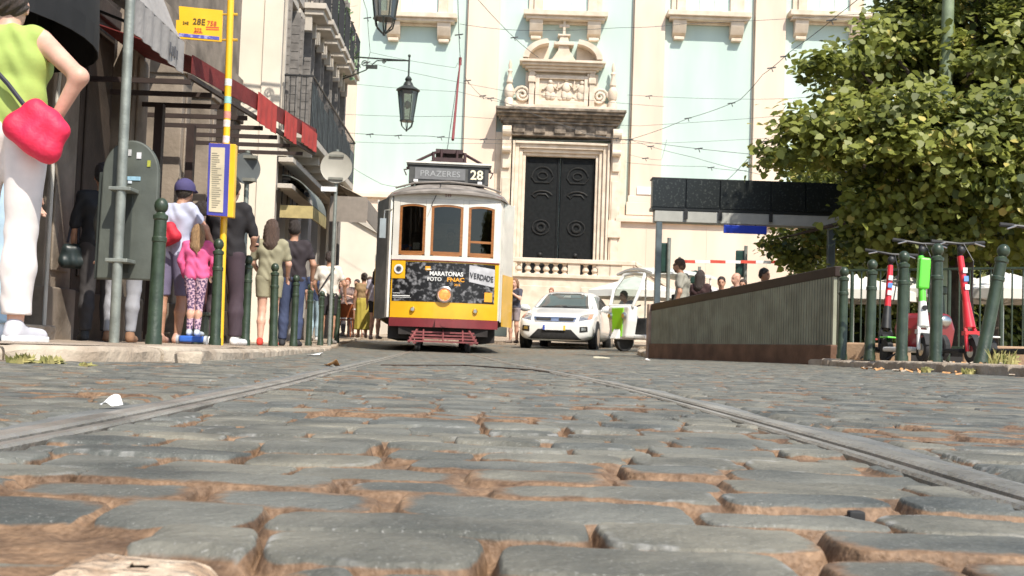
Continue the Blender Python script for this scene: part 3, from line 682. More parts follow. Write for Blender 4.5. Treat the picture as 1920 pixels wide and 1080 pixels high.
sgn = MB(); sgn.box(-4.38, -3.75, 9.0, 9.3, 2.36, 3.9); o = sgn.build('shop_sign_box', mat('black_sign', (.015, .017, .016), .4, .1, 5), bevel=.02); tag(o, 'black box sign projecting from the shop front between the black and grey awnings', 'sign')
# red awning frame with hanging red banners
ra = thing('pergola_awning', 'long red awning frame with dark rafters and three hanging red flaps', 'awning', (-4.35, 11.7, 0))
m_red = mat('dark_red_canvas', (.16, .018, .016), .8, .2, 6, .3, 25); m_red2 = mat('sun_painted_red_canvas', (.42, .05, .04), .8, .12, 6, .3, 25)  # flap canvas is a brighter red with the sunlight put into its colour
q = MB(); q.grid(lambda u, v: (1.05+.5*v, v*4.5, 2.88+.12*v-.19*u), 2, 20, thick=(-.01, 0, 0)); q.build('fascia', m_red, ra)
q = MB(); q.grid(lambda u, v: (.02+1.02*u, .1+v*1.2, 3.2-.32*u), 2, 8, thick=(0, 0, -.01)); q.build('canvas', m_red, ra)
q = MB()
for k in range(8): q.box(0, 1.04+.055*k, k*.60, k*.60+.035, 2.58, 2.63)
q.add([(1.01, 0, 2.635), (1.05, 0, 2.635), (1.55, 4.5, 2.635), (1.51, 4.5, 2.635), (1.01, 0, 2.68), (1.05, 0, 2.68), (1.55, 4.5, 2.68), (1.51, 4.5, 2.68)], [(0,3,2,1),(4,5,6,7),(0,1,5,4),(1,2,6,5),(2,3,7,6),(3,0,4,7)])
q.build('rafter', mat('dark_rafter', (.04, .025, .02), .6, .2, 5), ra)
m_post = mat('dark_wood_post', (.035, .02, .016), .6, .3, 5)
for k in range(3): q = MB(); q.box(.38+.02*k, .47+.02*k, 1.0+k*1.2, 1.10+k*1.2, 0, 2.578); q.build('post', m_post, ra)
for k, (y0, y1, z0) in enumerate(((1.95, 2.65, 2.60), (3.0, 3.5, 2.62), (3.75, 4.45, 2.68))):
    q = MB(); x0 = 1.05+.5*(y0+y1)/9
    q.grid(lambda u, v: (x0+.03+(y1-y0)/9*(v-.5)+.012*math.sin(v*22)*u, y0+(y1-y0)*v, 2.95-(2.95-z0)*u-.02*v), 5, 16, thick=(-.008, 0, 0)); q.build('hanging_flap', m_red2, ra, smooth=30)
# two shop awnings on the balconied facade
a3 = thing('awning', 'small grey-green drop awning with yellow fringe low on the balconied facade', 'awning', (-4.52, 22.4, 0), ang)
q = MB(); q.grid(lambda u, v: (.03+.62*math.sin(u*1.5), v*1.9, 3.25-.62*(1-math.cos(u*1.5))), 8, 6, thick=(-.01, 0, -.01)); q.build('canvas', mat('grey_green_canvas', (.17, .19, .17), .8, .15, 6), a3, smooth=40)
q = MB(); q.box(.62, .65, 0, 1.9, 2.42, 2.66); q.box(.02, .62, -.01, .01, 2.42, 2.66); q.build('fringe', mat('yellow_fringe', (.42, .34, .15), .8, .15, 6), a3)
a4 = thing('awning', 'beige awning with square end flap at the far end of the balconied facade', 'awning', (-4.62, 27.3, 0), ang)
q = MB(); q.grid(lambda u, v: (.03+1.15*u, v*3.0, 4.0-.55*u), 4, 6, thick=(0, 0, -.012)); q.build('canvas', mat('beige_canvas', (.42, .37, .30), .85, .1, 6), a4)
q = MB(); q.box(1.16, 1.18, 0, 3.0, 2.95, 3.44); q.box(.3, 1.16, -.012, 0, 2.9, 3.5); q.build('valance', mat('taupe_canvas', (.27, .23, .19), .85, .1, 6), a4)

# ---- hanging lanterns on wrought brackets
m_lant = mat('dark_green_iron', (.035, .04, .034), .45, .3, 10); m_lg = glass('frosted_lamp_glass', (.55, .56, .50), .15, .3)
def lantern(px, pytop_glass, pybot, D, wpx, label, bx, bracket=True):
    c = P(px, pybot, D); s = wpx/2/F*D                     # half width of the glass at the top
    t = thing('street_lantern', label, 'lantern', c, 0, 'wall lanterns over the street')
    hgt = s*3.0; zb = s*1.0
    q = MB()
    for k in range(6):                                      # six corner bars
        a = k*math.pi/3; q.cyl((math.cos(a)*s*.62, math.sin(a)*s*.62, zb), (math.cos(a)*s, math.sin(a)*s, zb+hgt), s*.045, n=6)
    q.lathe([(s*.72, zb-.03*s), (s*.72, zb+.08*s)], n=6); q.lathe([(s*1.1, zb+hgt), (s*1.22, zb+hgt+.08*s), (s*1.15, zb+hgt+.2*s), (s*.55, zb+hgt+.55*s), (s*.40, zb+hgt+.9*s), (s*.28, zb+hgt+1.0*s), (s*.36, zb+hgt+1.25*s), (s*.22, zb+hgt+1.45*s), (s*.05, zb+hgt+1.6*s)], n=12)
    for k in range(6): a = k*math.pi/3+.5; q.tube([(math.cos(a)*s*.66, math.sin(a)*s*.66, zb), (math.cos(a)*s*.55, math.sin(a)*s*.55, zb-.5*s), (math.cos(a)*s*.15, math.sin(a)*s*.15, zb-.85*s), (0, 0, zb-.9*s)], s*.05, 5)
    q.sphere((0, 0, zb-.95*s), s*.10); q.build('lamp_frame', m_lant, t, smooth=35)
    q = MB(); q.lathe([(s*.60, zb+.08*s), (s*.97, zb+hgt)], n=6); q.build('glass', m_lg, t)
    q = MB(); q.sphere((0, 0, zb+hgt*.55), s*.3, sc=(1, 1, 1.4)); q.build('bulb', mat('white_bulb', (.6, .6, .55), .3, .05, 5), t)
    q = MB(); zt = zb+hgt+1.6*s
    q.cyl((0, 0, zt-.1*s), (0, 0, zt+1.9*s), s*.09, n=8); q.sphere((0, 0, zt+2.0*s), s*.15)
    L = bx - c.x; zz = zt+1.5*s                                 # bracket arm back to the wall (negative x)
    q.tube([(0, 0, zz), (L, 0, zz+.25*s)], s*.08, 6); q.tube([(0, 0, zz), (L*.45, 0, zz-.1*s), (L*.6, 0, zz-1.1*s), (L*.85, 0, zz-1.9*s), (L, 0, zz-2.3*s)], s*.06, 6)
    for cx, cz, r in ((L*.8, zz-.9*s, .9*s), (L*.9, zz-1.5*s, .5*s), (L*.62, zz-.45*s, .35*s), (L*.35, zz-.2*s, .2*s)):
        q.tube([(cx+r*(1-i/22)*math.cos(i*.55), 0, cz+r*(1-i/22)*math.sin(i*.55)) for i in range(20)], s*.055, 5)
    q.box(L*.60, L*.44, -.01, .01, zz-.95*s, zz-.55*s)
    q.box(L-.03, L+.02, -.08, .08, zz-2.6*s, zz+.5*s); q.build('bracket', m_lant, t, smooth=35)
lantern(762, 175, 246, 30, 38, 'smaller black lantern hanging from scrolled bracket left of the trolley pole', -4.72)
lantern(720, 0, 66, 20, 62, 'larger near lantern hanging at the top edge with only its underside in view', -4.6)

# ---- overhead tram wires
WG = 'overhead tram wires in front of the church'
m_wire = mat('dark_cable', (.08, .08, .08), .6, .2, 5)
def wire(pts, D0, D1, label, r=.008, clamps=()):
    r *= .62
    n = len(pts); P3 = []
    for i in range(n-1):
        for k in range(6):
            t = k/6; s = (i+t)/(n-1); x = pts[i][0]*(1-t)+pts[i+1][0]*t; y = pts[i][1]*(1-t)+pts[i+1][1]*t + 2.0*math.sin(math.pi*t)
            P3.append(P(x, y, D0+(D1-D0)*s))
    P3.append(P(pts[-1][0], pts[-1][1], D1)); q = MB(); q.tube(P3, r, 5)
    for c in clamps:
        i = int(c*(len(P3)-1)); p = P3[i]; q.cyl(p-Vector((.09, 0, .01)), p+Vector((.09, 0, .02)), .014, n=6); q.cyl(p, p+Vector((.03, 0, -.08)), .010, n=6)
    tag(q.build('overhead_wire', m_wire, smooth=True), label, 'wire', WG)
wire([(676, -20), (688, 20), (694, 98), (688, 117), (640, 130)], 26, 31, 'wire dropping beside the near lantern', .010, (.3, .75, .9))
wire([(694, 98), (853, 127), (858, 118)], 31, 30, 'wire sloping gently to the tip of the trolley pole')
wire([(688, 117), (945, 170), (1245, 200)], 31, 30, 'faint wire sloping right, second below the lantern bracket root')
wire([(640, 155), (860, 172), (1050, 215)], 34, 32, 'faint wire behind the small lantern, crossing to the portal')
wire([(640, 214), (860, 218), (1200, 236), (1600, 205)], 30, 28, 'long wire passing under the portal cornice level')
wire([(640, 248), (800, 255), (960, 262), (1180, 262), (1440, 292)], 29, 26, 'lowest long wire with small clamps, just above the tram roof', .010, (.1, .2, .32, .42, .78, .9))
wire([(645, 265), (820, 268), (1250, 268), (1560, 250)], 33, 33, 'thin wire crossing the door lintel')
wire([(858, -20), (860, 55), (863, 112)], 24, 25.5, 'wire falling straight down to the trolley pole tip', .012, (.6,))
wire([(862, 45), (980, 57), (1160, 52), (1280, 45), (1700, 20)], 28, 28, 'high wire crossing below the church windows', .010)
wire([(880, -20), (955, 62), (1010, 108)], 26, 30, 'diagonal wire crossing to the left end of the pediment', .012, (.62,))
wire([(1090, 250), (1180, 262), (1290, 222), (1388, 187), (1430, 140), (1480, 98), (1575, 25), (1640, -30)], 34, 18, 'long diagonal wire climbing to the upper right past the tree', .011, (.15, .3, .42, .62, .7, .85))
wire([(872, 145), (900, 178), (930, 185), (1100, 250), (1182, 262)], 30, 32, 'short jumper wire with insulators left of the portal', .010, (.08, .3, .42, .95))
wire([(1176, 178), (1420, 186), (1560, 178)], 32, 30, 'thin level wire on the mint panel right of the portal', .008, (.1,))
wire([(1180, 262), (1300, 295), (1440, 330)], 32, 26, 'faint wire falling from the cornice corner toward the metro canopy', .009, (.2,))
wire([(1175, 305), (1320, 312), (1400, 320)], 34, 30, 'short low wire left of the metro canopy top', .009, (.66,))
wire([(1355, 345), (1400, 300), (1436, 258)], 26, 25, 'steep short wire rising to the left edge of the tree', .009, (.95,))
wire([(640, 300), (715, 345), (760, 350)], 32, 26, 'slack wire running to the left shoulder of the tram roof', .009)
wire([(1180, 290), (1240, 300), (1250, 262)], 32, 32, 'looped wire end beside the portal', .008, (.3,))

# ================================================================== tram
m_yel = mat('tram_yellow_enamel', (.82, .44, .018), .32, .10, 2.5, coat=.45, detail=9)
m_wht = mat('tram_cream_enamel', (.74, .71, .63), .4, .09, 3, coat=.3, detail=9)
m_mar = mat('maroon_enamel', (.20, .03, .035), .4, .15, 4, coat=.3)
m_roof = mat('grey_roof_canvas', (.17, .15, .13), .7, .25, 5, .2, 30, col2=(.30, .27, .24))
m_wood = mat('varnished_window_wood', (.32, .13, .04), .4, .25, 9, aniso=(1, 1, 8))
m_tg = glass('tram_window_glass', (.50, .50, .47), .04)
m_rub = mat('black_rubber', (.02, .02, .02), .75, .3, 12)
m_chr = mat('worn_chrome', (.55, .55, .52), .3, .1, 6, metal=1)
m_wprint = mat('white_print', (.80, .80, .78), .5, .03, 9); m_oprint = mat('orange_print', (.85, .38, .03), .5, .05, 9)
m_tint = mat('tram_interior_brown', (.10, .065, .04), .6, .3, 4)
TA = math.atan(.0655)
tram = thing('tram', 'yellow and white vintage tram numbered 28 coming down the track', 'tram', (float(trackc(21.0))+.07, 21.0, float(g(-1.3, 21))+.003), TA)
def fy(x): return .17*(abs(x)/.97)**2.2                        # bowed front in plan
def fpanel(mb, x0, x1, z0, z1, th=.03, off=0.0, nx=None, nz=1, zt=None, zb=None):
    nx = nx or max(2, int((x1-x0)/.06))
    mb.grid(lambda u, v: (x0+(x1-x0)*u, fy(x0+(x1-x0)*u)-off, ((zb(x0+(x1-x0)*u) if zb else z0)*(1-v) + (zt(x0+(x1-x0)*u) if zt else z1)*v)), nx, nz, thick=(0, th, 0))
q = MB(); fpanel(q, -.97, .97, .60, 1.64, .03); q.build('dash_panel', m_yel, tram, smooth=30)
q = MB(); fpanel(q, -.98, .98, .44, .595, .05, .03); q.box(-.15, .15, -.13, -.03, .44, .58); q.cyl((0, -.14, .51), (0, -.05, .51), .06); q.build('bumper', m_mar, tram, smooth=30)
q = MB(); fpanel(q, -.98, .98, 1.643, 1.72, .05, .012); q.build('belt_rail', m_wht, tram, smooth=30)
q = MB(); fpanel(q, -.975, .975, 1.625, 1.641, .04, .02); fpanel(q, -.985, .985, 2.86, 2.895, .03, .045, zb=lambda x: 2.875-.06*(x/.98)**2, zt=lambda x: 2.90-.06*(x/.98)**2); q.build('trim_line', m_mar, tram)
arch = lambda c, w: (lambda x: 2.65 - .035*((x-c)/w)**2)
wins = [(-.62, .235), (0, .285), (.62, .235)]
for (c, hw_) in wins:
    q = MB(); fr_ = .045
    fpanel(q, c-hw_, c-hw_+fr_, 1.74, 2.6, .04, .0, zt=arch(c, hw_)); fpanel(q, c+hw_-fr_, c+hw_, 1.74, 2.6, .04, 0, zt=arch(c, hw_))
    fpanel(q, c-hw_+fr_+.001, c+hw_-fr_-.001, 1.722, 1.80, .04, 0); fpanel(q, c-hw_+fr_+.001, c+hw_-fr_-.001, 2.56, 2.6, .04, 0, zb=lambda x, c=c, h=hw_: arch(c, h)(x)-.035, zt=arch(c, hw_))
    if c > .5: fpanel(q, c-hw_+fr_+.001, c+hw_-fr_-.001, 1.98, 2.02, .04, 0)
    f = q.build('window', m_wood, tram, smooth=30)
    q = MB(); fpanel(q, c-hw_+fr_+.002, c+hw_-fr_-.002, 1.80, 2.6, .006, -.015, zt=lambda x, c=c, h=hw_: arch(c, h)(x)-.036); q.build('pane', m_tg, f, smooth=True)
q = MB()
for a, b in ((-.97, -.857), (-.383, -.287), (.287, .383), (.857, .97)): fpanel(q, a, b, 1.722, 2.75, .05, .008)
for (c, hw_) in wins: fpanel(q, c-hw_+.001, c+hw_-.001, 2.5, 2.75, .05, .008, zb=arch(c, hw_), zt=lambda x: 2.75)
fpanel(q, -.97, .97, 2.752, 2.87, .05, .008, zt=lambda x: 2.872-.06*(x/.98)**2); q.build('window_post', m_wht, tram, smooth=30)
text('549', .07, m_mar, tram, (0, -.018, 2.81), sx=1.1)
# tapered platform sides and body
def side(mb, pts, z0, z1, th=.03): 
    for (xa, ya), (xb, yb) in zip(pts, pts[1:]):
        d = Vector((xb-xa, yb-ya, 0)).normalized(); nn = Vector((-d.y, d.x, 0))*th
        A, B = Vector((xa, ya, z0)), Vector((xb, yb, z0)); C_, D_ = A+nn, B+nn; zz = Vector((0, 0, z1-z0))
        mb.add([A, B, D_, C_, A+zz, B+zz, D_+zz, C_+zz], [(0, 3, 2, 1), (4, 5, 6, 7), (0, 1, 5, 4), (1, 2, 6, 5), (2, 3, 7, 6), (3, 0, 4, 7)])
for s in (-1, 1):
    q = MB(); side(q, [(s*.99, .19), (s*1.03, .30)], .6, 2.78, .04); q.build('corner_post', m_wht if s > 0 else m_wht, tram)
    q = MB(); side(q, [(s*1.28, 1.06), (s*1.28, 1.5), (s*1.28, 7.4), (s*1.0, 8.6)], .62, 1.66); q.build('side_panel', m_yel, tram)
    q = MB(); side(q, [(s*1.285, 1.06), (s*1.285, 1.5), (s*1.285, 7.4), (s*1.005, 8.6)], 1.664, 1.78); side(q, [(s*1.28, 1.06), (s*1.28, 1.5), (s*1.28, 7.4), (s*1.0, 8.6)], 2.62, 2.82)
    for k in range(8): side(q, [(s*1.277, 1.2+k*.86), (s*1.277, 1.33+k*.86)], 1.782, 2.618)
    q.build('side_wall', m_wht, tram)
    for k in range(7):
        q = MB(); side(q, [(s*1.26, 1.335+k*.86), (s*1.26, 2.055+k*.86)], 1.782, 2.618, .008); q.build('side_window', m_tg, tram)
    q = MB(); side(q, [(s*1.045, .34), (s*1.275, 1.04)], .58, 2.78, .025)                       # folding doors
    q.build('platform_door', m_wht if s > 0 else mat('shaded_cream_door', (.16, .16, .15), .5, .2, 6), tram) if s > 0 else q.build('platform_door', mat('shaded_cream_door', (.16, .16, .15), .5, .2, 6), tram)  # left door coloured grey for the shade on that side of the tram
    if s > 0:
        q = MB(); side(q, [(s*1.060, .342), (s*1.290, 1.042)], .50, 1.45, .008); q.build('door_skirt', m_yel, tram)
q = MB(); q.box(-.95, .95, .35, 8.5, .52, .60); q.box(-1.1, 1.1, 1.2, 7.5, .515, .6); q.build('floor', m_tint, tram)
q = MB(); q.box(-1.15, 1.15, 1.2, 7.5, 2.83, 2.86); q.box(-.9, .9, .2, 1.2, 2.83, 2.86); q.build('ceiling', mat('pale_ceiling', (.30, .25, .18), .6, .1, 5), tram)
q = MB(); q.prism([(-1.1, .6), (-.35, .6), (-.35, 2.45), (.35, 2.45), (.35, .6), (1.1, .6), (1.1, 2.8), (-1.1, 2.8)], 1.25, 1.29); q.build('bulkhead', m_tint, tram)
q = MB(); q.box(-1.0, 1.0, 8.45, 8.5, .6, 2.0); q.build('bulkhead', m_tint, tram)
q = MB(); q.box(-1.0, 1.0, 8.45, 8.5, 2.45, 2.82); q.build('bulkhead', m_tint, tram)
for xx in (-.85, 0, .85): q = MB(); q.box(xx-.15, xx+.15, 8.46, 8.49, 2.001, 2.449); q.build('bulkhead_panel', m_tint, tram)
for k in range(6):
    for s in (-1, 1): q = MB(); q.box(min(s*.35, s*1.0), max(s*.35, s*1.0), 2.0+k*.9, 2.06+k*.9, .6, 1.75); q.build('seat_back', m_tint, tram, bevel=.02)
q = MB(); q.lathe([(.11, 0), (.11, .55), (.16, .56), (.16, .62)], (-.25, .55, 1.2), 14); q.tube([(-.25, .55, 1.84), (-.4, .5, 1.88)], .02); q.build('controller', m_chr, tram, smooth=35)
# roof: hipped canvas with clerestory
q = MB()
def roofp(u, v):
    x = -1.16+2.32*u; xn = abs(x)/1.16; W_ = max(0, 1-xn**2.6)
    f = [-.14, .02, .35, .8, 1.3, 8.3, 8.9][v]; h = [2.87, 2.94, 3.06, 3.14, 3.18, 3.18, 2.87][v]
    y = f + (.30*xn**2.4 if v < 5 else -.3*xn**2.4)
    xx = x*([.90, .93, .98, 1.0, 1.0, 1.0, .9][v])
    return (xx, y, 2.80 + (h-2.80)*W_**.55)
q.grid(lambda u, v: roofp(u, round(v*6)), 24, 6, thick=(0, 0, -.035)); q.build('roof', m_roof, tram, smooth=50)
q = MB(); q.box(-.62, .62, 1.2, 8, 3.1, 3.36); q.build('clerestory', m_roof, tram, bevel=.05)
q = MB(); q.tube([(-.95, .10, 2.93), (-.6, -.02, 3.02), (0, -.06, 3.06), (.6, -.02, 3.02), (.95, .10, 2.93)], .018, 6); q.build('gutter_strip', m_roof, tram)
q = MB(); q.box(-.73, .73, .36, .70, 3.08, 3.40); q.box(-.77, .77, .33, .74, 3.40, 3.44); box = q.build('destination_box', mat('dark_grey_box', (.07, .07, .065), .5, .2, 6), tram, bevel=.01)
q = MB(); q.box(-.78, .78, .32, .76, 3.442, 3.475); q.build('box_rim', m_wht, box)
q = MB(); q.box(-.62, .30, .345, .359, 3.15, 3.36); q.build('destination_screen', mat('grey_blind', (.17, .17, .17), .4, .1, 9), box)
q = MB(); q.box(.36, .66, .345, .359, 3.13, 3.38); q.build('number_blind', mat('black_blind', (.02, .02, .02), .4, .1, 9), box)
text('PRAZERES', .15, mat('faded_print', (.36, .37, .37), .6, .05, 9), box, (-.16, .342, 3.252), sx=1.1)
text('28', .24, mat('cream_print', (.80, .74, .52), .5, .05, 9, emit=.15), box, (.51, .342, 3.252), bold=.02)
for x in (-.60, .57): q = MB(); q.box(x-.04, x+.04, .30, .36, 3.09, 3.135); q.build('marker_lamp', m_wprint, box)
# trolley base, loops and pole
q = MB(); q.box(-.30, .30, 1.2, 2.0, 3.62, 3.70); q.box(-.26, .26, 1.3, 1.9, 3.80, 3.88)
for s in (-1, 1):
    q.tube([(s*.78, .9, 3.42), (s*.60, 1.0, 3.58), (s*.28, 1.3, 3.80), (0, 1.6, 3.88)], .028, 6); q.tube([(s*.75, 2.8, 3.3), (s*.5, 2.4, 3.72), (0, 2.0, 3.90)], .028, 6); q.cyl((s*.3, 1.2, 3.5), (s*.3, 1.2, 3.8), .03); q.cyl((s*.15, 1.25, 3.6), (s*.15, 1.25, 3.86), .025); q.tube([(s*.28, 2.4, 3.44), (0, 2.45, 3.84)], .02, 6)
    for k in range(3): q.tube([(s*(.06+.05*k), 2.1, 3.58+.03*k), (s*(.06+.05*k), 2.9, 3.58+.03*k)], .02, 6)
q.tube([(-.8, 1.15, 3.33), (-.85, 1.3, 3.45), (-.6, 1.35, 3.52), (.6, 1.35, 3.52), (.85, 1.3, 3.45), (.8, 1.15, 3.33)], .014, 6)
q.cyl((0, 2.5, 3.74), (0, 2.5, 3.88), .07); tb_ = q.build('trolley_base', mat('dark_maroon_iron', (.06, .03, .03), .6, .2, 9), tram, smooth=35)
tm = Matrix.Translation(tram.location) @ Matrix.Rotation(TA, 4, 'Z'); pt_ = tm.inverted() @ P(863, 112, 25.8)
pts0 = tm.inverted() @ P(849, 262, 23.5)
q = MB(); q.tube([pts0, pt_], [.030, .017], 8); q.cyl(pt_-Vector((0, 0, .12)), pt_+Vector((0, 0, .05)), .035); q.build('trolley_pole', mat('red_pole_paint', (.22, .05, .05), .6, .15, 9), tram, smooth=True)
q = MB(); q.tube([pt_, pts0+Vector((-.1, -.3, -.2)), (-.14, .1, 3.0), (-.30, -.12, 2.6)], .007, 5); q.build('trolley_rope', m_iron, tram)
# lifeguard tray, underframe, wheels
q = MB()
for k in range(4): q.box(-.62+.02*k, .62-.02*k, -.34+.10*k, -.29+.10*k, .17+.055*k, .20+.055*k)
for s in (-1, 1): q.box(s*.5-.03, s*.5+.03, -.33, .1, .14, .165); q.cyl((s*.6, -.32, .16), (s*.45, .1, .42), .022, n=6)
for s in (-1, 0, 1): q.cyl((s*.35, -.3, .20), (s*.35, .05, .40), .015, n=6)
q.build('lifeguard', mat('dusty_red_iron', (.22, .06, .06), .6, .25, 9), tram)
q = MB(); q.box(-.80, .80, .1, 8.3, .30, .44); q.box(-1.0, -.62, .3, 7, .22, .5); q.box(.55, .95, .5, 7, .2, .48); q.build('underframe', mat('dark_underframe', (.025, .02, .018), .8, .3, 7), tram)
for s in (-1, 1):
    for y in (.22, 3.3, 5.3):
        r = .085 if y < 1 else .38
        q = MB(); q.cyl((s*.45-.045, y, r), (s*.45+.045, y, r), r, n=22); q.cyl((s*.45-.03, y, r), (s*.45+.055, y, r), r*.6, n=16)
        if y < 1: q.box(s*.45-.05, s*.45+.05, y-.02, y+.1, r, .42)
        q.build('wheel', m_rub, tram, bevel=.006)
# headlight and small lamps
q = MB(); q.lathe([(.135, -.035), (.15, -.06), (.125, -.075), (.115, -.03)], (0, 0, 1.03), 24, 'y'); hl = q.build('headlight', m_chr, tram, smooth=35)
q = MB(); q.sphere((0, -.03, 1.03), .112, sc=(1, .3, 1)); q.build('lens', mat('glowing_amber_lens', (.95, .25, .06), .25, .25, 25, emit=.55), hl, smooth=True)
for s in (-1, 1): q = MB(); q.lathe([(.045, .03), (.05, -.02), (.03, -.05)], (s*.56, fy(.56), .75), 14, 'y'); q.build('marker_lamp', m_chr, tram, smooth=True)
q = MB(); q.tube([(-1.0, .2, 2.55), (-1.12, -.05, 2.5), (-1.14, -.05, 2.2)], .012, 6); q.box(-1.20, -1.09, -.07, -.03, 2.0, 2.35); q.build('mirror', m_chr, tram)
# advertising banner
bmat = mat('black_crowd_print', (.006, .006, .007), .45, .3, 13, detail=9, col2=(.24, .24, .25), thr=(.50, .68))
q = MB(); fpanel(q, -.945, .90, .895, 1.60, .006, .006, nx=30); ban = q.build('banner', bmat, tram, smooth=True)
def bt(s, size, m, x, z, bold=.02, sx=1.0): 
    rz = math.atan2(fy(x+.05)-fy(x-.05), .1); return text(s, size, m, ban, (x, fy(x)-.014, z), (math.pi/2, 0, rz), bold=bold, sx=sx)
bt('MARATONAS', .105, m_wprint, .02, 1.40, .03, .95); bt('FOTO', .095, m_wprint, -.19, 1.30, .02); bt('FNAC', .10, m_oprint, .19, 1.30, .03, 1.2); bt('2016', .055, m_oprint, .22, 1.21)
for i, s in enumerate(('LISBOA', 'PORTO  COIMBRA', 'WWW')): pass
q = MB(); fpanel(q, -.93, -.60, .955, .962, .004, .016); fpanel(q, -.93, -.62, .98, .998, .004, .016); fpanel(q, -.93, -.80, 1.03, 1.04, .004, .016); fpanel(q, -.34, -.25, 1.47, 1.485, .004, .016); q.build('banner_small_print', m_wprint, ban)
q = MB(); fpanel(q, -.36, -.27, 1.46, 1.53, .004, .014); q.build('banner_tag', m_oprint, ban)
q = MB(); fpanel(q, .43, .895, 1.18, 1.55, .006, .012, nx=16, zb=lambda x: 1.28-.18*(x-.43), zt=lambda x: 1.58-.12*(x-.43)); cl = q.build('banner_cloth_print', mat('pale_cloth_print', (.50, .50, .52), .6, .15, 7), ban, smooth=True)
for i, ch in enumerate('VERDADE'):
    x = .475+i*.062; text(ch, .14, mat('charcoal_print', (.05, .05, .055), .6, .1, 9), ban, (x, fy(x)-.022, 1.40-.15*(x-.43)), (math.pi/2, 0, math.atan2(fy(x+.03)-fy(x-.03), .06)), bold=.02, sx=.75)
q = MB(); fpanel(q, .72, .86, .93, 1.10, .004, .014); lg = q.build('banner_logo', m_oprint, ban)
q = MB(); fpanel(q, -.965, -.72, 1.30, 1.62, .004, .016); yb = q.build('logo_plate', m_yel, ban)
q = MB(); q.lathe([(.085, 0), (.085, .006), (.06, .006), (.06, 0)], (0, 0, 0), 22, 'y'); q.build('logo_ring', m_wprint, yb, loc=(-.84, fy(-.84)-.030, 1.47), rot=(0, 0, -.3))
q = MB(); q.lathe([(.045, 0), (.045, .006)], (0, 0, 0), 16, 'y'); q.box(-.012, .012, -.004, 0, -.045, .045); q.build('logo_mark', mat('charcoal_print', (.05, .05, .055)), yb, loc=(-.84, fy(-.84)-.034, 1.47), rot=(0, 0, -.3))
q = MB(); q.box(-.82, -.62, .16, .19, 1.82, 1.92); q.build('dashboard_card', mat('blue_card', (.05, .10, .35), .6, .3, 12, col2=(.5, .2, .12), thr=(.5, .52)), tram)
q = MB(); q.box(-.60, -.48, .14, .16, 1.84, 1.96); q.box(-.44, -.40, .12, .14, 1.95, 2.03); q.build('notice', m_wprint, tram)

# ================================================================== white hatchback
def loft(st, name, m, parent, lv=2):
    """st: list of (y, [(x,z)...]) half sections bottom centre -> top centre; mirrored and capped"""
    k = len(st[0][1]); V = []; Fc = []
    for y, sec in st:
        ring = [(x, y, z) for x, z in sec] + [(-x, y, z) for x, z in sec[::-1] if x > 1e-6]
        V += ring; n = len(ring)
    for a in range(len(st)-1):
        for b in range(n): Fc.append((a*n+b, a*n+(b+1)%n, (a+1)*n+(b+1)%n, (a+1)*n+b))
    Fc += [tuple(range(n)), tuple(range((len(st)-1)*n, len(st)*n))[::-1]]
    q = MB(); q.add(V, Fc); o = q.build(name, m, parent, smooth=50)
    s = o.modifiers.new('sub', 'SUBSURF'); s.levels = lv; s.render_levels = lv
    dg = bpy.context.evaluated_depsgraph_get(); dg.update()
    me = bpy.data.meshes.new_from_object(o.evaluated_get(dg)); o.modifiers.clear(); old = o.data; o.data = me; bpy.data.meshes.remove(old)
    me.polygons.foreach_set('use_smooth', [True]*len(me.polygons))
    bm = bmesh.new(); bm.from_mesh(me); bv = BVHTree.FromBMesh(bm); bm.free()
    return o, bv
def drape(mb, bv, c4, dirn, org, off=.006, nu=8, nv=5):
    """lay a four-cornered patch on a surface: c4 corners in the plane across dirn"""
    d = Vector(dirn); P4 = [Vector(p) for p in c4]; pts = []
    for j in range(nv+1):
        for i in range(nu+1):
            u, v = i/nu, j/nv; p = (P4[0]*(1-u)+P4[1]*u)*(1-v) + (P4[3]*(1-u)+P4[2]*u)*v
            h = bv.ray_cast(p - d*org, d); pts.append((h[0] - d*off) if h[0] else p)
    fs = [(j*(nu+1)+i, j*(nu+1)+i+1, (j+1)*(nu+1)+i+1, (j+1)*(nu+1)+i) for j in range(nv) for i in range(nu)]
    mb.add(pts, fs)
m_car = mat('white_car_paint', (.80, .80, .77), .22, .02, 2, coat=.8)
m_cg = mat('dark_car_glass', (.035, .05, .055), .06, .2, 2, spec=.9)
cp = P(1042, 652, 28.6)
car = thing('parked_car', 'white hatchback with dark lower grille facing the camera beside the tram', 'car', (cp.x-.05, 28.6, float(g(cp.x, 28.6))+.0), -.21)
def sec(zb, w, zs, wb, zbelt, wr, zr): return [(0, zb), (w*.80, zb), (w, zb+.10), (w, zs), (wb, zbelt), (wr, zr-.05), (wr*.72, zr), (0, zr+.005)]
st = [(0.0, sec(.26, .60, .44, .58, .56, .50, .62)), (.06, sec(.20, .78, .50, .76, .66, .64, .74)), (.22, sec(.18, .86, .56, .84, .74, .72, .82)), (.6, sec(.2, .89, .60, .86, .82, .76, .90)), (1.05, sec(.2, .89, .62, .86, .88, .76, .985)), (1.22, sec(.2, .89, .62, .86, .91, .72, 1.06)), (1.85, sec(.2, .89, .62, .87, .94, .64, 1.40)), (2.25, sec(.2, .89, .62, .87, .95, .62, 1.47)), (3.2, sec(.2, .89, .62, .87, .97, .62, 1.47)), (3.9, sec(.22, .88, .62, .85, .98, .60, 1.40)), (4.15, sec(.26, .85, .62, .82, .95, .6, 1.1)), (4.25, sec(.3, .78, .6, .76, .8, .6, .9))]
car.scale = (1.07, 1.05, 1.05); body, bv = loft(st, 'body', m_car, car)
Y0 = 3.0
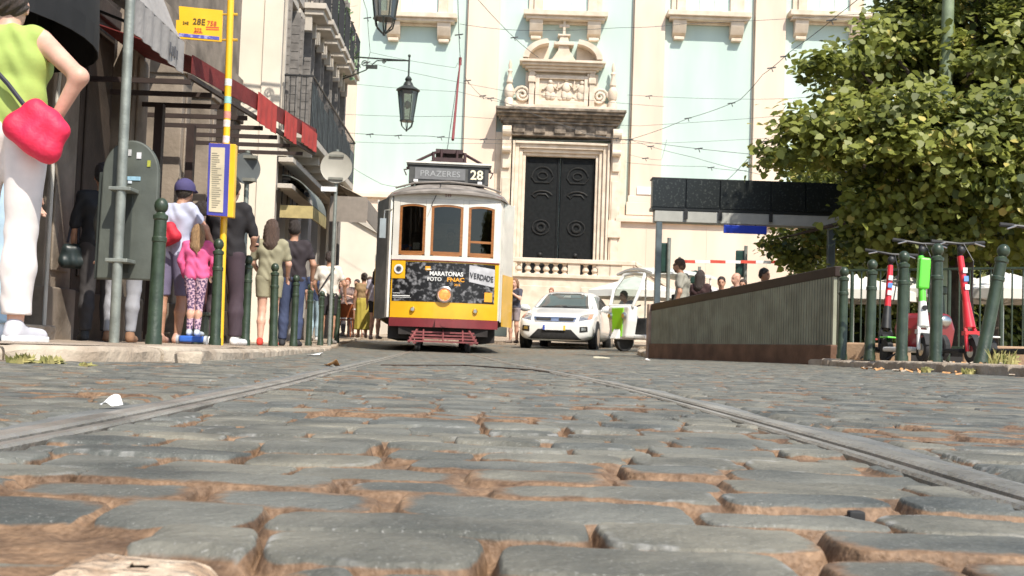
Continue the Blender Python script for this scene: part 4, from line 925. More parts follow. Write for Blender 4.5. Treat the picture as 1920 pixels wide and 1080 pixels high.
q = MB(); drape(q, bv, [(-.70, 0, 1.02), (.70, 0, 1.02), (.57, 0, 1.40), (-.57, 0, 1.40)], (0, 1, 0), Y0, .006, 12, 8); ws = q.build('windscreen', m_cg, car, smooth=True)
q = MB(); drape(q, bv, [(-.69, 0, .998), (.69, 0, .998), (.70, 0, 1.02), (-.70, 0, 1.02)], (0, 1, 0), Y0, .008, 12, 1); q.tube([(-.5, 1.1, 1.03), (.1, 1.12, 1.05)], .01, 5); q.tube([(.0, 1.1, 1.03), (.6, 1.15, 1.05)], .01, 5); q.build('wiper', m_rub, car)
for s in (-1, 1):
    q = MB()
    drape(q, bv, [(0, 1.45, 1.00), (0, 2.35, 1.00), (0, 2.35, 1.36), (0, 1.98, 1.34)], (-s, 0, 0), 2.5, .006, 8, 6); drape(q, bv, [(0, 2.42, 1.00), (0, 3.55, 1.02), (0, 3.25, 1.34), (0, 2.42, 1.36)], (-s, 0, 0), 2.5, .006, 8, 6); q.build('side_window', m_cg, car, smooth=True)
    q = MB(); drape(q, bv, [(s*.55, 0, .66), (s*.83, 0, .72), (s*.80, 0, .88), (s*.56, 0, .80)], (0, 1, 0), Y0, .010, 8, 5); h = q.build('headlight', mat('headlamp_glass', (.42, .42, .42), .08, .35, 14, metal=.6), car, smooth=True)
    q = MB(); drape(q, bv, [(s*.74, 0, .71), (s*.82, 0, .73), (s*.80, 0, .85), (s*.74, 0, .83)], (0, 1, 0), Y0, .014, 4, 3); q.build('indicator', mat('amber_lens', (.55, .22, .12), .15, .15, 9), h, smooth=True)
    q = MB(); drape(q, bv, [(s*.58, 0, .40), (s*.76, 0, .42), (s*.75, 0, .54), (s*.58, 0, .53)], (0, 1, 0), Y0, .008, 4, 3); fg = q.build('fog_lamp', m_rub, car)
    q = MB(); drape(q, bv, [(s*.62, 0, .44), (s*.72, 0, .45), (s*.71, 0, .51), (s*.62, 0, .51)], (0, 1, 0), Y0, .014, 3, 2); q.build('lens', m_chr, fg, smooth=True)
    q = MB(); q.sphere((s*1.0, 1.50, 1.0), .12, sc=(1.1, .7, .75)); q.cyl((s*.86, 1.5, .97), (s*.98, 1.5, .97), .03); q.build('wing_mirror', m_car, car, smooth=True)
    for y in (.82, 3.42):
        q = MB(); q.cyl((s*.70, y, .31), (s*.902, y, .31), .315, n=28); w_ = q.build('wheel', m_rub, car, bevel=.03)
        q = MB(); q.cyl((s*.88, y, .31), (s*.908, y, .31), .21, n=20)
        q.build('rim', m_chr, w_)
        q = MB(); q.cyl((s*.80, y, .33), (s*.896, y, .33), .37, n=28); q.build('wheel_arch', m_rub, car)
q = MB(); drape(q, bv, [(-.46, 0, .64), (.46, 0, .64), (.50, 0, .75), (-.50, 0, .75)], (0, 1, 0), Y0, .012, 12, 3); gr_ = q.build('grille', mat('chrome_strip', (.6, .6, .6), .2, .1, 5, metal=1), car, smooth=True)
q = MB(); drape(q, bv, [(-.42, 0, .66), (-.09, 0, .66), (-.09, 0, .73), (-.45, 0, .73)], (0, 1, 0), Y0, .018, 5, 2); drape(q, bv, [(.09, 0, .66), (.42, 0, .66), (.45, 0, .73), (.09, 0, .73)], (0, 1, 0), Y0, .018, 5, 2); q.build('grille_mesh', m_rub, gr_)
q = MB(); drape(q, bv, [(-.60, 0, .24), (.60, 0, .24), (.38, 0, .46), (-.38, 0, .46)], (0, 1, 0), Y0, .012, 12, 5); drape(q, bv, [(-.66, 0, .225), (.66, 0, .225), (.60, 0, .25), (-.60, 0, .25)], (0, 1, 0), Y0, .012, 12, 1); q.build('lower_grille', m_rub, car, smooth=True)
q = MB(); q.box(-.26, .26, -.045, -.03, .44, .55); npl = q.build('number_plate', m_wprint, car)
q = MB(); q.box(-.26, -.215, -.049, -.0455, .44, .55); q.build('plate_band', mat('plate_blue', (.03, .08, .45), .4, .05, 5), npl)
q = MB(); q.box(.215, .26, -.049, -.0455, .44, .55); q.build('plate_year_band', mat('plate_yellow', (.80, .55, .05), .4, .05, 5), npl)
q = MB(); drape(q, bv, [(-.08, 0, 1.28), (.10, 0, 1.28), (.08, 0, 1.34), (-.06, 0, 1.34)], (0, 1, 0), Y0, .010, 4, 2); q.build('interior_mirror', m_chr, ws)

# ================================================================== tuk-tuk (white and lime)
m_lime = mat('lime_paint', (.28, .72, .03), .35, .06, 3, coat=.4)
tp = P(1160, 655, 27.0)
tk = thing('tuk_tuk', 'white and lime green three-wheeled tuk-tuk with round-cornered windscreen beside the white car', 'tuk-tuk', (tp.x, 27.0, float(g(tp.x, 27))), -.95)
q = MB(); q.prism([(-.28, .3), (.28, .3), (.36, .7), (.38, 1.05), (-.38, 1.05), (-.36, .7)], -.05, .25); q.build('front_shield', m_car, tk, bevel=.06, seg=3)
q = MB(); q.prism([(-.16, .34), (.16, .34), (.2, 1.0), (-.2, 1.0)], -.075, -.052); q.build('front_panel', m_lime, tk, bevel=.008)
q = MB(); q.tube([(-.40, .05, 1.05), (-.46, .2, 1.45), (-.36, .42, 1.80), (0, .46, 1.84), (.36, .42, 1.80), (.46, .2, 1.45), (.40, .05, 1.05), (-.40, .05, 1.05)], .045, 8); f = q.build('windscreen_frame', m_car, tk, smooth=True)
q = MB(); q.add([(-.38, .07, 1.07), (.38, .07, 1.07), (.42, .2, 1.45), (.33, .41, 1.77), (-.33, .41, 1.77), (-.42, .2, 1.45)], [(0, 1, 2, 5), (5, 2, 3, 4)]); q.build('windscreen', glass('clear_windscreen', (.7, .78, .72), .12), f)
q = MB(); q.grid(lambda u, v: (-.62+1.24*u, .40+2.1*v, 1.84+.12*math.sin(math.pi*u)+.06*math.sin(math.pi*v)), 10, 8, thick=(0, 0, -.05)); q.build('roof', m_car, tk, smooth=40)
q = MB(); q.box(-.60, .60, .25, 2.4, .30, .40); q.build('floor', m_car, tk, bevel=.03)
q = MB(); q.box(-.62, .62, 1.35, 2.45, .401, .86); q.build('rear_body', m_lime, tk, bevel=.05)
q = MB(); q.box(-.55, .55, 1.40, 1.95, .87, .98); q.box(-.55, .55, 2.1, 2.25, .87, 1.45); q.build('bench_seat', m_rub, tk, bevel=.04)
q = MB(); q.box(-.22, .22, .62, .98, .41, .80); q.build('driver_seat', m_rub, tk, bevel=.04)
for s in (-1, 1):
    q = MB(); q.tube([(s*.57, 2.35, .85), (s*.58, 2.3, 1.86)], .025); q.tube([(s*.58, 1.3, .8), (s*.58, 1.3, 1.86)], .02); q.build('roof_post', m_car, tk)
    q = MB(); q.cyl((s*.5-.06, 1.9, .26), (s*.5+.06, 1.9, .26), .26, n=22); q.build('wheel', m_rub, tk, bevel=.02)
    q = MB(); q.lathe([(.07, .02), (.08, -.02), (.05, -.05)], (s*.24, -.07, .82), 14, 'y'); q.build('headlight', m_chr, tk, smooth=True)
q = MB(); q.cyl((-.06, .15, .26), (.06, .15, .26), .26, n=22); q.build('wheel', m_rub, tk, bevel=.02)
q = MB(); q.prism([(-.20, .28), (.45, .28), (.35, .56), (-.05, .56)], -.12, .12, 'yz'); q.build('mudguard', m_car, tk, bevel=.03)
q = MB(); q.tube([(-.32, .35, 1.08), (0, .3, 1.0), (.32, .35, 1.08)], .016); q.build('handlebar', m_iron, tk, smooth=True)

# ================================================================== metro entrance
m_cor = mat('green_grey_corrugated_metal', (.27, .275, .20), .6, .2, 3, .1, 20)
A = Vector((2.36, 19.5, 0)); B = Vector((3.74, 13.5, 0)); L = (B-A).length; MA = math.atan2(B.y-A.y, B.x-A.x)
me_ = thing('metro_entrance', 'metro stair entrance with ribbed green side wall and black panelled canopy', 'metro entrance', (A.x, A.y, 0), MA)
zg = lambda t: float(gr(0, A.y+(B.y-A.y)*t))
z0a, z0b = zg(0), zg(1)
q = MB(); q.add([(0, -.06, -.1), (L, -.06, -.1), (L, .16, -.1), (0, .16, -.1), (0, -.06, z0a+.16), (L, -.06, z0b+.17), (L, .16, z0b+.17), (0, .16, z0a+.16)], [(0, 3, 2, 1), (4, 5, 6, 7), (0, 1, 5, 4), (1, 2, 6, 5), (2, 3, 7, 6), (3, 0, 4, 7)])
q.build('plinth', mat('brown_stone_plinth', (.16, .085, .05), .8, .3, 4, .3, 30), me_, bevel=.01)
topz = lambda t: .86 + (1.10-.86)*t
q = MB(); n = 92                                                                  # close upright flat bars over a sheet coloured dark for the shade in the gaps
for i in range(n):
    t0 = (i+.14)/n; t1 = (i+.80)/n; zb0 = (z0a+.161)*(1-t0)+(z0b+.171)*t0; zb1_ = (z0a+.161)*(1-t1)+(z0b+.171)*t1
    q.add([(L*t0, -.03, zb0), (L*t1, -.03, zb1_), (L*t1, .015, zb1_), (L*t0, .015, zb0), (L*t0, -.03, topz(t0)-.08), (L*t1, -.03, topz(t1)-.08), (L*t1, .015, topz(t1)-.08), (L*t0, .015, topz(t0)-.08)], [(0, 3, 2, 1), (4, 5, 6, 7), (0, 1, 5, 4), (1, 2, 6, 5), (2, 3, 7, 6), (3, 0, 4, 7)])
q.build('ribbed_side', m_cor, me_)
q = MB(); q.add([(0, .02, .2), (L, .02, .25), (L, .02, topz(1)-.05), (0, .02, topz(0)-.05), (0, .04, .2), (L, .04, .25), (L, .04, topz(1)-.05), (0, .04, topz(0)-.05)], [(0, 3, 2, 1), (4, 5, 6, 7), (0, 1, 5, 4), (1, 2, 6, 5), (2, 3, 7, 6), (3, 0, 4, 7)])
q.build('back_sheet', mat('shade_painted_sheet', (.07, .075, .055), .7, .2, 4), me_)  # sheet colour holds the shade of the recess behind the bars
q = MB(); q.add([(-.02, -.035, topz(0)-.10), (L+.02, -.035, topz(1)-.10), (L+.02, .06, topz(1)-.10), (-.02, .06, topz(0)-.10), (-.02, -.035, topz(0)+.02), (L+.02, -.035, topz(1)+.02), (L+.02, .06, topz(1)+.02), (-.02, .06, topz(0)+.02)], [(0, 3, 2, 1), (4, 5, 6, 7), (0, 1, 5, 4), (1, 2, 6, 5), (2, 3, 7, 6), (3, 0, 4, 7)])
q.build('top_rail', mat('dark_bronze_rail', (.03, .018, .013), .5, .2, 6, spec=.3), me_, bevel=.01)
q = MB(); q.box(-.12, -.025, -.07, .17, -.05, .88); q.build('end_pier', mat('pinkish_stone', (.40, .28, .21), .75, .2, 6), me_, bevel=.01)
inv = (Matrix.Translation(me_.location) @ Matrix.Rotation(MA, 4, 'Z')).inverted()
rot = Matrix.Rotation(-MA, 4, 'Z')
def wbox(q, x0, x1, y0, y1, z0, z1):       # box given in world axes, stored in the entrance's frame
    q.box(x0, x1, y0, y1, z0, z1, inv)
Dm = 20.0; xa = P(1222, 370, Dm).x; xb = P(1580, 370, Dm).x; zb_ = P(1400, 399, Dm).z; zt_ = P(1400, 338, Dm).z
q = MB(); wbox(q, P(1229, 500, Dm).x, P(1240, 500, Dm).x, Dm+.02, Dm+.14, .1, zb_-.0); q.build('post', mat('blue_grey_steel', (.13, .16, .17), .4, .15, 6, metal=.5), me_, bevel=.008)
q = MB(); wbox(q, P(1553, 500, Dm).x, P(1566, 500, Dm).x, Dm+.02, Dm+.14, .1, zb_-.0); q.build('post', MATS['blue_grey_steel'], me_, bevel=.008)
q = MB(); wbox(q, xa+.06, xb-.02, Dm+.01, Dm+.30, zb_-.20, zb_-.005); q.build('canopy_beam', mat('pale_steel_beam', (.42, .42, .38), .5, .1, 5), me_, bevel=.01)
q = MB(); wbox(q, xa, xb, Dm, Dm+.34, zb_, zb_+.05); wbox(q, xa, xb, Dm-.0, Dm+.34, zt_-.02, zt_); wbox(q, xa+.02, xb-.02, Dm+.03, Dm+.31, zb_+.05, zt_-.02); q.build('canopy', mat('black_canopy', (.012, .014, .013), .4, .2, 6), me_)
pnl = mat('dotted_black_panel', (.012, .014, .013), .30, .2, 30, col2=(.05, .055, .05), thr=(.60, .63), detail=2)
cuts = [1222, 1286, 1350, 1445, 1510, 1580]
for a, b in zip(cuts, cuts[1:]):
    q = MB(); wbox(q, P(a, 370, Dm).x+.012, P(b, 370, Dm).x-.012, Dm-.012, Dm-.001, zb_+.053, zt_-.023); q.build('canopy_panel', pnl, me_)
for a in (1286, 1350, 1445):
    q = MB(); x = P(a, 400, Dm).x; wbox(q, x-.03, x+.03, Dm-.03, Dm-.013, zb_-.15, zb_+.02); q.build('bracket', m_iron, me_)
q = MB(); a = P(1358, 421, Dm); b = P(1438, 439, Dm); wbox(q, a.x, b.x, Dm+.02, Dm+.08, b.z, a.z); sb = q.build('blue_sign', mat('blue_sign_enamel', (.02, .06, .55), .35, .05, 5), me_, bevel=.004)
q = MB(); wbox(q, a.x+.2, a.x+.215, Dm+.04, Dm+.055, a.z, zb_-.2); wbox(q, b.x-.2, b.x-.185, Dm+.04, Dm+.055, a.z, zb_-.2); q.build('hanger', m_iron, sb)
q = MB(); q.box(.2, L-.3, .2, 2.2, .05, .13); q.build('stairwell', m_dark, me_)

# ================================================================== street furniture
m_bol = mat('dark_green_bollard_paint', (.022, .036, .020), .4, .3, 9, .15, 40, col2=(.042, .064, .038), coat=.12)
def bollard_mesh():
    t = thing('bollard', 'x', 'bollard', (0, 0, 0), 0, 'green iron bollards along the left kerb')
    q = MB(); q.lathe([(.066, -.05), (.066, .06), (.058, .075), (.054, .68), (.054, .70)], n=20); q.build('shaft', m_bol, t, smooth=35)
    q = MB(); q.lathe([(.054, .70), (.060, .705), (.060, .73), (.052, .74), (.050, .85), (.060, .86), (.060, .885), (.040, .895), (.034, .905)], n=20); q.build('collar', m_bol, t, smooth=35)
    q = MB(); q.sphere((0, 0, .95), .056, 18, 12); q.build('ball_cap', m_bol, t, smooth=True)
    return t
bo = bollard_mesh(); first = True
BL = [(288, 640, 8.15, 1.0, .6, 'tallest, nearest bollard on the left pavement, in front of the man with the red bag'),
      (403, 647, 11.0, 1.0, -.5, 'bollard standing next to the yellow bus stop pole'),
      (459, 650, 12.8, 1.0, .2, 'bollard between the dark-trousered person and the woman in the olive romper'),
      (512, 650, 14.0, 1.0, -1.0, 'bollard just right of the woman in the olive romper'),
      (550, 650, 16.3, 1.0, .0, 'bollard in front of the man in the black t-shirt'),
      (578, 649, 18.6, 1.0, -1.2, 'bollard between the black t-shirt man and the white t-shirt man'),
      (600, 648, 20.6, 1.0, .0, 'thin distant bollard in front of the man in the white t-shirt'),
      (618, 646, 22.4, 1.0, -.8, 'second bollard from the far end of the left row'),
      (631, 644, 24.0, 1.0, .5, 'farthest and smallest bollard of the left row')]
for px, py, D, hgt, tilt, lab in BL:
    o = bo if first else copy_tree(bo); first = False
    p = P(px, py, D); o.location = (p.x, D, float(gl(p.x, D))); o.rotation_euler = (math.radians(tilt*.6), math.radians(tilt), rnd.random()*6); o['label'] = lab
    top = P(px, {288: 370, 403: 447, 459: 478, 512: 493, 550: 515, 578: 532, 600: 545, 618: 548, 631: 552}[px], D).z; s = (top - o.location.z)/1.006; o.scale = (.86, .86, s)
for px, py, D, ty, tilt, lab in ((1578, 670, 13.0, 500, .6, 'bollard at the right end of the ribbed metro wall'), (1630, 670, 12.0, 486, .8, 'bollard just left of the left red scooter'), (1690, 676, 10.9, 470, .5, 'bollard just right of the left red scooter'), (1754, 678, 10.1, 456, .2, 'bollard beside the lime green scooter, below the lamp pole'), (1838, 684, 9.6, 456, 11.0, 'bollard leaning strongly to the right beside the right-hand red scooter')):
    o = copy_tree(bo); p = P(px, py, D); o.location = (p.x, D, float(gr(p.x, D))-.01); o.rotation_euler = (0, math.radians(tilt), rnd.random()*.1)
    o['label'] = lab; o['group'] = 'green iron bollards along the right kerb'; s = (P(px, ty, D).z - o.location.z)/1.006/math.cos(math.radians(tilt)); o.scale = (.92, .92, s)

m_galv = mat('galvanised_pole', (.26, .28, .25), .5, .2, 8, .15, 40, metal=.4)
# grey pole with big panel seen from the back
gp = P(214, 634, 8.9)
t = thing('sign_pole', 'leaning grey metal pole carrying a large sign panel seen from the back with stickers', 'sign pole', (gp.x, 8.9, float(gl(gp.x, 8.9))))
tp_ = P(247, -60, 8.9) - t.location
q = MB(); q.tube([(0, 0, -.02), tp_], .038, 14); q.build('pole', m_galv, t, smooth=True)
q = MB(); pc = P(240, 400, 9.05)-t.location; zt1 = P(240, 262, 9.05).z-t.location.z; zb1 = P(240, 524, 9.05).z-t.location.z; hw_ = .225
outl = [(-hw_, zb1), (hw_, zb1), (hw_*.97, zt1-.28)] + [(hw_*.97*math.cos(a*.3142/2*1.0), zt1-.26+.26*math.sin(a*.3142/2)) for a in range(1, 10)] + [(-hw_*.97*math.cos((10-a)*.157), zt1-.26+.26*math.sin((10-a)*.157)) for a in range(0, 10)] + [(-hw_*.97, zt1-.28)]
q.prism([(pc.x+a, b) for a, b in outl], .16, .22); pn = q.build('sign_back', mat('grey_green_panel_back', (.085, .095, .08), .55, .2, 4, .1, 20), t, bevel=.012)
q = MB(); q.box(pc.x-hw_-.04, pc.x-hw_+.07, .225, .34, zb1+.0, zt1-.25); q.box(pc.x-.02, pc.x+.03, .15, .158, zb1+.05, zt1-.4); q.build('panel_rib', mat('dark_panel_side', (.035, .042, .036), .55, .2, 5), pn, bevel=.01)
for zz in (zb1+.12, zt1-.42): q = MB(); q.box(-.085+zz/tp_.z*tp_.x, .085+zz/tp_.z*tp_.x, -.045, .16, zz, zz+.028); q.build('clamp', m_galv, t, bevel=.005)
for dx, dz, sx_, sz_, c, nm in ((-.02, -.10, .04, .05, (.55, .55, .55), 'sticker'), (.06, -.12, .035, .05, (.60, .58, .60), 'sticker'), (.03, -.30, .10, .03, (.30, .50, .62), 'sticker'), (.14, -.18, .025, .05, (.35, .36, .05), 'sticker'), (-.09, -.15, .03, .03, (.3, .3, .3), 'sticker'), (.0, -.33, .03, .02, (.6, .65, .7), 'sticker')):
    q = MB(); q.box(pc.x+dx-sx_/2, pc.x+dx+sx_/2, .153, .159, zt1+dz-sz_/2, zt1+dz+sz_/2); q.build(nm, mat('sticker_%d%d%d' % tuple(int(k*99) for k in c), c, .5, .2, 30), pn)
# bus stop
bp_ = P(413, 630, 11.6)
t = thing('bus_stop', 'leaning yellow bus stop pole with route flag and blue-framed timetable case', 'bus stop', (bp_.x, 11.6, float(gl(bp_.x, 11.6))))
tt = P(434, -40, 11.6)-t.location; dirp = tt/tt.z
m_by = mat('bus_stop_yellow', (.88, .50, .02), .4, .06, 4, coat=.3)
q = MB(); q.tube([(0, 0, -.02), tt], .034, 14); q.build('pole', m_by, t, smooth=True)
def loc(px, py, dy=0): return P(px, py, 11.6+dy)-t.location
q = MB(); a = loc(336, 12), loc(418, 20), loc(416, 79), loc(330, 72)
pts = [loc(336, 12), loc(418, 20), loc(416, 79), loc(330, 72), loc(331, 38), loc(337, 38)]
q.add([p+Vector((0, -.012, 0)) for p in pts]+[p+Vector((0, .012, 0)) for p in pts], [(0, 1, 2, 3, 4, 5), (11, 10, 9, 8, 7, 6)]+[(i, (i+1) % 6, 6+(i+1) % 6, 6+i) for i in range(6)]); fl = q.build('route_flag', m_by, t)
lean = math.atan2(loc(418, 20).z-loc(336, 13).z, loc(418, 20).x-loc(336, 13).x)
q = MB(); c1 = loc(336, 66); c2 = loc(412, 73); q.add([c1+Vector((0, -.016, .018)), c2+Vector((0, -.016, .018)), c2+Vector((0, -.016, -.015)), c1+Vector((0, -.016, -.015)), c1+Vector((0, -.013, .018)), c2+Vector((0, -.013, .018)), c2+Vector((0, -.013, -.015)), c1+Vector((0, -.013, -.015))], [(0, 1, 2, 3), (0, 1, 5, 4), (3, 2, 6, 7)])
q.build('blue_band', mat('blue_band', (.10, .10, .42), .4, .1, 12, col2=(.35, .35, .6), thr=(.55, .6)), fl)
m_kp = mat('dark_print', (.10, .07, .02), .6, .1, 9); m_rp = mat('red_print', (.62, .10, .04), .6, .1, 9)
for s, px, py, sz, mm in (('28E', 374, 42, .085, m_kp), ('202', 372, 57, .05, m_rp), ('758', 398, 45, .065, m_rp), ('24E', 349, 44, .04, m_kp)):
    p = loc(px, py); text(s, sz, mm, fl, (p.x, -.016, p.z), (math.pi/2, -lean, 0), bold=.01)
q = MB()
for px, py, w_, h_ in ((399, 52, .13, .012), (399, 56, .13, .01), (372, 62, .09, .008)): p = loc(px, py); q.box(p.x-w_/2, p.x+w_/2, -.015, -.0125, p.z-h_/2, p.z+h_/2)
q.build('flag_print_line', m_rp, fl)
q = MB()
for py in (27, 75): a = loc(416, py); b = loc(440, py); q.tube([a, b], .010, 6); q.cyl(b-Vector((.03, 0, 0)), b+Vector((.03, 0, 0)), .014, n=6)
q.build('flag_bracket', mat('yellow_clamp', (.6, .35, .03), .5, .2, 9), t)
tc0 = loc(398, 273, -.07); tc1 = loc(438, 409, -.07); cw0 = loc(447, 277, -.07)
def case(q, pa, pb, pc_, pd, y0, y1): 
    ps = [loc(*p) for p in (pa, pb, pc_, pd)]; q.add([Vector((p.x, y0, p.z)) for p in ps]+[Vector((p.x, y1, p.z)) for p in ps], [(0, 1, 2, 3), (7, 6, 5, 4)]+[(i, (i+1) % 4, 4+(i+1) % 4, 4+i) for i in range(4)])
q = MB(); case(q, (400, 272), (448, 275), (443, 411), (395, 406), -.14, -.05); cs = q.build('timetable_case', m_by, t, bevel=.006)
q = MB(); case(q, (399, 273), (438, 275), (433, 409), (395, 406), -.152, -.142); q.build('blue_frame', mat('blue_frame', (.07, .07, .36), .4, .1, 5), cs)
q = MB(); case(q, (403, 281), (429, 282), (425, 402), (399, 400), -.158, -.153); sh = q.build('timetable_sheet', mat('timetable_paper', (.60, .52, .36), .6, .12, 5), cs)
q = MB()
rr = random.Random(3)
for i in range(26):
    yy = 292+i*4.0; a = loc(404.5, yy); b = loc(404.5+rr.uniform(8, 19), yy); q.box(a.x, b.x, -.1605, -.1585, a.z-.004, a.z+.004)
q.build('timetable_print', mat('grey_print', (.30, .27, .20), .6, .1, 9), sh)
for px, py, c in ((428, 155, (.7, .7, .65)), (427, 188, (.3, .55, .5)), (426, 216, (.6, .25, .2)), (425, 232, (.7, .6, .55)), (424, 262, (.65, .55, .6))):
    q = MB(); p = loc(px, py); q.cyl(p-Vector((0, 0, .035)), p+Vector((0, 0, .035)), .0362, n=14); q.build('sticker', mat('sticker_%d%d' % (c[0]*99, c[1]*99), c, .5, .15, 30), t, smooth=True)
# two round signs seen from behind
def round_sign(px, py, D, rpx, base, label, m, yaw=0.0, plate=False):
    c = P(px, py, D); b = P(base[0], base[1], D); r = rpx/F*D
    t = thing('round_sign', label, 'traffic sign', (b.x, D, float(gl(b.x, D)))); c = c - t.location
    q = MB(); top = c + Vector((0, .03, r*1.15)); q.tube([(0, .03, 0), top], .032, 12); q.build('pole', m_galv, t, smooth=True)
    q = MB(); q.lathe([(r*.96, -.006), (r, -.012), (r, .006), (r*.98, .008)], (0, 0, 0), 36, 'y'); q.build('disc', m, t, smooth=35, loc=(c.x, -.02, c.z), rot=(0, 0, yaw))
    q = MB()
    for s in (-1, 1): q.box(c.x-.13, c.x+.13, -.06, .06, c.z+s*r*.72-.02, c.z+s*r*.72+.02)
    q.build('bracket', mat('grey_bracket', (.20, .20, .17), .6, .2, 8), t)
    if plate: q = MB(); q.box(c.x-.26, c.x+.02, -.03, -.01, c.z-r*1.55, c.z-r*1.25); q.build('name_plate', m_wprint, t, bevel=.004)
    return t
round_sign(631, 314, 21.0, 30, (617, 641), 'pale round traffic sign on a white-stickered pole at the end of the bollard row', mat('pale_sign_back', (.42, .40, .34), .6, .08, 4), 0, True)
round_sign(462, 316, 15.2, 30, (452, 636), 'dark grey round sign seen from behind, half hidden by the timetable case', mat('dark_sign_back', (.10, .11, .11), .6, .12, 4), .75)
# street lamp pole in front of the tree
lp_ = P(1756, 672, 15.5)
t = thing('lamp_pole', 'tall green-grey lamp pole leaning slightly in front of the tree', 'lamp pole', (lp_.x, 15.5, float(gr(lp_.x, 15.5))))
q = MB(); tpz = P(1779, -30, 15.5)-t.location; q.tube([(0, 0, 0), tpz, tpz*1.35], [.11, .075, .07], 16); q.build('pole', mat('green_grey_pole', (.20, .25, .15), .5, .2, 5, .15, 30), t, smooth=True)
q = MB(); q.lathe([(.15, -.02), (.15, .12), (.12, .16), (.11, .9), (.13, .92), (.13, 1.0), (.09, 1.04)], n=18); q.build('pole_base', m_bol, t, smooth=35)
q = MB(); e = tpz*1.35; q.tube([e, e+Vector((-.3, .1, .35)), e+Vector((-1.0, .3, .45))], .035); q.build('lamp_arm', m_galv, t, smooth=True)
q = MB(); q.sphere(e+Vector((-1.25, .35, .43)), .16, sc=(2, 1, .6)); q.build('lamp_head', m_galv, t, smooth=True)

# green railing with bars behind the right bollards
f0 = P(1592, 505, 13.6); f1 = P(2010, 512, 12.2)
fn_ = thing('railing', 'green metal railing with thin upright bars behind the scooters', 'railing', (f0.x, f0.y, float(gr(0, 13.4))))
d_ = (f1-f0); Lf = math.hypot(d_.x, d_.y); fn_.rotation_euler = (0, 0, math.atan2(d_.y, d_.x)); zt2 = f0.z-fn_.location.z
q = MB(); q.box(0, Lf, -.02, .02, zt2-.025, zt2); q.box(0, Lf, -.015, .015, .16, .19); q.build('rail_bar', m_bol, fn_, bevel=.004)
n = 22
for k in range(n):
    q = MB(); x = .04+k*(Lf-.08)/(n-1); r_ = .022 if k % 5 == 0 else .0095; q.cyl((x, 0, (0 if k % 5 == 0 else .19)), (x, 0, zt2-.026), r_, n=8); q.build('upright', m_bol, fn_, smooth=35)
q = MB()
for a, b in ((.1, .75), (Lf-1.0, Lf-.05)): q.box(a, b, -.35, -.05, -.02, .20)
o = q.build('stone_footing', mat('warm_footing_stone', (.42, .28, .17), .8, .2, 5, .3, 30), fn_, bevel=.02)

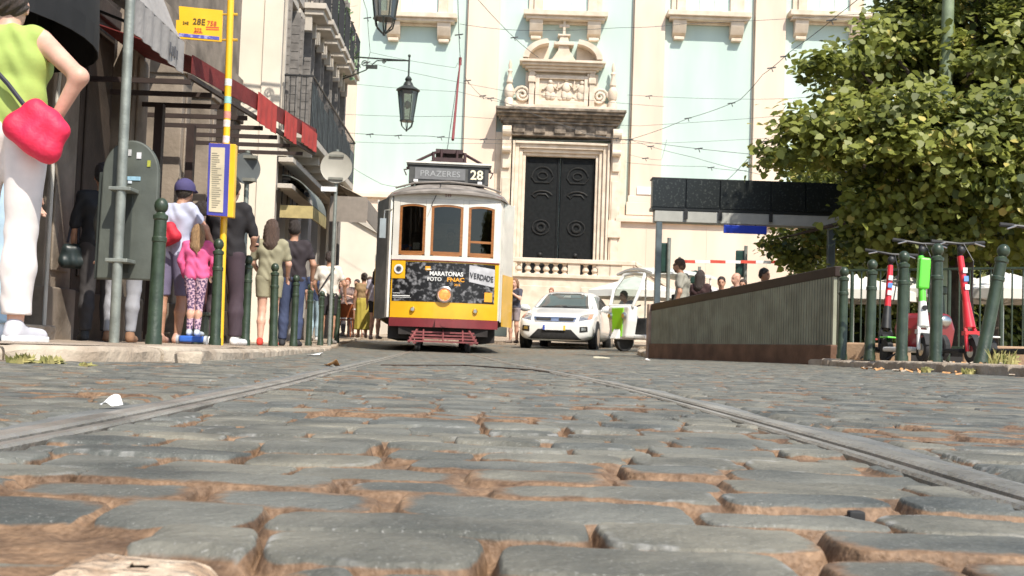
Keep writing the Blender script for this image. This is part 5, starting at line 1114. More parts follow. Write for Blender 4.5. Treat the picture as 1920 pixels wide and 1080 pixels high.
# ================================================================== electric scooters
m_rs = mat('scooter_red', (.62, .02, .03), .35, .08, 5, coat=.4); m_ls = mat('scooter_lime', (.13, .68, .05), .35, .06, 5, coat=.4)
m_ws = mat('scooter_white', (.74, .74, .70), .4, .05, 5)
SG = 'rental electric scooters parked by the railing'
def scooter(px, py, D, rz, col, low, label, lean=(0, 0)):
    p = P(px, py, D); t = thing('electric_scooter', label, 'scooter', (p.x, D, float(gr(p.x, D))+.0), rz, SG); t.rotation_euler = (lean[0], lean[1], rz)
    q = MB(); q.lathe([(.06, -.028), (.112, -.028), (.122, -.012), (.122, .012), (.112, .028), (.06, .028)], (0, 0, .122), 24, 'x'); w_ = q.build('wheel', m_rub, t, smooth=35)
    q = MB(); q.cyl((-.03, 0, .122), (.03, 0, .122), .058, n=18); q.build('hub', m_chr, w_)
    q = MB(); q.lathe([(.06, -.028), (.11, -.028), (.12, 0), (.11, .028), (.06, .028)], (0, .92, .12), 24, 'x'); q.build('wheel', m_rub, t, smooth=35)
    q = MB(); q.tube([(-.05, 0, .12), (-.055, .02, .28), (-.04, .05, .34)], .018, 8); q.tube([(.05, 0, .12), (.055, .02, .28), (.04, .05, .34)], .018, 8); q.box(-.07, .07, 0, .07, .27, .31); q.build('fork', low if low != m_rub else m_iron, t, smooth=35)
    q = MB(); q.grid(lambda u, v: (-.04+.08*u, .02-.15*math.cos(.3+v*1.7), .122+.15*math.sin(.3+v*1.7)), 2, 10, thick=(0, 0, .01)); q.build('front_mudguard', m_rub, t, smooth=True)
    zs = .34; ze = 1.02; dy = .16
    q = MB(); q.tube([(0, .05, zs), (0, .05+dy*.35, zs+(ze-zs)*.35)], [.055, .036], 14); q.build('lower_stem', low, t, smooth=True)
    q = MB(); q.tube([(0, .05+dy*.35, zs+(ze-zs)*.35+.001), (0, .05+dy, ze)], [.034, .030], 14); st_ = q.build('stem', col, t, smooth=True)
    if col is m_ls: q = MB(); q.box(-.055, .055, -.035, .05, .70, 1.0); q.build('battery_case', m_ls, st_, bevel=.02, loc=(0, .12, 0)); q = MB(); q.cyl((0, .03, .52), (0, .05, .52), .024, n=14); q.build('badge', m_iron, st_)
    else:
        q = MB(); q.cyl((0, .125, .60), (0, .14, .66), .0365, n=14); q.build('dark_band', m_iron, st_)
        for k in range(3): q = MB(); q.box(-.022, .022, -.003, .0, .70+k*.08, .75+k*.08); q.build('sticker', m_wprint if k != 1 else mat('blue_sticker', (.15, .35, .8), .5, .1, 9), st_, loc=(.005, .10+k*.018-.005, 0))
    q = MB(); q.tube([(0, .05+dy, ze), (0, .05+dy+.02, ze+.12)], .022, 10); q.tube([(-.25, .25, ze+.14), (-.12, .22, ze+.13), (0, .21, ze+.12), (.12, .22, ze+.13), (.25, .25, ze+.14)], .014, 8); hb = q.build('handlebar', m_iron, t, smooth=True)
    for s in (-1, 1):
        q = MB(); q.cyl((s*.16, .235, ze+.134), (s*.27, .255, ze+.142), .019, n=10); q.build('grip', m_rub, hb)
        q = MB(); q.tube([(s*.15, .215, ze+.13), (s*.24, .19, ze+.10)], .007, 6); q.build('brake_lever', m_chr, hb)
    q = MB(); q.sphere((0, .19, ze+.06), .04, sc=(1, .8, 1)); q.build('front_lamp', m_iron, hb, smooth=True)
    q = MB(); q.tube([(.03, .2, ze+.12), (.07, .10, ze-.05), (.05, .09, zs+.3)], .006, 6); q.build('brake_cable', m_iron, t)
    q = MB(); q.box(-.085, .085, .12, .82, .10, .145); q.build('deck', m_rub if col is not m_ls else m_ws, t, bevel=.015)
    q = MB(); q.box(-.045, .045, .8, 1.02, .24, .255); q.build('rear_mudguard', col, t, bevel=.005)
    q = MB(); q.tube([(-.06, .45, .1), (-.16, .5, .01)], .01, 6); q.build('kickstand', m_iron, t)
    return t
scooter(1656, 664, 12.2, -.15, m_rs, m_iron, 'red electric scooter on the left, with white stripes on its stem', (0, .09))
scooter(1731, 672, 11.0, .06, m_ls, m_ws, 'lime green and white electric scooter in the middle', (0, .05))
scooter(1824, 672, 10.9, .15, m_rs, m_rs, 'red electric scooter on the right, beside the leaning bollard', (0, -.02))
o = scooter(1962, 690, 9.4, .1, m_ws, m_ws, 'white electric scooter cut off by the right edge of the photo')
q = MB(); q.sphere((0, 0, .13), .13, sc=(1.1, 1.3, 1)); p = P(1784, 664, 11.4)
t = thing('motor_scooter', 'dark red round motor scooter front low behind the bollard', 'scooter', (p.x, 11.6, float(gr(p.x, 11.6))), .5)
q = MB(); q.prism([(-.14, .12), (.14, .12), (.19, .34), (.12, .5), (-.12, .5), (-.19, .34)], 0, .5); q.build('body_shell', mat('dark_red_shell', (.22, .015, .02), .3, .15, 5, coat=.5), t, bevel=.06, seg=3)
q = MB(); q.cyl((-.04, .1, .16), (.04, .1, .16), .16, n=20); q.build('wheel', m_rub, t, bevel=.02)
q = MB(); q.sphere((0, -.01, .42), .07, sc=(1.2, .5, .8)); q.build('headlight', m_chr, t, smooth=True)
t['label'] = 'low dark red scooter body with chrome lamp between the lime and right red scooters'

# ================================================================== traffic lights and barrier tape far right
def tlight(px, pt, pb, D, label, base_py=600):
    a = P(px, pt, D); b = P(px, pb, D); t = thing('traffic_light', label, 'traffic light', (a.x, D, float(gr(a.x, D))), 2.9)
    q = MB(); q.cyl((-.12, .12, 0), (-.12, .12, a.z-t.location.z+.1), .04, n=12); q.build('post', m_galv, t, smooth=True)
    z0, z1 = b.z-t.location.z, a.z-t.location.z
    q = MB(); q.box(-.11, .11, -.1, .1, z0, z1); q.build('housing', mat('dark_green_housing', (.02, .06, .045), .45, .2, 6), t, bevel=.03)
    for k in range(3):
        q = MB(); q.lathe([(.075, .0), (.085, -.09), (.075, -.09), (.07, 0)], (0, -.1, z0+(z1-z0)*(k+.5)/3), 16, 'y'); q.build('visor', m_iron, t)
    return t
tlight(1245, 456, 512, 24.5, 'dark green traffic light just right of the metro canopy post')
tlight(1389, 470, 520, 27.0, 'dark green traffic light below the blue sign, facing away')
tlight(1303, 508, 532, 29.0, 'small low green traffic light behind the bearded man')
bt_ = thing('barrier_tape', 'red and white barrier bar stretched behind the metro entrance', 'barrier', P(1275, 490, 25.5))
m_tr = mat('tape_red', (.62, .08, .05), .5, .08, 6); a = P(1275, 490, 25.5); b = P(1560, 492, 25.5); L_ = (b.x-a.x)
for k in range(10): q = MB(); q.box(L_*k/10, L_*(k+1)/10-.003, 0, .03, -.03+(b.z-a.z)*k/10, .035+(b.z-a.z)*k/10); q.build('red_band' if k % 2 == 0 else 'white_band', m_tr if k % 2 == 0 else m_wprint, bt_)
for k in (0, 10): q = MB(); q.cyl((L_*k/10, .05, -a.z+.1), (L_*k/10, .05, .1), .03, n=8); q.build('stand', m_galv, bt_)

# parasols and tables beyond
def parasol(x, D, zt, r, label, m):
    t = thing('parasol', label, 'parasol', (x, D, float(g(0, D))+.08), .3, 'cafe parasols beyond the street')
    z = zt - t.location.z
    q = MB(); n = 8; V = [(0, 0, z)] + [(math.cos(i*math.pi/4)*r, math.sin(i*math.pi/4)*r, z-r*.32) for i in range(8)] + [(math.cos(i*math.pi/4)*r, math.sin(i*math.pi/4)*r, z-r*.32-.18) for i in range(8)]
    q.add(V, [(0, 1+i, 1+(i+1) % 8) for i in range(8)]+[(1+i, 9+i, 9+(i+1) % 8, 1+(i+1) % 8) for i in range(8)]); c = q.build('canopy', m, t); sol = c.modifiers.new('s', 'SOLIDIFY'); sol.thickness = .01
    q = MB(); q.cyl((0, 0, 0), (0, 0, z-.02), .03, n=10); q.build('pole', m_chr, t)
    q = MB()
    for i in range(8): q.cyl((0, 0, z-r*.5), (math.cos(i*math.pi/4)*r*.95, math.sin(i*math.pi/4)*r*.95, z-r*.31), .012, n=5)
    q.build('rib', m_chr, t)
m_par = mat('white_parasol_cloth', (.72, .69, .62), .8, .06, 4)
parasol(P(1190, 540, 33).x, 33, P(1190, 518, 33).z, 1.4, 'large white parasol behind the tuk-tuk', m_par)
parasol(P(1330, 540, 36).x, 36, P(1330, 560, 36).z+.4, 1.3, 'pale parasol behind the metro users', m_par)
for k, (px, D, top_) in enumerate(((1600, 24, 512), (1690, 27, 514), (1790, 24, 510), (1880, 22, 508), (1990, 24, 505))):
    parasol(P(px, 540, D).x, D, P(px, top_, D).z, 1.25, ['white parasol behind the first right-hand bollards', 'white parasol behind the left red scooter', 'white parasol behind the lime scooter', 'white parasol behind the leaning bollard', 'white parasol at the right edge of the photo'][k], m_par)

# ================================================================== trees
def leaf_mat(name, dark, lit, yel):
    m = bpy.data.materials.new(name); m.use_nodes = True; n = m.node_tree.nodes; L = m.node_tree.links; b = n['Principled BSDF']; out = n['Material Output']
    at = n.new('ShaderNodeAttribute'); at.attribute_name = 'tint'
    r = n.new('ShaderNodeValToRGB'); e = r.color_ramp.elements; e[0].color = (*dark, 1); e[1].color = (*yel, 1); e[1].position = 1.0
    x = e.new(.55); x.color = (*lit, 1); x = e.new(.93); x.color = (*(c*1.25 for c in lit), 1)
    L.new(at.outputs['Fac'], r.inputs[0]); L.new(r.outputs[0], b.inputs['Base Color']); b.inputs['Roughness'].default_value = .5
    tr = n.new('ShaderNodeBsdfTranslucent'); L.new(r.outputs[0], tr.inputs[0]); mx = n.new('ShaderNodeMixShader'); mx.inputs[0].default_value = .42
    L.new(b.outputs[0], mx.inputs[1]); L.new(tr.outputs[0], mx.inputs[2]); L.new(mx.outputs[0], out.inputs[0]); return m
m_leaf = leaf_mat('linden_leaf', (.06, .085, .016), (.25, .275, .055), (.66, .56, .17)); m_bark = mat('grey_brown_bark', (.08, .06, .045), .9, .3, 6, .8, 25)
def crown(parent, blobs, size, dens, seed, sub_r=.155, per=50):
    R = np.random.RandomState(seed); C_ = []; cols = []
    for (cx, cy, cz, r) in blobs:
        bt_v = R.randn(); ns = max(4, int(dens*r*r)); d = R.normal(size=(ns, 3)); d /= np.linalg.norm(d, axis=1)[:, None]
        rad = r*(.55+.5*R.rand(ns)**.5)[:, None]; cen = np.array([cx, cy, cz]) + d*rad*np.array([1.1, 1.0, .85])
        for c, dd in zip(cen, d):
            k = int(per*(.6+.8*R.rand())); off = R.normal(size=(k, 3))*sub_r*np.array([1, 1, .6]); C_.append(np.concatenate([c+off, np.repeat(dd[None], k, 0)], 1)); cols.append(np.clip(.45+.10*bt_v+.24*R.randn()+.16*R.randn(k), 0, 1))
    A_ = np.concatenate(C_); col = np.concatenate(cols); N = len(A_); c = A_[:, :3]; dd = A_[:, 3:]
    nrm = dd*.55 + np.array([.1, -.35, .65]) + R.normal(size=(N, 3))*.45; nrm /= np.linalg.norm(nrm, axis=1)[:, None]
    t = R.normal(size=(N, 3)); t -= nrm*(t*nrm).sum(1)[:, None]; t /= np.linalg.norm(t, axis=1)[:, None]; b_ = np.cross(nrm, t); s = size*(.6+.7*R.rand(N))[:, None]
    V = np.stack([c-t*s*.48, c+b_*s*.38-t*s*.26+nrm*s*.08, c+b_*s*.36+t*s*.14+nrm*s*.08, c+t*s*.60-nrm*s*.06, c-b_*s*.36+t*s*.14+nrm*s*.08, c-b_*s*.38-t*s*.26+nrm*s*.08], 1).reshape(-1, 3)
    Fq = (np.arange(N)[:, None]*6 + np.arange(6)).astype(np.int32)
    o = npmesh('crown', V, Fq, m_leaf, parent, smooth=False)
    a = o.data.attributes.new('tint', 'FLOAT', 'POINT'); a.data.foreach_set('value', np.repeat(col, 6).astype(np.float32)); return N
def tree_thing(name, label, base, blobs, trunk_r, fork, seed, size, dens, **kw):
    t = thing(name, label, 'tree', base, 0, None); bl = [(x-base[0], y-base[1], z-base[2], r) for x, y, z, r in blobs]
    q = MB(); rr = random.Random(seed); fk = Vector((rr.uniform(-.1, .1), rr.uniform(-.1, .1), fork))
    q.tube([(0, 0, -.1), (.03, .02, .25), (.0, .03, fork*.5), fk], [trunk_r*1.5, trunk_r*1.05, trunk_r*.9, trunk_r*.8], 14)
    for i in range(0, len(bl), 2):
        e = Vector(bl[i][:3]); m_ = fk*.5+e*.5+Vector((rr.uniform(-.2, .2), rr.uniform(-.2, .2), .2)); s = fk - Vector((0, 0, rr.uniform(0, .3)))
        q.tube([s, s*.6+m_*.4+Vector((0, 0, .1)), m_, e], [trunk_r*.5, trunk_r*.36, trunk_r*.25, .012], 7)
    q.build('trunk', m_bark, t, smooth=True); print(name, crown(t, bl, size, dens, seed, **kw)); return t
BP = [(1590, 105, 50, 15.6), (1545, 135, 34, 15.2), (1655, 72, 52, 15.8), (1690, 110, 75, 16.4), (1730, 25, 70, 16.4), (1790, 50, 110, 17.2), (1900, 90, 100, 15.4), (1800, -80, 130, 17.6), (1920, -60, 120, 16), (1780, -70, 90, 16.9), (1860, -210, 140, 16.5), (1860, -180, 110, 17.4),
      (1560, 235, 62, 15.2), (1505, 225, 42, 15.0), (1515, 270, 45, 15.3), (1468, 292, 26, 15.1), (1620, 210, 75, 15.0), (1630, 290, 85, 14.8), (1700, 210, 85, 14.6), (1740, 290, 95, 14.5), (1850, 190, 85, 16.9), (1800, 270, 70, 14.6), (1850, 300, 105, 14.4), (1930, 210, 110, 14.6), (1950, 330, 110, 14.4), (2020, 120, 130, 15.5), (2050, 300, 120, 15),
      (1570, 300, 40, 15.6), (1540, 315, 60, 21.5), (1640, 375, 62, 15.4), (1570, 440, 66, 21), (1500, 455, 48, 21.3), (1460, 448, 22, 21.3), (1530, 485, 40, 21), (1620, 465, 45, 15.6), (1670, 390, 80, 15), (1750, 390, 85, 14.8), (1690, 450, 50, 15.6), (1830, 400, 90, 15), (1920, 410, 90, 15), (1880, 450, 60, 16), (1780, 440, 60, 16.6),
      (1620, 150, 80, 17.4), (1720, 180, 110, 17.8), (1610, 260, 80, 17.6), (1730, 330, 100, 17.8), (1850, 300, 130, 18), (1850, 140, 130, 18), (1960, 200, 150, 18.5), (1700, 65, 62, 18), (1780, 40, 120, 18.4), (1930, 40, 120, 18.2), (1980, 420, 110, 17.5), (1790, 420, 90, 18.4), (1690, 420, 70, 18)]
bl = []
for px, py, rp_, D in BP: p = P(px, py, D); bl.append((p.x, p.y, p.z, rp_/F*D))
tb0 = P(1800, 660, 16.6)
tree_thing('linden_tree', 'large leafy green tree filling the upper right, in front of the church', (tb0.x, 16.6, float(gr(0, 16.6))), bl, .19, 2.0, 5, .108, 56)
bl = []; rr = random.Random(8)
for i in range(34): px = 1560+i*17+rr.uniform(-25, 25); D = rr.uniform(24, 29); p = P(px, rr.uniform(250, 478), D); bl.append((p.x, p.y, p.z, rr.uniform(.7, 1.2)))
tb0 = P(1860, 660, 27); tree_thing('square_tree', 'darker leafy tree farther back in the square, seen below the front crown', (tb0.x, 27, float(g(0, 27))+.1), bl, .2, 2.4, 15, .17, 22, sub_r=.28, per=40)
q = MB(); p0 = P(1560, 560, 31); p1 = P(2120, 560, 31)
hd = [(p0.x+(p1.x-p0.x)*i/13, 31, .9+.2*(i % 2), .75) for i in range(14)]
th = thing('hedge', 'dark clipped hedge behind the cafe parasols', 'hedge', (p0.x, 31, .15)); crown(th, [(x-p0.x, 0, z-.15+k*.8, r) for x, y, z, r in hd for k in range(3)], .14, 26, 33, sub_r=.2, per=36)
q.box(0, p1.x-p0.x, -.25, .25, 0, 2.4); q.build('branch_core', mat('dark_hedge_core', (.012, .018, .008), .9, .4, 3), th)

# weeds by the kerbs
m_weed = mat('dry_weed', (.16, .17, .04), .8, .3, 20, col2=(.42, .36, .14))
def weed(px, py, D, h, n, label, gz):
    p = P(px, py, D); t = MB(); R = random.Random(px)
    for i in range(n):
        a = R.random()*6.28; r = R.random()*h*.8; x, y = math.cos(a)*r, math.sin(a)*r; hh = h*R.uniform(.4, 1); dx, dy = R.uniform(-.5, .5)*hh, R.uniform(-.5, .5)*hh; w = .004+.006*R.random()
        t.add([(x-w, y, 0), (x+w, y, 0), (x+dx*.5+w, y+dy*.5, hh*.6), (x+dx*.5-w, y+dy*.5, hh*.6), (x+dx, y+dy, hh)], [(0, 1, 2, 3), (3, 2, 4)])
        if i % 3 == 0: t.add([(x+dx*.5, y, hh*.5), (x+dx*.5+.02, y, hh*.55), (x+dx*.5+.03, y+.01, hh*.7), (x+dx*.5+.005, y+.01, hh*.65)], [(0, 1, 2, 3)])
    o = t.build('weed_tuft', m_weed, loc=(p.x, D, gz(p.x, D))); tag(o, label, 'weed', 'weed tufts growing by the kerbs')
weed(40, 684, 3.9, .05, 90, 'dry weed tuft at the left picture edge below the pavement corner', lambda x, y: float(g(x, y))-.01)
weed(95, 684, 3.95, .045, 90, 'dry weed tuft just left of the first kerb stones', lambda x, y: float(g(x, y))-.01)
weed(160, 690, 3.9, .025, 50, 'small low weed tuft right of the other two by the left kerb', lambda x, y: float(g(x, y))-.01)
weed(1880, 684, 8.9, .14, 40, 'tall green weed in front of the stone footing at far right', lambda x, y: float(gr(x, y)))
weed(1735, 694, 8.7, .05, 40, 'small weed at the right kerb below the lime scooter', lambda x, y: float(g(x, y)))
weed(1815, 700, 8.2, .05, 40, 'small weed at the foot of the kerb below the leaning bollard', lambda x, y: float(g(x, y)))

# litter and loose stones
def rock(px, py, D, sx, sy, sz, m, name, label, cat, zoff=0, grp=None, seed=1, rz=0, n=(10, 6)):
    p = P(px, py, D); R = random.Random(seed); q = MB(); q.sphere((0, 0, 0), 1, n[0]*2, n[1]*2, sc=(sx, sy, sz))
    q.v = [(math.copysign(abs(x/sx)**.28*sx, x)*(1+.10*math.sin(z*90+seed)+.08*math.sin(y*70+seed)), math.copysign(abs(y/sy)**.3*sy, y)*(1+.10*math.sin(x*60+seed)), math.copysign(abs(z/sz)**.3*sz, z)*(1+.12*math.sin(x*50+y*40+seed)) + R.uniform(-.03, .03)*sz) for x, y, z in q.v]
    o = q.build(name, m, smooth=25, loc=(p.x, D, float(g(p.x, D))+zoff), rot=(0, 0, rz)); return tag(o, label, cat, grp)
rock(262, 1045, .490, .032, .034, .020, mat('cream_broken_stone', (.40, .27, .17), .8, .2, 22, .8, 90, col2=(.66, .52, .37), thr=(.42, .52)), 'broken_stone', 'cream broken stone block lying in the bare earth at lower left', 'stone', -.017, seed=3)
rock(1098, 896, .93, .017, .016, .010, m_kerb, 'pebble', 'small pale pebble wedged between cobbles right of centre', 'pebble', -.008, 'pebbles between the cobbles', 4)
rock(296, 950, .70, .014, .014, .012, mat('brown_pebble', (.16, .10, .07), .8, .3, 60, .5, 200), 'pebble', 'small brown pebble in the joint at left', 'pebble', -.012, 'pebbles between the cobbles', 6)
rock(1605, 962, .78, .005, .004, .004, m_rub, 'pebble', 'black lump standing in for a shaded hole in the joint at right', 'pebble', -.004, 'pebbles between the cobbles', 9)  # black lump added for the shade of a hole between setts
rock(355, 668, 4.9, .05, .03, .03, m_kerb, 'broken_stone', 'broken kerb fragment leaning on the left kerb', 'stone', .02, None, 7, .5)
m_paper = mat('white_paper', (.78, .76, .72), .7, .05, 9); m_brl = mat('brown_dead_leaf', (.42, .20, .08), .8, .25, 30, col2=(.60, .34, .14))
def scrap(px, py, D, w, h, m, name, label, cat, lift, seed, grp=None, gz=None):
    p = P(px, py, D); q = MB(); R = random.Random(seed); a = R.random()*6
    q.grid(lambda u, v: ((u-.5)*w*(1-.5*abs(v-.5)), (v-.5)*h*(1-.6*abs(u-.5)), lift*math.sin(math.pi*u)*(.5+.5*math.sin(v*3+a)) + .15*lift*math.sin(9*u+seed)), 10, 8, thick=(0, 0, -.0008))
    z = gz(p.x, D) if gz else float(g(p.x, D)); o = q.build(name, m, smooth=True, loc=(p.x, D, z+.006), rot=(R.uniform(-.1, .1), R.uniform(-.1, .1), a)); return tag(o, label, cat, grp)
scrap(208, 772, 1.62, .032, .028, m_paper, 'paper_scrap', 'crumpled white paper scrap beside the left rail', 'paper', .012, 2)
scrap(622, 686, 5.4, .08, .07, m_brl, 'dead_leaf', 'curled orange brown leaf lying on the left rail', 'leaf', .032, 5)
scrap(590, 664, 9.6, .16, .14, m_paper, 'paper_scrap', 'flat white paper scrap on the road below the bollard row', 'paper', .02, 6)
scrap(1128, 668, 17, .45, .25, mat('pale_card', (.55, .50, .36), .7, .1, 9), 'cardboard_piece', 'flat pale cardboard piece on the road in front of the tuk-tuk', 'cardboard', .01, 8)
scrap(1212, 667, 15, .12, .1, m_paper, 'paper_scrap', 'small white paper scrap at the left foot of the metro wall', 'paper', .02, 9)
R_ = random.Random(12)
for i in range(60):
    px = R_.uniform(1560, 1915); D = R_.uniform(7.4, 10.5) if i % 3 else R_.uniform(9, 12.5); y = D
    p = P(px, 690, D); x = p.x
    if x < 2.8: continue
    on = x > float(np.interp(D, RY, RX)); z = float(gr(x, D)) if on else float(g(x, D))
    q = MB(); s = R_.uniform(.02, .045); q.grid(lambda u, v: ((u-.5)*s*(1-.6*abs(v-.5)), (v-.5)*s*1.5, .3*s*math.sin(math.pi*u)), 3, 3)
    o = q.build('dead_leaf', m_brl if R_.random() < .7 else m_kerb, loc=(x, D, z+.01), rot=(R_.uniform(-.4, .4), R_.uniform(-.4, .4), R_.random()*6)); tag(o, 'fallen dry leaf among those scattered along the right kerb', 'leaf', 'dry leaves scattered along the right kerb')
o = MB(); p = P(361, 636, 11.7); t = thing('balance_board', 'blue toy board with rounded ends under the feet of the child in pink', 'toy', (p.x, 11.7, float(gl(p.x, 11.7))))
o.box(-.12, .12, -.07, .07, .02, .085); o.build('deck', mat('toy_blue', (.04, .14, .55), .35, .1, 6, coat=.4), t, bevel=.02, seg=3)
for s in (-1, 1): q = MB(); q.cyl((s*.125, -.02, .045), (s*.15, -.02, .045), .045, n=18); q.build('wheel', mat('pale_grey_plastic', (.45, .48, .52), .4, .1, 6), t)
p = P(305, 590, 11.3); q = MB(); q.box(-.16, .16, -.12, .12, 0, .30); q.box(-.18, .18, -.14, .14, .30, .34); o = q.build('utility_box', mat('dull_green_box', (.09, .11, .08), .6, .2, 5), bevel=.012, loc=(p.x, 12.4, float(gl(0, 12.4)))); tag(o, 'low dull green box on the pavement behind the man with the red bag', 'box')

# ================================================================== people: bodies and clothes from one distance field each
def sdf_eval(prims, Xg, Yg, Zg, k):
    d = None
    for pr in prims:
        a, b, ra, rb = pr[:4]; ax, ay, az = a; bx, by, bz = b[0]-ax, b[1]-ay, b[2]-az; L2 = bx*bx+by*by+bz*bz+1e-9
        fl = pr[4] if len(pr) > 4 else (1, 1)                         # (x scale, y scale) flattening
        px_, py_, pz_ = Xg-ax, Yg-ay, Zg-az; t = np.clip((px_*bx+py_*by+pz_*bz)/L2, 0, 1)
        q = np.sqrt(((px_-t*bx)/fl[0])**2+((py_-t*by)/fl[1])**2+(pz_-t*bz)**2) - (ra+(rb-ra)*t)
        if d is None: d = q
        else: h = np.clip(.5+.5*(q-d)/k, 0, 1); d = q*(1-h)+d*h - 0 if False else (d*(1-(1-h)) + 0*q if False else (q*h*0 + np.minimum(d, q) - np.maximum(k-np.abs(d-q), 0)**2/(4*k)))
    return d
def nets(prims, vox, k=.03, grow=0.0, cut=None, wrink=None):
    lo = np.min([[min(p[0][i], p[1][i])-max(p[2], p[3])*(p[4][i] if len(p) > 4 and i < 2 else 1) for i in range(3)] for p in prims], 0)-grow-2.5*vox-k*.3
    hi = np.max([[max(p[0][i], p[1][i])+max(p[2], p[3])*(p[4][i] if len(p) > 4 and i < 2 else 1) for i in range(3)] for p in prims], 0)+grow+2.5*vox+k*.3
    ax = [np.arange(lo[i], hi[i]+vox, vox, dtype=np.float32) for i in range(3)]
    Xg, Yg, Zg = np.meshgrid(*ax, indexing='ij'); d = sdf_eval(prims, Xg, Yg, Zg, k) - grow
    if wrink: d = d + wrink(Xg, Yg, Zg)
    if cut:
        for c in cut: d = np.maximum(d, c(Xg, Yg, Zg))
    d[0] = d[-1] = 1; d[:, 0] = d[:, -1] = 1; d[:, :, 0] = d[:, :, -1] = 1
    s = d < 0; n = np.array(s.shape)-1
    cnt = np.zeros(tuple(n), dtype=np.int8)
    for i in (0, 1):
        for j in (0, 1):
            for l in (0, 1): cnt += s[i:i+n[0], j:j+n[1], l:l+n[2]]
    act = (cnt > 0) & (cnt < 8); I = np.argwhere(act); idx = -np.ones(tuple(n), dtype=np.int64); idx[act] = np.arange(len(I))
    acc = np.zeros((len(I), 3)); num = np.zeros(len(I)); cor = [(i, j, l) for i in (0, 1) for j in (0, 1) for l in (0, 1)]
    for a in range(8):
        for b in range(a+1, 8):
            A_, B_ = np.array(cor[a]), np.array(cor[b])
            if np.abs(A_-B_).sum() != 1: continue
            da = d[I[:, 0]+A_[0], I[:, 1]+A_[1], I[:, 2]+A_[2]]; db = d[I[:, 0]+B_[0], I[:, 1]+B_[1], I[:, 2]+B_[2]]; m = (da < 0) != (db < 0); t = np.where(m, da/(da-db+1e-12), 0)
            acc[m] += (A_+(B_-A_)*t[:, None])[m]; num[m] += 1
    V = (I + acc/num[:, None])*vox + lo; Fs = []
    for ax_ in range(3):
        o1, o2 = [i for i in range(3) if i != ax_]; sl0 = [slice(None)]*3; sl1 = [slice(None)]*3; sl0[ax_] = slice(0, -1); sl1[ax_] = slice(1, None)
        A_ = s[tuple(sl0)]; B_ = s[tuple(sl1)]; E = np.argwhere(A_ != B_); E = E[(E[:, o1] > 0) & (E[:, o2] > 0) & (E[:, o1] < n[o1]) & (E[:, o2] < n[o2])]
        if not len(E): continue
        fl = A_[E[:, 0], E[:, 1], E[:, 2]]
        def g_(d1, d2): q = E.copy(); q[:, o1] -= d1; q[:, o2] -= d2; return idx[q[:, 0], q[:, 1], q[:, 2]]
        Q = np.stack([g_(0, 0), g_(1, 0), g_(1, 1), g_(0, 1)], 1); flip = fl if ax_ != 1 else ~fl; Q[flip] = Q[flip][:, ::-1]; Fs.append(Q)
    return V, np.concatenate(Fs)[:, ::-1]

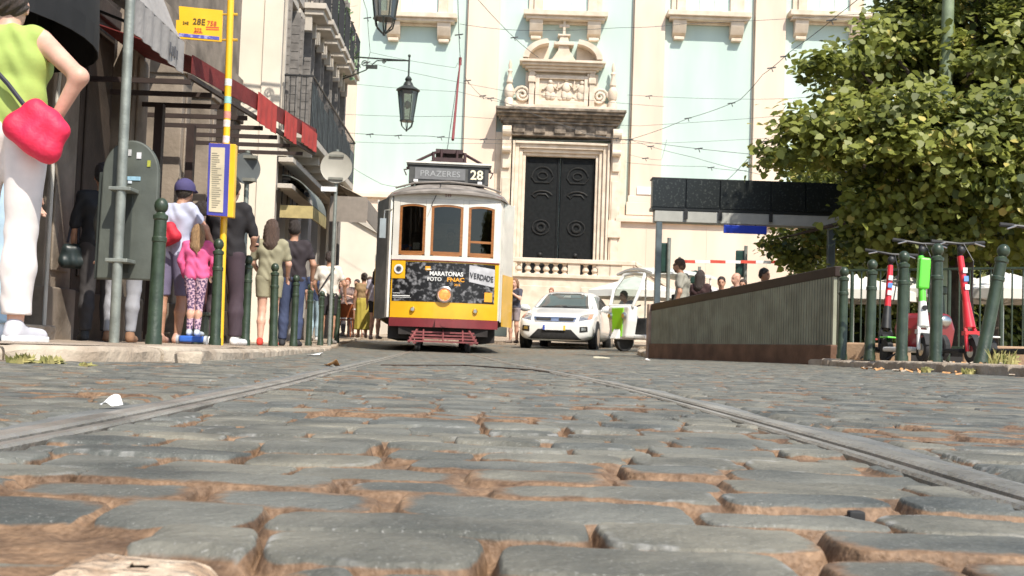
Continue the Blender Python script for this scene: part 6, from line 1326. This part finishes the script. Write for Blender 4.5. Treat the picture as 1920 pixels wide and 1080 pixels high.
JOINT = dict(pel=(0, 0, .95), chest=(0, 0, 1.30), neck=(0, .0, 1.47), head=(0, .015, 1.62), ls=(-.175, 0, 1.41), rs=(.175, 0, 1.41), le=(-.235, -.02, 1.13), re=(.235, -.02, 1.13), lh=(-.245, .06, .88), rh=(.245, .06, .88),
             lk=(-.095, .02, .50), rk=(.095, .02, .50), la=(-.10, -.02, .085), ra=(.10, -.02, .085), lt=None, rt=None)
def mats_skin(c): return mat('skin_%d' % int(c[0]*99), c, .5, .12, 11, .03, 60, trans=.08)
S_FAIR = (.62, .36, .26); S_TAN = (.48, .26, .17); S_DARK = (.30, .16, .10)
def v3(a): return np.array(a, float)
def person(label, px, D, H, rz=0, skin=S_FAIR, J=None, hair=('short', (.03, .02, .015)), shirt=None, legs=None, skirt=None, shoes=(.6, .6, .6), vox=.014, gz=None, py=640, face=True, thin=1.0, hat=None, extra=None, group=None, zof=0.0):
    """clothes: shirt=(colour, sleeve 0..1 or 2, hem z), legs=(colour, hem z, flare), skirt=(colour, top z, hem z, flare)"""
    j = dict(JOINT); j.update(J or {}); j = {k: (v3(v) if v is not None else None) for k, v in j.items()}; s = H/1.75
    for sd in 'lr':
        if j[sd+'t'] is None: j[sd+'t'] = j[sd+'a'] + v3((-.03 if sd == 'l' else .03, .17, -.05))
    p = P(px, py, D); z = float(gz(p.x, D)) if gz else float(gl(p.x, D))
    t = thing('person', label, 'person', (p.x, D, z+zof), rz, group); t.scale = (s, s, s)
    w = thin; pel, ch, nk, hd = j['pel'], j['chest'], j['neck'], j['head']; T = lambda a: tuple(float(q) for q in a)
    up_ = (ch-pel)/np.linalg.norm(ch-pel); ox = lambda a, x, y=0: T(v3(a)+v3((x, y, 0)))
    hd_dir = v3((hd-nk)/np.linalg.norm(hd-nk))
    torso = [(ox(ch, -.075*w), ox(ch, .075*w), .105, .105, (1, .92)), (ox(ch, -.10*w), ox((ch+pel)/2, -.055*w), .09, .085, (1, .95)), (ox(ch, .10*w), ox((ch+pel)/2, .055*w), .09, .085, (1, .95)), (ox((ch+pel)/2, -.06*w), ox(pel, -.075*w, .01), .09, .105), (ox((ch+pel)/2, .06*w), ox(pel, .075*w, .01), .09, .105), (T(j['ls']*.75+nk*.25-v3((0, 0, .02))), T(j['rs']*.75+nk*.25-v3((0, 0, .02))), .062, .062)]
    necks = [(T(nk-v3((0, 0, .05))), T(hd-hd_dir*.05), .058, .052)]
    headp = [(T(hd+v3((0, .01, -.035))), T(hd+v3((0, -.005, .045))), .072, .083, (.93, 1.12)), (T(hd+v3((0, .05, -.065))), T(hd+v3((0, .055, -.085))), .038, .030)]
    if face: headp += [(T(hd+v3((0, .092, .005))), T(hd+v3((0, .108, -.022))), .010, .014), (T(hd+v3((-.03, .085, .03))), T(hd+v3((.03, .085, .03))), .014, .014), (T(hd+v3((-.018, .092, -.052))), T(hd+v3((.018, .092, -.052))), .009, .009)]
    for sd in (-1, 1): headp.append((T(hd+v3((sd*.080, .0, .005))), T(hd+v3((sd*.083, -.005, -.03))), .014, .010, (.6, 1)))
    arms = {}; legsP = {}; hands = []
    for sd, sg in (('l', -1), ('r', 1)):
        S_, E_, Hh = j[sd+'s'], j[sd+'e'], j[sd+'h']; arms[sd] = [(T(S_), T(E_), .052, .040), (T(E_), T(Hh), .040, .027)]
        hip = pel+v3((sg*.088, 0, -.03)); K_, A_ = j[sd+'k'], j[sd+'a']; legsP[sd] = [(T(hip), T(K_), .092, .056), (T(K_), T(K_*.6+A_*.4+v3((0, -.012, 0))), .054, .056), (T(K_*.6+A_*.4+v3((0, -.012, 0))), T(A_), .056, .036), (T(A_+v3((0, -.03, -.045))), T(j[sd+'t']), .034, .026)]
        d = (Hh-E_)/np.linalg.norm(Hh-E_); side = v3((0, 1, 0)) - d*d[1]; side /= np.linalg.norm(side)+1e-6; out = np.cross(d, side)*(-sg)
        hp = []
        for i, (ln, o_) in enumerate(((.068, .030), (.078, .010), (.072, -.010), (.055, -.029))):      # four fingers and a thumb
            a = Hh + d*.085 + side*o_; b = a + d*ln*.55 + out*(-.010); c = b + d*ln*.38 + out*(-.024); hp += [(T(Hh+d*.02+side*o_*.6), T(a), .016, .011), (T(a), T(b), .0098, .009), (T(b), T(c), .009, .0075)]
        th0 = Hh+d*.03+side*.022; th1 = th0+d*.032+side*.03-out*.008; hp += [(T(th0), T(th1), .014, .011), (T(th1), T(th1+d*.030+side*.006-out*.006), .0105, .0085)]
        hands.append(hp)
    body = torso+necks+headp+arms['l']+arms['r']+legsP['l']+legsP['r']
    V, Fq = nets(body, vox, .028); Vs = [V]; Fsq = [Fq]; n0 = len(V)
    for hp in hands:
        V2, F2 = nets(hp, min(vox*.5, .0065), .006); Vs.append(V2); Fsq.append(F2+n0); n0 += len(V2)
    bo_ = npmesh('body', np.concatenate(Vs), np.concatenate(Fsq), mats_skin(skin), t)
    nm = lambda c, base: mat(base+'_%02d_%02d_%02d' % tuple(int(k*99) for k in c), c, .85, .10, 7, .06, 60)
    wr = lambda X_, Y_, Z_: .004*np.sin(Z_*42+6*np.sin(X_*13)+Y_*9)+.003*np.sin(X_*31+Z_*17+Y_*23)
    def lerp(a, b, f): return T(v3(a)+(v3(b)-v3(a))*f)
    if shirt:
        c, sl, hem = shirt; pr = [(p_[0], p_[1], p_[2]+.016, p_[3]+.016)+tuple(p_[4:]) for p_ in torso]
        for sd in 'lr':
            (a, b, r1, r2), (a2, b2, r3, r4) = arms[sd]
            if sl > 0: pr.append((a, lerp(a, b, min(1, sl)), r1+.018, r1+.016+(r2-r1)*min(1, sl)))
            if sl > 1: pr.append((a2, lerp(a2, b2, min(1, sl-1)), r3+.016, r3+.014+(r4-r3)*min(1, sl-1)))
        hemc = [lambda X_, Y_, Z_: hem-Z_, lambda X_, Y_, Z_: .056-np.sqrt((X_-nk[0])**2+(Y_-nk[1]-.01)**2+(Z_-nk[2]-.0)**2*.6)] if shirt[1] < 2.5 else [lambda X_, Y_, Z_: hem-Z_]
        if sl == 0: hemc.append(lambda X_, Y_, Z_: np.abs(X_)-.145)
        if sl > 0 and sl < 1:
            pass
        npmesh('shirt', *nets(pr, vox, .03, cut=hemc, wrink=wr), nm(c, 'shirt_cloth'), t)
    if legs:
        c, hem, fla = legs; pr = [(p_[0], p_[1], p_[2]+.010, p_[3]+.012)+tuple(p_[4:]) for p_ in torso[3:5]]
        for sd in 'lr':
            for q_, (a, b, r1, r2) in enumerate(legsP[sd][:3]): f = fla*(.3+.35*q_); pr.append((a, b, r1+.010+f*.6, r2+.012+f))
        wt = float(pel[2])+(.11 if not shirt else min(.11, max(.02, shirt[2]-float(pel[2])+.04))); kz = min(float(j['lk'][2]), float(j['rk'][2]))
        npmesh('trousers' if hem < .3 else 'shorts', *nets(pr, vox, .022, cut=[lambda X_, Y_, Z_: hem-Z_, lambda X_, Y_, Z_: Z_-wt], wrink=lambda X_, Y_, Z_: .0032*np.sin(Z_*44+7*np.sin(X_*15+Z_*3)+Y_*12)*np.clip(1.0-Z_, .1, 1)), nm(c, 'trouser_cloth'), t)
    if skirt:
        c, tz, hem, fl_ = skirt; pr = [(ox((ch+pel)/2, -.05), ox(pel, -.07), .105, .128), (ox((ch+pel)/2, .05), ox(pel, .07), .105, .128), (ox(pel, 0), (float(pel[0]), float(pel[1]), hem-.05), .19, .19+fl_, (1, .75))]
        npmesh('skirt', *nets(pr, vox, .03, cut=[lambda X_, Y_, Z_: hem-Z_, lambda X_, Y_, Z_: Z_-tz], wrink=lambda X_, Y_, Z_: .008*np.sin(np.arctan2(Y_, X_)*9+Z_*4)), nm(c, 'skirt_cloth'), t)
    if shoes:
        for sd in 'lr':
            A_, Tt = j[sd+'a'], j[sd+'t']; pr = [(T(A_+v3((0, -.035, -.045))), T(Tt+v3((0, .005, -.002))), .042, .036), (T(A_+v3((0, -.01, -.01))), T(A_+v3((0, .03, -.04))), .044, .044)]
            sole = float(A_[2])-.082; npmesh('shoe', *nets(pr, min(vox, .011), .02, cut=[lambda X_, Y_, Z_: sole-Z_]), nm(shoes, 'shoe_leather'), t)
    if hair:
        st_, hc = hair; hp = [(T(hd+v3((0, -.020, .005))), T(hd+v3((0, -.008, .055))), .090, .092, (.96, 1.08))]
        cuts = [lambda X_, Y_, Z_: (Y_-hd[1])*.9-(Z_-hd[2])*.9-.012]
        if st_ == 'long':
            hp += [(T(hd+v3((0, -.055, .0))), T(hd+v3((0, -.085, -.22))), .088, .080, (1.15, .8)), (T(hd+v3((0, -.085, -.22))), T(hd+v3((.02, -.095, -.34))), .075, .035, (1.25, .7)), (T(hd+v3((-.075, -.02, 0))), T(hd+v3((-.085, -.05, -.2))), .035, .035), (T(hd+v3((.075, -.02, 0))), T(hd+v3((.085, -.05, -.2))), .035, .035)]
            cuts = [lambda X_, Y_, Z_: (Y_-hd[1])-.5*np.clip(Z_-hd[2], -.3, 1)-.035]
        if st_ == 'bun': hp += [(T(hd+v3((0, -.09, .05))), T(hd+v3((0, -.11, .07))), .045, .04)]
        hm = mat('hair_%02d' % int(hc[0]*200), hc, .5, .3, 14, .6, 90, aniso=(6, 6, 1))
        npmesh('hair', *nets(hp, min(vox, .012), .02, cut=cuts, wrink=lambda X_, Y_, Z_: .005*np.sin(X_*130+12*np.sin(Z_*14)+Y_*60)), hm, t)
    if face:
        for sg in (-1, 1):
            q = MB(); q.sphere(T(hd+v3((sg*.031, .0865, .012))), .011, 10, 6); q.build('eye', mat('dark_eye', (.03, .02, .015), .2, .2, 9), t, smooth=True)
        q = MB(); q.tube([T(hd+v3((-.022, .098, -.052))), T(hd+v3((0, .103, -.053))), T(hd+v3((.022, .098, -.052)))], .0045, 5); q.build('mouth', mat('lip', (.35, .12, .09), .5, .1, 9), t)
    if hat:
        q = MB(); h0 = T(hd+v3((0, -.012, .045))); q.sphere(h0, .113, 20, 12, sc=(.95, 1.1, .98)); q.v = [(x, y, max(zz, h0[2]-.03)) for x, y, zz in q.v]
        q.grid(lambda u, v: (h0[0]+(u-.5)*.17, h0[1]+.09+.085*v*(1-(2*u-1)**2*.5), h0[2]-.005-.02*v), 8, 4, thick=(0, 0, -.006)); q.build('cap', nm(hat, 'cap_cloth'), t, smooth=True)
    return t, j, s
def toworld(t, p):
    return Matrix.Translation(t.location) @ Matrix.Rotation(t.rotation_euler.z, 4, 'Z') @ (Vector(p)*t.scale.x)
def bag(t, c, sc, m, name, label, cat, strap=None, rot=0.0, handle=None):
    """a soft bag hung on person t at local point c, with its strap as a part"""
    w = thing(name, label, cat, toworld(t, c), t.rotation_euler.z); w.scale = t.scale
    pr = [((-sc[0]*.6, 0, sc[2]*.55), (sc[0]*.6, 0, sc[2]*.45), sc[1]*.8, sc[1]*.8), ((-sc[0]*.75, 0, -sc[2]*.45), (sc[0]*.75, 0, -sc[2]*.45), sc[1], sc[1]), ((0, 0, sc[2]*.4), (0, 0, -sc[2]*.4), sc[1]*1.05, sc[1]*1.1), ((-sc[0]*.7, 0, sc[2]*.35), (-sc[0]*.8, 0, -sc[2]*.35), sc[1]*.8, sc[1]*.85), ((sc[0]*.6, 0, sc[2]*.35), (sc[0]*.8, 0, -sc[2]*.35), sc[1]*.8, sc[1]*.85)]
    V, Fq = nets(pr, min(sc)*.14, sc[1]*.5, wrink=lambda X_, Y_, Z_: sc[1]*.035*np.sin(X_/sc[0]*6+Z_/sc[2]*4)); c_, s_ = math.cos(rot), math.sin(rot)
    V = np.stack([V[:, 0]*c_-V[:, 2]*s_, V[:, 1], V[:, 0]*s_+V[:, 2]*c_], 1); npmesh('pouch', V, Fq, m, w)
    if strap: q = MB(); q.tube([Vector(p)-Vector(c) for p in strap], .012, 6); q.build('strap', mat('dark_strap', (.03, .03, .04), .7, .2, 8) if handle is None else handle, w, smooth=True)
    return w

# -- foreground woman, seen from behind, hand on her hip, red cross-body bag
t, j, s = person('woman in lime sleeveless top and white trousers at the left edge, hand on hip', 4, 5.45, 1.72, .12, S_FAIR,
    J=dict(pel=(-.03, 0, 1.0), chest=(-.05, .02, 1.34), neck=(-.06, .02, 1.50), head=(-.07, .06, 1.62), ls=(-.22, 0, 1.44), rs=(.10, 0, 1.45), re=(.31, -.11, 1.26), rh=(.20, -.06, 1.06), le=(-.33, 0, 1.18), lh=(-.28, .12, .98), lk=(-.16, .04, .52), la=(-.17, -.05, .09), rk=(.05, .03, .53), ra=(.055, .0, .085), rt=(.13, .14, .035)),
    hair=('short', (.045, .03, .02)), shirt=((.36, .46, .11), 0, 1.0), legs=((.72, .66, .62), .13, .018), shoes=(.50, .49, .52), vox=.0085, face=False)
bag(t, (.155, -.15, .99), (.115, .06, .125), mat('crimson_nylon', (.72, .02, .07), .6, .15, 6, .3, 30), 'crossbody_bag', 'crimson cross-body bag on the back hip of the woman in lime', 'bag', [(.10, -.15, 1.08), (0, -.14, 1.2), (-.12, -.12, 1.32), (-.20, -.06, 1.45), (-.19, .03, 1.48)], rot=-.62)
q = MB(); hl = t; w = toworld(t, (-.07, -.05, 1.60))
t2, _, _ = person('person in pale blue jeans mostly cut off by the left edge', -38, 6.5, 1.7, .1, S_FAIR, shirt=((.05, .06, .08), 1, 1.0), legs=((.42, .56, .66), .1, .03), shoes=(.65, .65, .65), face=False)
# -- people by the shop fronts
t3, _, _ = person('person in black top in the doorway, partly hidden behind the big sign panel', 178, 10.9, 1.66, .4, S_TAN, J=dict(re=(.26, .05, 1.15), rh=(.20, .2, 1.05), le=(-.24, .02, 1.14), lh=(-.24, .10, .92)), hair=('short', (.025, .02, .02)), shirt=((.02, .02, .022), 1, .9), legs=((.05, .045, .045), .1, .01), shoes=(.05, .05, .05), face=False)
bag(t3, (-.24, .0, .82), (.10, .06, .13), mat('black_leather', (.018, .028, .028), .4, .2, 8), 'handbag', 'dark handbag carried by the person in black in the doorway', 'bag', [(-.30, 0, .95), (-.27, .02, 1.15), (-.22, .03, 1.42), (-.2, .0, .95)])
t4, _, _ = person('person in light grey jeans standing behind the big sign panel', 226, 10.2, 1.62, .25, S_FAIR, J=dict(la=(-.11, -.03, .085), ra=(.08, .02, .085), re=(.22, .12, 1.15), rh=(.1, .25, 1.2)), hair=('long', (.16, .12, .07)), shirt=((.10, .10, .09), 1.6, .85), legs=((.30, .30, .32), .1, -.005), shoes=(.25, .13, .07), face=False)
t5, j5, _ = person('man in purple cap, pale lavender t-shirt and mauve shorts reaching over a child', 318, 12.1, 1.72, -.25, S_TAN, J=dict(neck=(.02, .04, 1.46), head=(.045, .09, 1.60), re=(.29, .10, 1.22), rh=(.36, .22, .98), le=(-.24, .06, 1.14), lh=(-.2, .2, .98), lk=(-.11, .0, .50), rk=(.10, .04, .50)), hair=('short', (.04, .03, .02)), shirt=((.50, .52, .66), .55, .86), legs=((.17, .15, .24), .50, .022), shoes=(.55, .32, .24), hat=(.07, .06, .16), face=False, vox=.012)
bag(t5, (-.02, -.17, 1.13), (.14, .065, .13), mat('red_fabric_bag', (.50, .02, .04), .7, .15, 8, .3, 30), 'shoulder_bag', 'red bag on the back of the man in the purple cap', 'bag', [(-.1, -.16, 1.24), (-.16, -.11, 1.40), (-.14, .03, 1.46)], rot=.3)
t6, _, _ = person('dark-haired woman in brown behind the child, head bent down', 352, 12.9, 1.66, -.3, S_TAN, J=dict(neck=(.0, .08, 1.44), head=(.01, .16, 1.54)), hair=('bun', (.03, .02, .015)), shirt=((.13, .09, .075), .6, .9), legs=((.06, .06, .09), .45, .015), shoes=(.03, .04, .10), face=False)
t7, _, _ = person('small blonde child in pink jacket and patterned leggings standing on a blue toy', 362, 11.75, 1.13, 0, S_FAIR, J=dict(head=(0, .0, 1.60), le=(-.25, .0, 1.15), lh=(-.20, .08, .93), re=(.26, .02, 1.15), rh=(.2, .12, .98), lk=(-.06, .02, .5), la=(-.06, -.02, .085), rk=(.06, .02, .5), ra=(.06, -.02, .085)), hair=('long', (.36, .22, .11)), shirt=((.80, .13, .32), 2, .78), legs=None, shoes=(.5, .55, .6), face=False, vox=.014, zof=.085)
lp_ = mat('patterned_leggings', (.10, .06, .14), .8, .3, 34, col2=(.62, .42, .50), thr=(.48, .53), detail=2)
for sg in (-1, 1):
    V, Fq = nets([((sg*.088, 0, .92), (sg*.06, .02, .5), .100, .066), ((sg*.06, .02, .5), (sg*.06, -.02, .12), .066, .050)], .014, .02); npmesh('legging', V, Fq, lp_, t7)
t8, j8, _ = person('person all in black behind the bus stop pole, holding up a phone', 418, 12.5, 1.80, -.15, S_FAIR, J=dict(re=(.26, .06, 1.14), rh=(.17, .28, 1.08), le=(-.24, .1, 1.14), lh=(-.12, .3, 1.12), head=(.0, .05, 1.61), lk=(-.12, .02, .5), la=(-.13, -.02, .085), rk=(.11, .03, .5), ra=(.14, -.03, .085)), hair=('short', (.02, .016, .014)), shirt=((.018, .016, .018), .9, .88), legs=((.055, .035, .045), .09, .018), shoes=(.75, .74, .72), face=False, vox=.013)
q = MB(); q.box(-.038, .038, -.005, .005, -.07, .07); o = q.build('phone', m_rub, bevel=.006, loc=toworld(t8, (.16, .38, 1.12)), rot=(-.3, 0, .2)); tag(o, 'black phone in the raised hand of the person in black', 'phone')
t9, _, _ = person('long-haired woman in olive romper and red shoes walking away', 500, 15.6, 1.68, .05, S_FAIR, J=dict(le=(-.25, .05, 1.15), lh=(-.16, .20, 1.0), re=(.25, .03, 1.14), rh=(.22, .18, .99), lk=(-.09, .03, .5), la=(-.085, -.05, .085), rk=(.075, .06, .51), ra=(.07, .04, .085)), hair=('long', (.085, .05, .035)), shirt=((.30, .275, .18), .7, .9), legs=((.30, .275, .18), .67, .03), shoes=(.62, .06, .04), thin=.85, face=False, vox=.013)
t10, _, _ = person('man in black t-shirt and dark blue jeans beside the woman in olive', 543, 16.4, 1.76, .1, S_TAN, J=dict(le=(-.27, .02, 1.14), re=(.28, .0, 1.15), rh=(.26, .12, .93), lh=(-.27, .1, .9)), hair=('short', (.03, .02, .018)), shirt=((.03, .022, .026), .6, .86), legs=((.045, .06, .12), .1, .01), shoes=(.03, .03, .035), thin=1.08, face=False, vox=.013)
t11, _, _ = person('man in white t-shirt with dark cross strap and black shorts', 612, 22.6, 1.78, -.1, S_TAN, J=dict(le=(-.29, .03, 1.14), re=(.30, .0, 1.14), rh=(.30, .1, .9), lh=(-.24, .15, .95)), hair=('short', (.05, .035, .03)), shirt=((.72, .66, .58), .6, .84), legs=((.035, .03, .035), .55, .02), shoes=(.3, .28, .26), thin=1.1, face=False, vox=.017)
q = MB(); q.tube([toworld(t11, p_) for p_ in ((.13, .02, 1.47), (.10, -.12, 1.40), (-.05, -.135, 1.15), (-.17, -.09, .97), (-.18, .05, .95))], .014, 6); tag(q.build('bag_strap', mat('dark_strap', (.03, .03, .04)), smooth=True), 'dark diagonal strap across the back of the man in white', 'strap')
G6 = lambda x, y: float(np.interp(y, GY, GZ))+.10
t12, _, _ = person('distant woman with dark hair in long yellow-green skirt left of the tram', 678, 30, 1.66, .2, S_TAN, hair=('bun', (.05, .03, .02)), shirt=((.30, .20, .10), .3, .95), skirt=((.42, .34, .06), 1.08, .22, .03), shoes=(.3, .2, .15), face=False, vox=.02, gz=G6)
t13, _, _ = person('distant woman in pale lavender top and black shorts beside the left side of tram', 702, 28, 1.70, -.2, S_FAIR, J=dict(lk=(-.11, .1, .5), la=(-.12, .05, .085), rk=(.1, -.05, .5), ra=(.12, -.15, .1)), hair=('long', (.04, .03, .025)), shirt=((.52, .48, .56), .5, .92), legs=((.03, .03, .035), .66, .02), shoes=(.5, .4, .35), face=False, vox=.02, gz=G6)
t14, _, _ = person('distant red-haired person in patterned top facing the camera behind the orange chairs', 648, 33, 1.62, 2.9, S_FAIR, J=dict(le=(-.24, .1, 1.15), lh=(-.1, .25, 1.2)), hair=('short', (.42, .10, .03)), shirt=((.28, .20, .18), .6, .9), legs=((.10, .09, .10), .1, .01), shoes=(.2, .15, .12), vox=.02, gz=G6)
def cap_(mb, a, b, r): mb.cyl(a, b, r, n=8)
t15, _, _ = person('person in dark top and grey shorts between the tram and the white car', 962, 30, 1.66, 2.6, S_FAIR, J=dict(le=(-.25, .15, 1.2), lh=(-.05, .25, 1.35), re=(.25, .1, 1.15), rh=(.1, .25, 1.15)), hair=('long', (.25, .13, .07)), shirt=((.06, .06, .08), .6, .95), legs=((.30, .25, .26), .6, .02), shoes=(.2, .15, .12), vox=.018, gz=G6)
t16, _, _ = person('person seen only as a head above the white car roof', 1031, 37, 1.66, 2.8, S_FAIR, hair=('short', (.35, .16, .09)), shirt=((.70, .66, .62), .5, .9), legs=((.1, .1, .12), .1, .01), face=True, vox=.02, gz=G6)
person('person in black t-shirt between the child and the bus stop pole', 388, 13.6, 1.74, .3, S_TAN, J=dict(le=(-.27, .05, 1.14), lh=(-.2, .22, 1.0)), hair=('short', (.03, .02, .018)), shirt=((.025, .02, .022), .7, .86), legs=((.09, .03, .03), .1, .01), shoes=(.04, .04, .04), face=False)
person('person in navy top and light jeans seen between the last bollards', 588, 25.5, 1.66, -.3, S_FAIR, J=dict(lk=(-.1, .1, .5), la=(-.11, .0, .085)), hair=('long', (.12, .07, .04)), shirt=((.05, .07, .14), .7, .9), legs=((.35, .48, .55), .1, .01), shoes=(.5, .5, .5), face=False, vox=.018)
person('distant person in brown dress just left of the woman in the yellow-green skirt', 665, 34, 1.62, 2.7, S_TAN, hair=('bun', (.05, .03, .02)), shirt=((.34, .17, .10), .4, .92), skirt=((.34, .17, .10), 1.08, .5, .02), shoes=(.3, .2, .15), vox=.02, gz=G6)
person('distant person in white shirt and pink shorts just right of the yellow-green skirt', 689, 34.5, 1.72, .4, S_FAIR, hair=('short', (.10, .06, .04)), shirt=((.66, .62, .58), .6, .9), legs=((.50, .24, .22), .55, .02), shoes=(.5, .4, .35), face=False, vox=.02, gz=G6)
person('distant person in red top left of the orange cafe chairs', 636, 35, 1.6, 2.9, S_TAN, hair=('long', (.05, .03, .02)), shirt=((.42, .07, .05), .6, .9), legs=((.06, .06, .08), .1, .01), shoes=(.2, .15, .12), vox=.02, gz=G6)
# -- at the metro stairs
t17, _, _ = person('bearded man with sunglasses in light grey t-shirt beside the canopy post', 1277, 20.6, 1.74, 1.15, S_TAN, J=dict(neck=(0, .03, 1.46), head=(0, .07, 1.60)), hair=('short', (.12, .09, .07)), shirt=((.34, .33, .28), .65, .86), legs=((.10, .10, .11), .1, .01), thin=1.1, vox=.013, gz=lambda x, y: .02)
w = toworld(t17, (0, 0, 0)); q = MB(); q.tube([(-.075, .03, 1.622), (-.06, .165, 1.622), (0, .180, 1.622), (.06, .165, 1.622), (.075, .03, 1.622)], .006, 5)
for sg in (-1, 1): q.sphere((sg*.032, .168, 1.615), .024, 10, 6, sc=(1, .25, .75))
q.build('sunglasses', m_rub, t17, smooth=True)
q = MB(); q.sphere((0, .115, 1.525), .05, 12, 8, sc=(1.05, .75, .75)); q.build('beard', mat('dark_beard', (.10, .07, .05), .8, .3, 40), t17, smooth=True)
t18, _, _ = person('woman with long dark reddish hair in dark top beside the bearded man', 1310, 22, 1.62, -.6, S_TAN, hair=('long', (.05, .022, .016)), shirt=((.06, .03, .03), 1.5, .9), legs=((.05, .05, .06), .1, .01), face=False, vox=.016, gz=lambda x, y: .03)
t19, _, _ = person('man in white shirt, leftmost of the three heads above the metro wall', 1350, 24.5, 1.70, 2.9, S_TAN, hair=('short', (.035, .025, .02)), shirt=((.66, .62, .62), .6, .9), legs=((.08, .08, .1), .1, .01), vox=.016, gz=lambda x, y: .02)
t20, _, _ = person('older balding man in white shirt looking aside above the metro wall', 1379, 24, 1.76, 1.9, S_FAIR, hair=None, shirt=((.72, .68, .66), .6, .9), legs=((.08, .08, .1), .1, .01), vox=.016, gz=lambda x, y: .02)
t21, _, _ = person('person half hidden between the balding man and the man in olive', 1391, 25.5, 1.73, 2.7, S_TAN, hair=('short', (.06, .04, .03)), shirt=((.20, .12, .10), .6, .9), legs=((.08, .08, .1), .1, .01), vox=.016, gz=lambda x, y: .02)
t22, _, _ = person('dark-haired man in dark olive shirt, rightmost above the metro wall', 1429, 22.5, 1.75, -2.2, S_TAN, hair=('short', (.025, .02, .016)), shirt=((.06, .06, .04), .6, .9), legs=((.08, .08, .1), .1, .01), thin=1.1, vox=.016, gz=lambda x, y: .02)
t23, _, _ = person('tuk-tuk driver bending forward in grey-blue shirt', 1184, 27.6, 1.68, 2.2, S_TAN, J=dict(pel=(0, 0, .55), chest=(0, .14, .84), neck=(0, .22, .98), head=(0, .30, 1.10), ls=(-.17, .18, .94), rs=(.17, .18, .94), le=(-.24, .30, .72), re=(.24, .30, .72), lh=(-.18, .48, .66), rh=(.18, .48, .66), lk=(-.12, .38, .55), rk=(.12, .38, .55), la=(-.12, .40, .14), ra=(.12, .40, .14)), hair=('short', (.16, .13, .10)), shirt=((.22, .24, .32), .6, .50), legs=((.08, .08, .1), .2, .01), vox=.018, gz=lambda x, y: float(g(x, y))+.22, face=True)
t24, _, _ = person('dark head and shoulders of a driver behind the centre tram window', 838, 21.75, 1.72, math.pi, S_TAN, J=dict(le=(-.26, .12, 1.15), lh=(-.1, .3, 1.1), re=(.25, .12, 1.15), rh=(.15, .3, 1.12)), hair=('short', (.02, .02, .02)), shirt=((.03, .035, .06), 1.9, .85), legs=((.03, .03, .04), .1, .01), vox=.016, gz=lambda x, y: .52)

# orange cafe chairs left of the tram
m_or = mat('orange_plastic', (.42, .13, .05), .45, .12, 6)
def chair(px, D, rz, label):
    p = P(px, 620, D); t = thing('cafe_chair', label, 'chair', (p.x, D, G6(p.x, D)), rz, 'orange cafe chairs left of the tram')
    q = MB(); q.box(-.22, .22, -.22, .22, .43, .46); q.build('seat', m_or, t, bevel=.012)
    q = MB(); q.grid(lambda u, v: (-.21+.42*u, -.23-.03*math.sin(math.pi*u)-.06*v, .50+.36*v), 6, 4, thick=(0, .015, 0)); q.build('backrest', m_or, t, smooth=True)
    for sx in (-1, 1):
        for sy in (-1, 1): q = MB(); q.tube([(sx*.19, sy*.19, .44), (sx*.23, sy*.23, 0)], .014, 6); q.build('leg', m_or, t)
chair(644, 31.5, .3, 'left orange cafe chair behind the last bollards'); chair(657, 31.0, -.4, 'right orange cafe chair behind the last bollards')
t = thing('cafe_table', 'round cafe table with white cups behind the orange chairs', 'table', (P(653, 620, 32.3).x, 32.3, G6(0, 32.3)))
q = MB(); q.cyl((0, 0, .72), (0, 0, .75), .38, n=24); q.build('table_top', m_wprint, t); q = MB(); q.cyl((0, 0, 0), (0, 0, .72), .03); q.cyl((0, 0, 0), (0, 0, .02), .24, n=18); q.build('pedestal', m_iron, t)

# trailing plant on the top balcony
bp0 = P(632, 25, 28.6); th = thing('balcony_plant', 'trailing green plant spilling over the topmost balcony', 'plant', (bp0.x, 28.6, bp0.z))
R = np.random.RandomState(4); n = 900; u = R.rand(n); c = np.stack([.12*R.randn(n)+.28*u*0+.05, .28*R.randn(n)+1.1*u, .1*R.randn(n)-1.3*u+.2], 1); t_ = R.normal(size=(n, 3))*.045; b_ = R.normal(size=(n, 3))*.045
V = np.stack([c-t_, c+b_, c+t_, c-b_], 1).reshape(-1, 3); o = npmesh('foliage', V, (np.arange(n)[:, None]*4+np.arange(4)), mat('plant_leaf', (.10, .17, .06), .6, .3, 3, col2=(.30, .42, .25)), th, smooth=False)
q = MB(); q.tube([(0, 0, .2), (.05, .5, -.3), (.08, 1.1, -1.0)], .02, 6); q.build('stem', m_bark, th)
# sole and grey side patch on the near woman's shoes
for sh in [o for o in bpy.data.objects if o.name.startswith('shoe') and o.parent == t]: pass
near = [o for o in bpy.data.objects if o.get('category') == 'person' and 'lime sleeveless' in o.get('label', '')][0]
for sg, A_, T_ in ((-1, (-.17, -.05), (-.20, .12)), (1, (.055, .0), (.13, .14))):
    a = Vector((A_[0], A_[1]-.04, .022)); b = Vector((T_[0], T_[1]+.01, .020))
    q = MB(); n_ = 8; d = (b-a).normalized(); w_ = Vector((-d.y, d.x, 0))
    vs = []
    for k in range(n_+1):
        p_ = a+(b-a)*(k/n_)+d*(.03*(k/n_)-.035*(1-k/n_)); hw2 = .046*(.75+.35*math.sin(math.pi*k/n_))
        vs += [p_-w_*hw2+Vector((0, 0, -.022)), p_-w_*hw2+Vector((0, 0, .012)), p_+w_*hw2+Vector((0, 0, .012)), p_+w_*hw2+Vector((0, 0, -.022))]
    q.add(vs, [(k*4+i, k*4+(i+1) % 4, k*4+4+(i+1) % 4, k*4+4+i) for k in range(n_) for i in range(4)]+[(0, 1, 2, 3), (n_*4+3, n_*4+2, n_*4+1, n_*4)])
    q.build('shoe_sole', mat('white_rubber_sole', (.74, .73, .70), .6, .06, 12), near, bevel=.008)
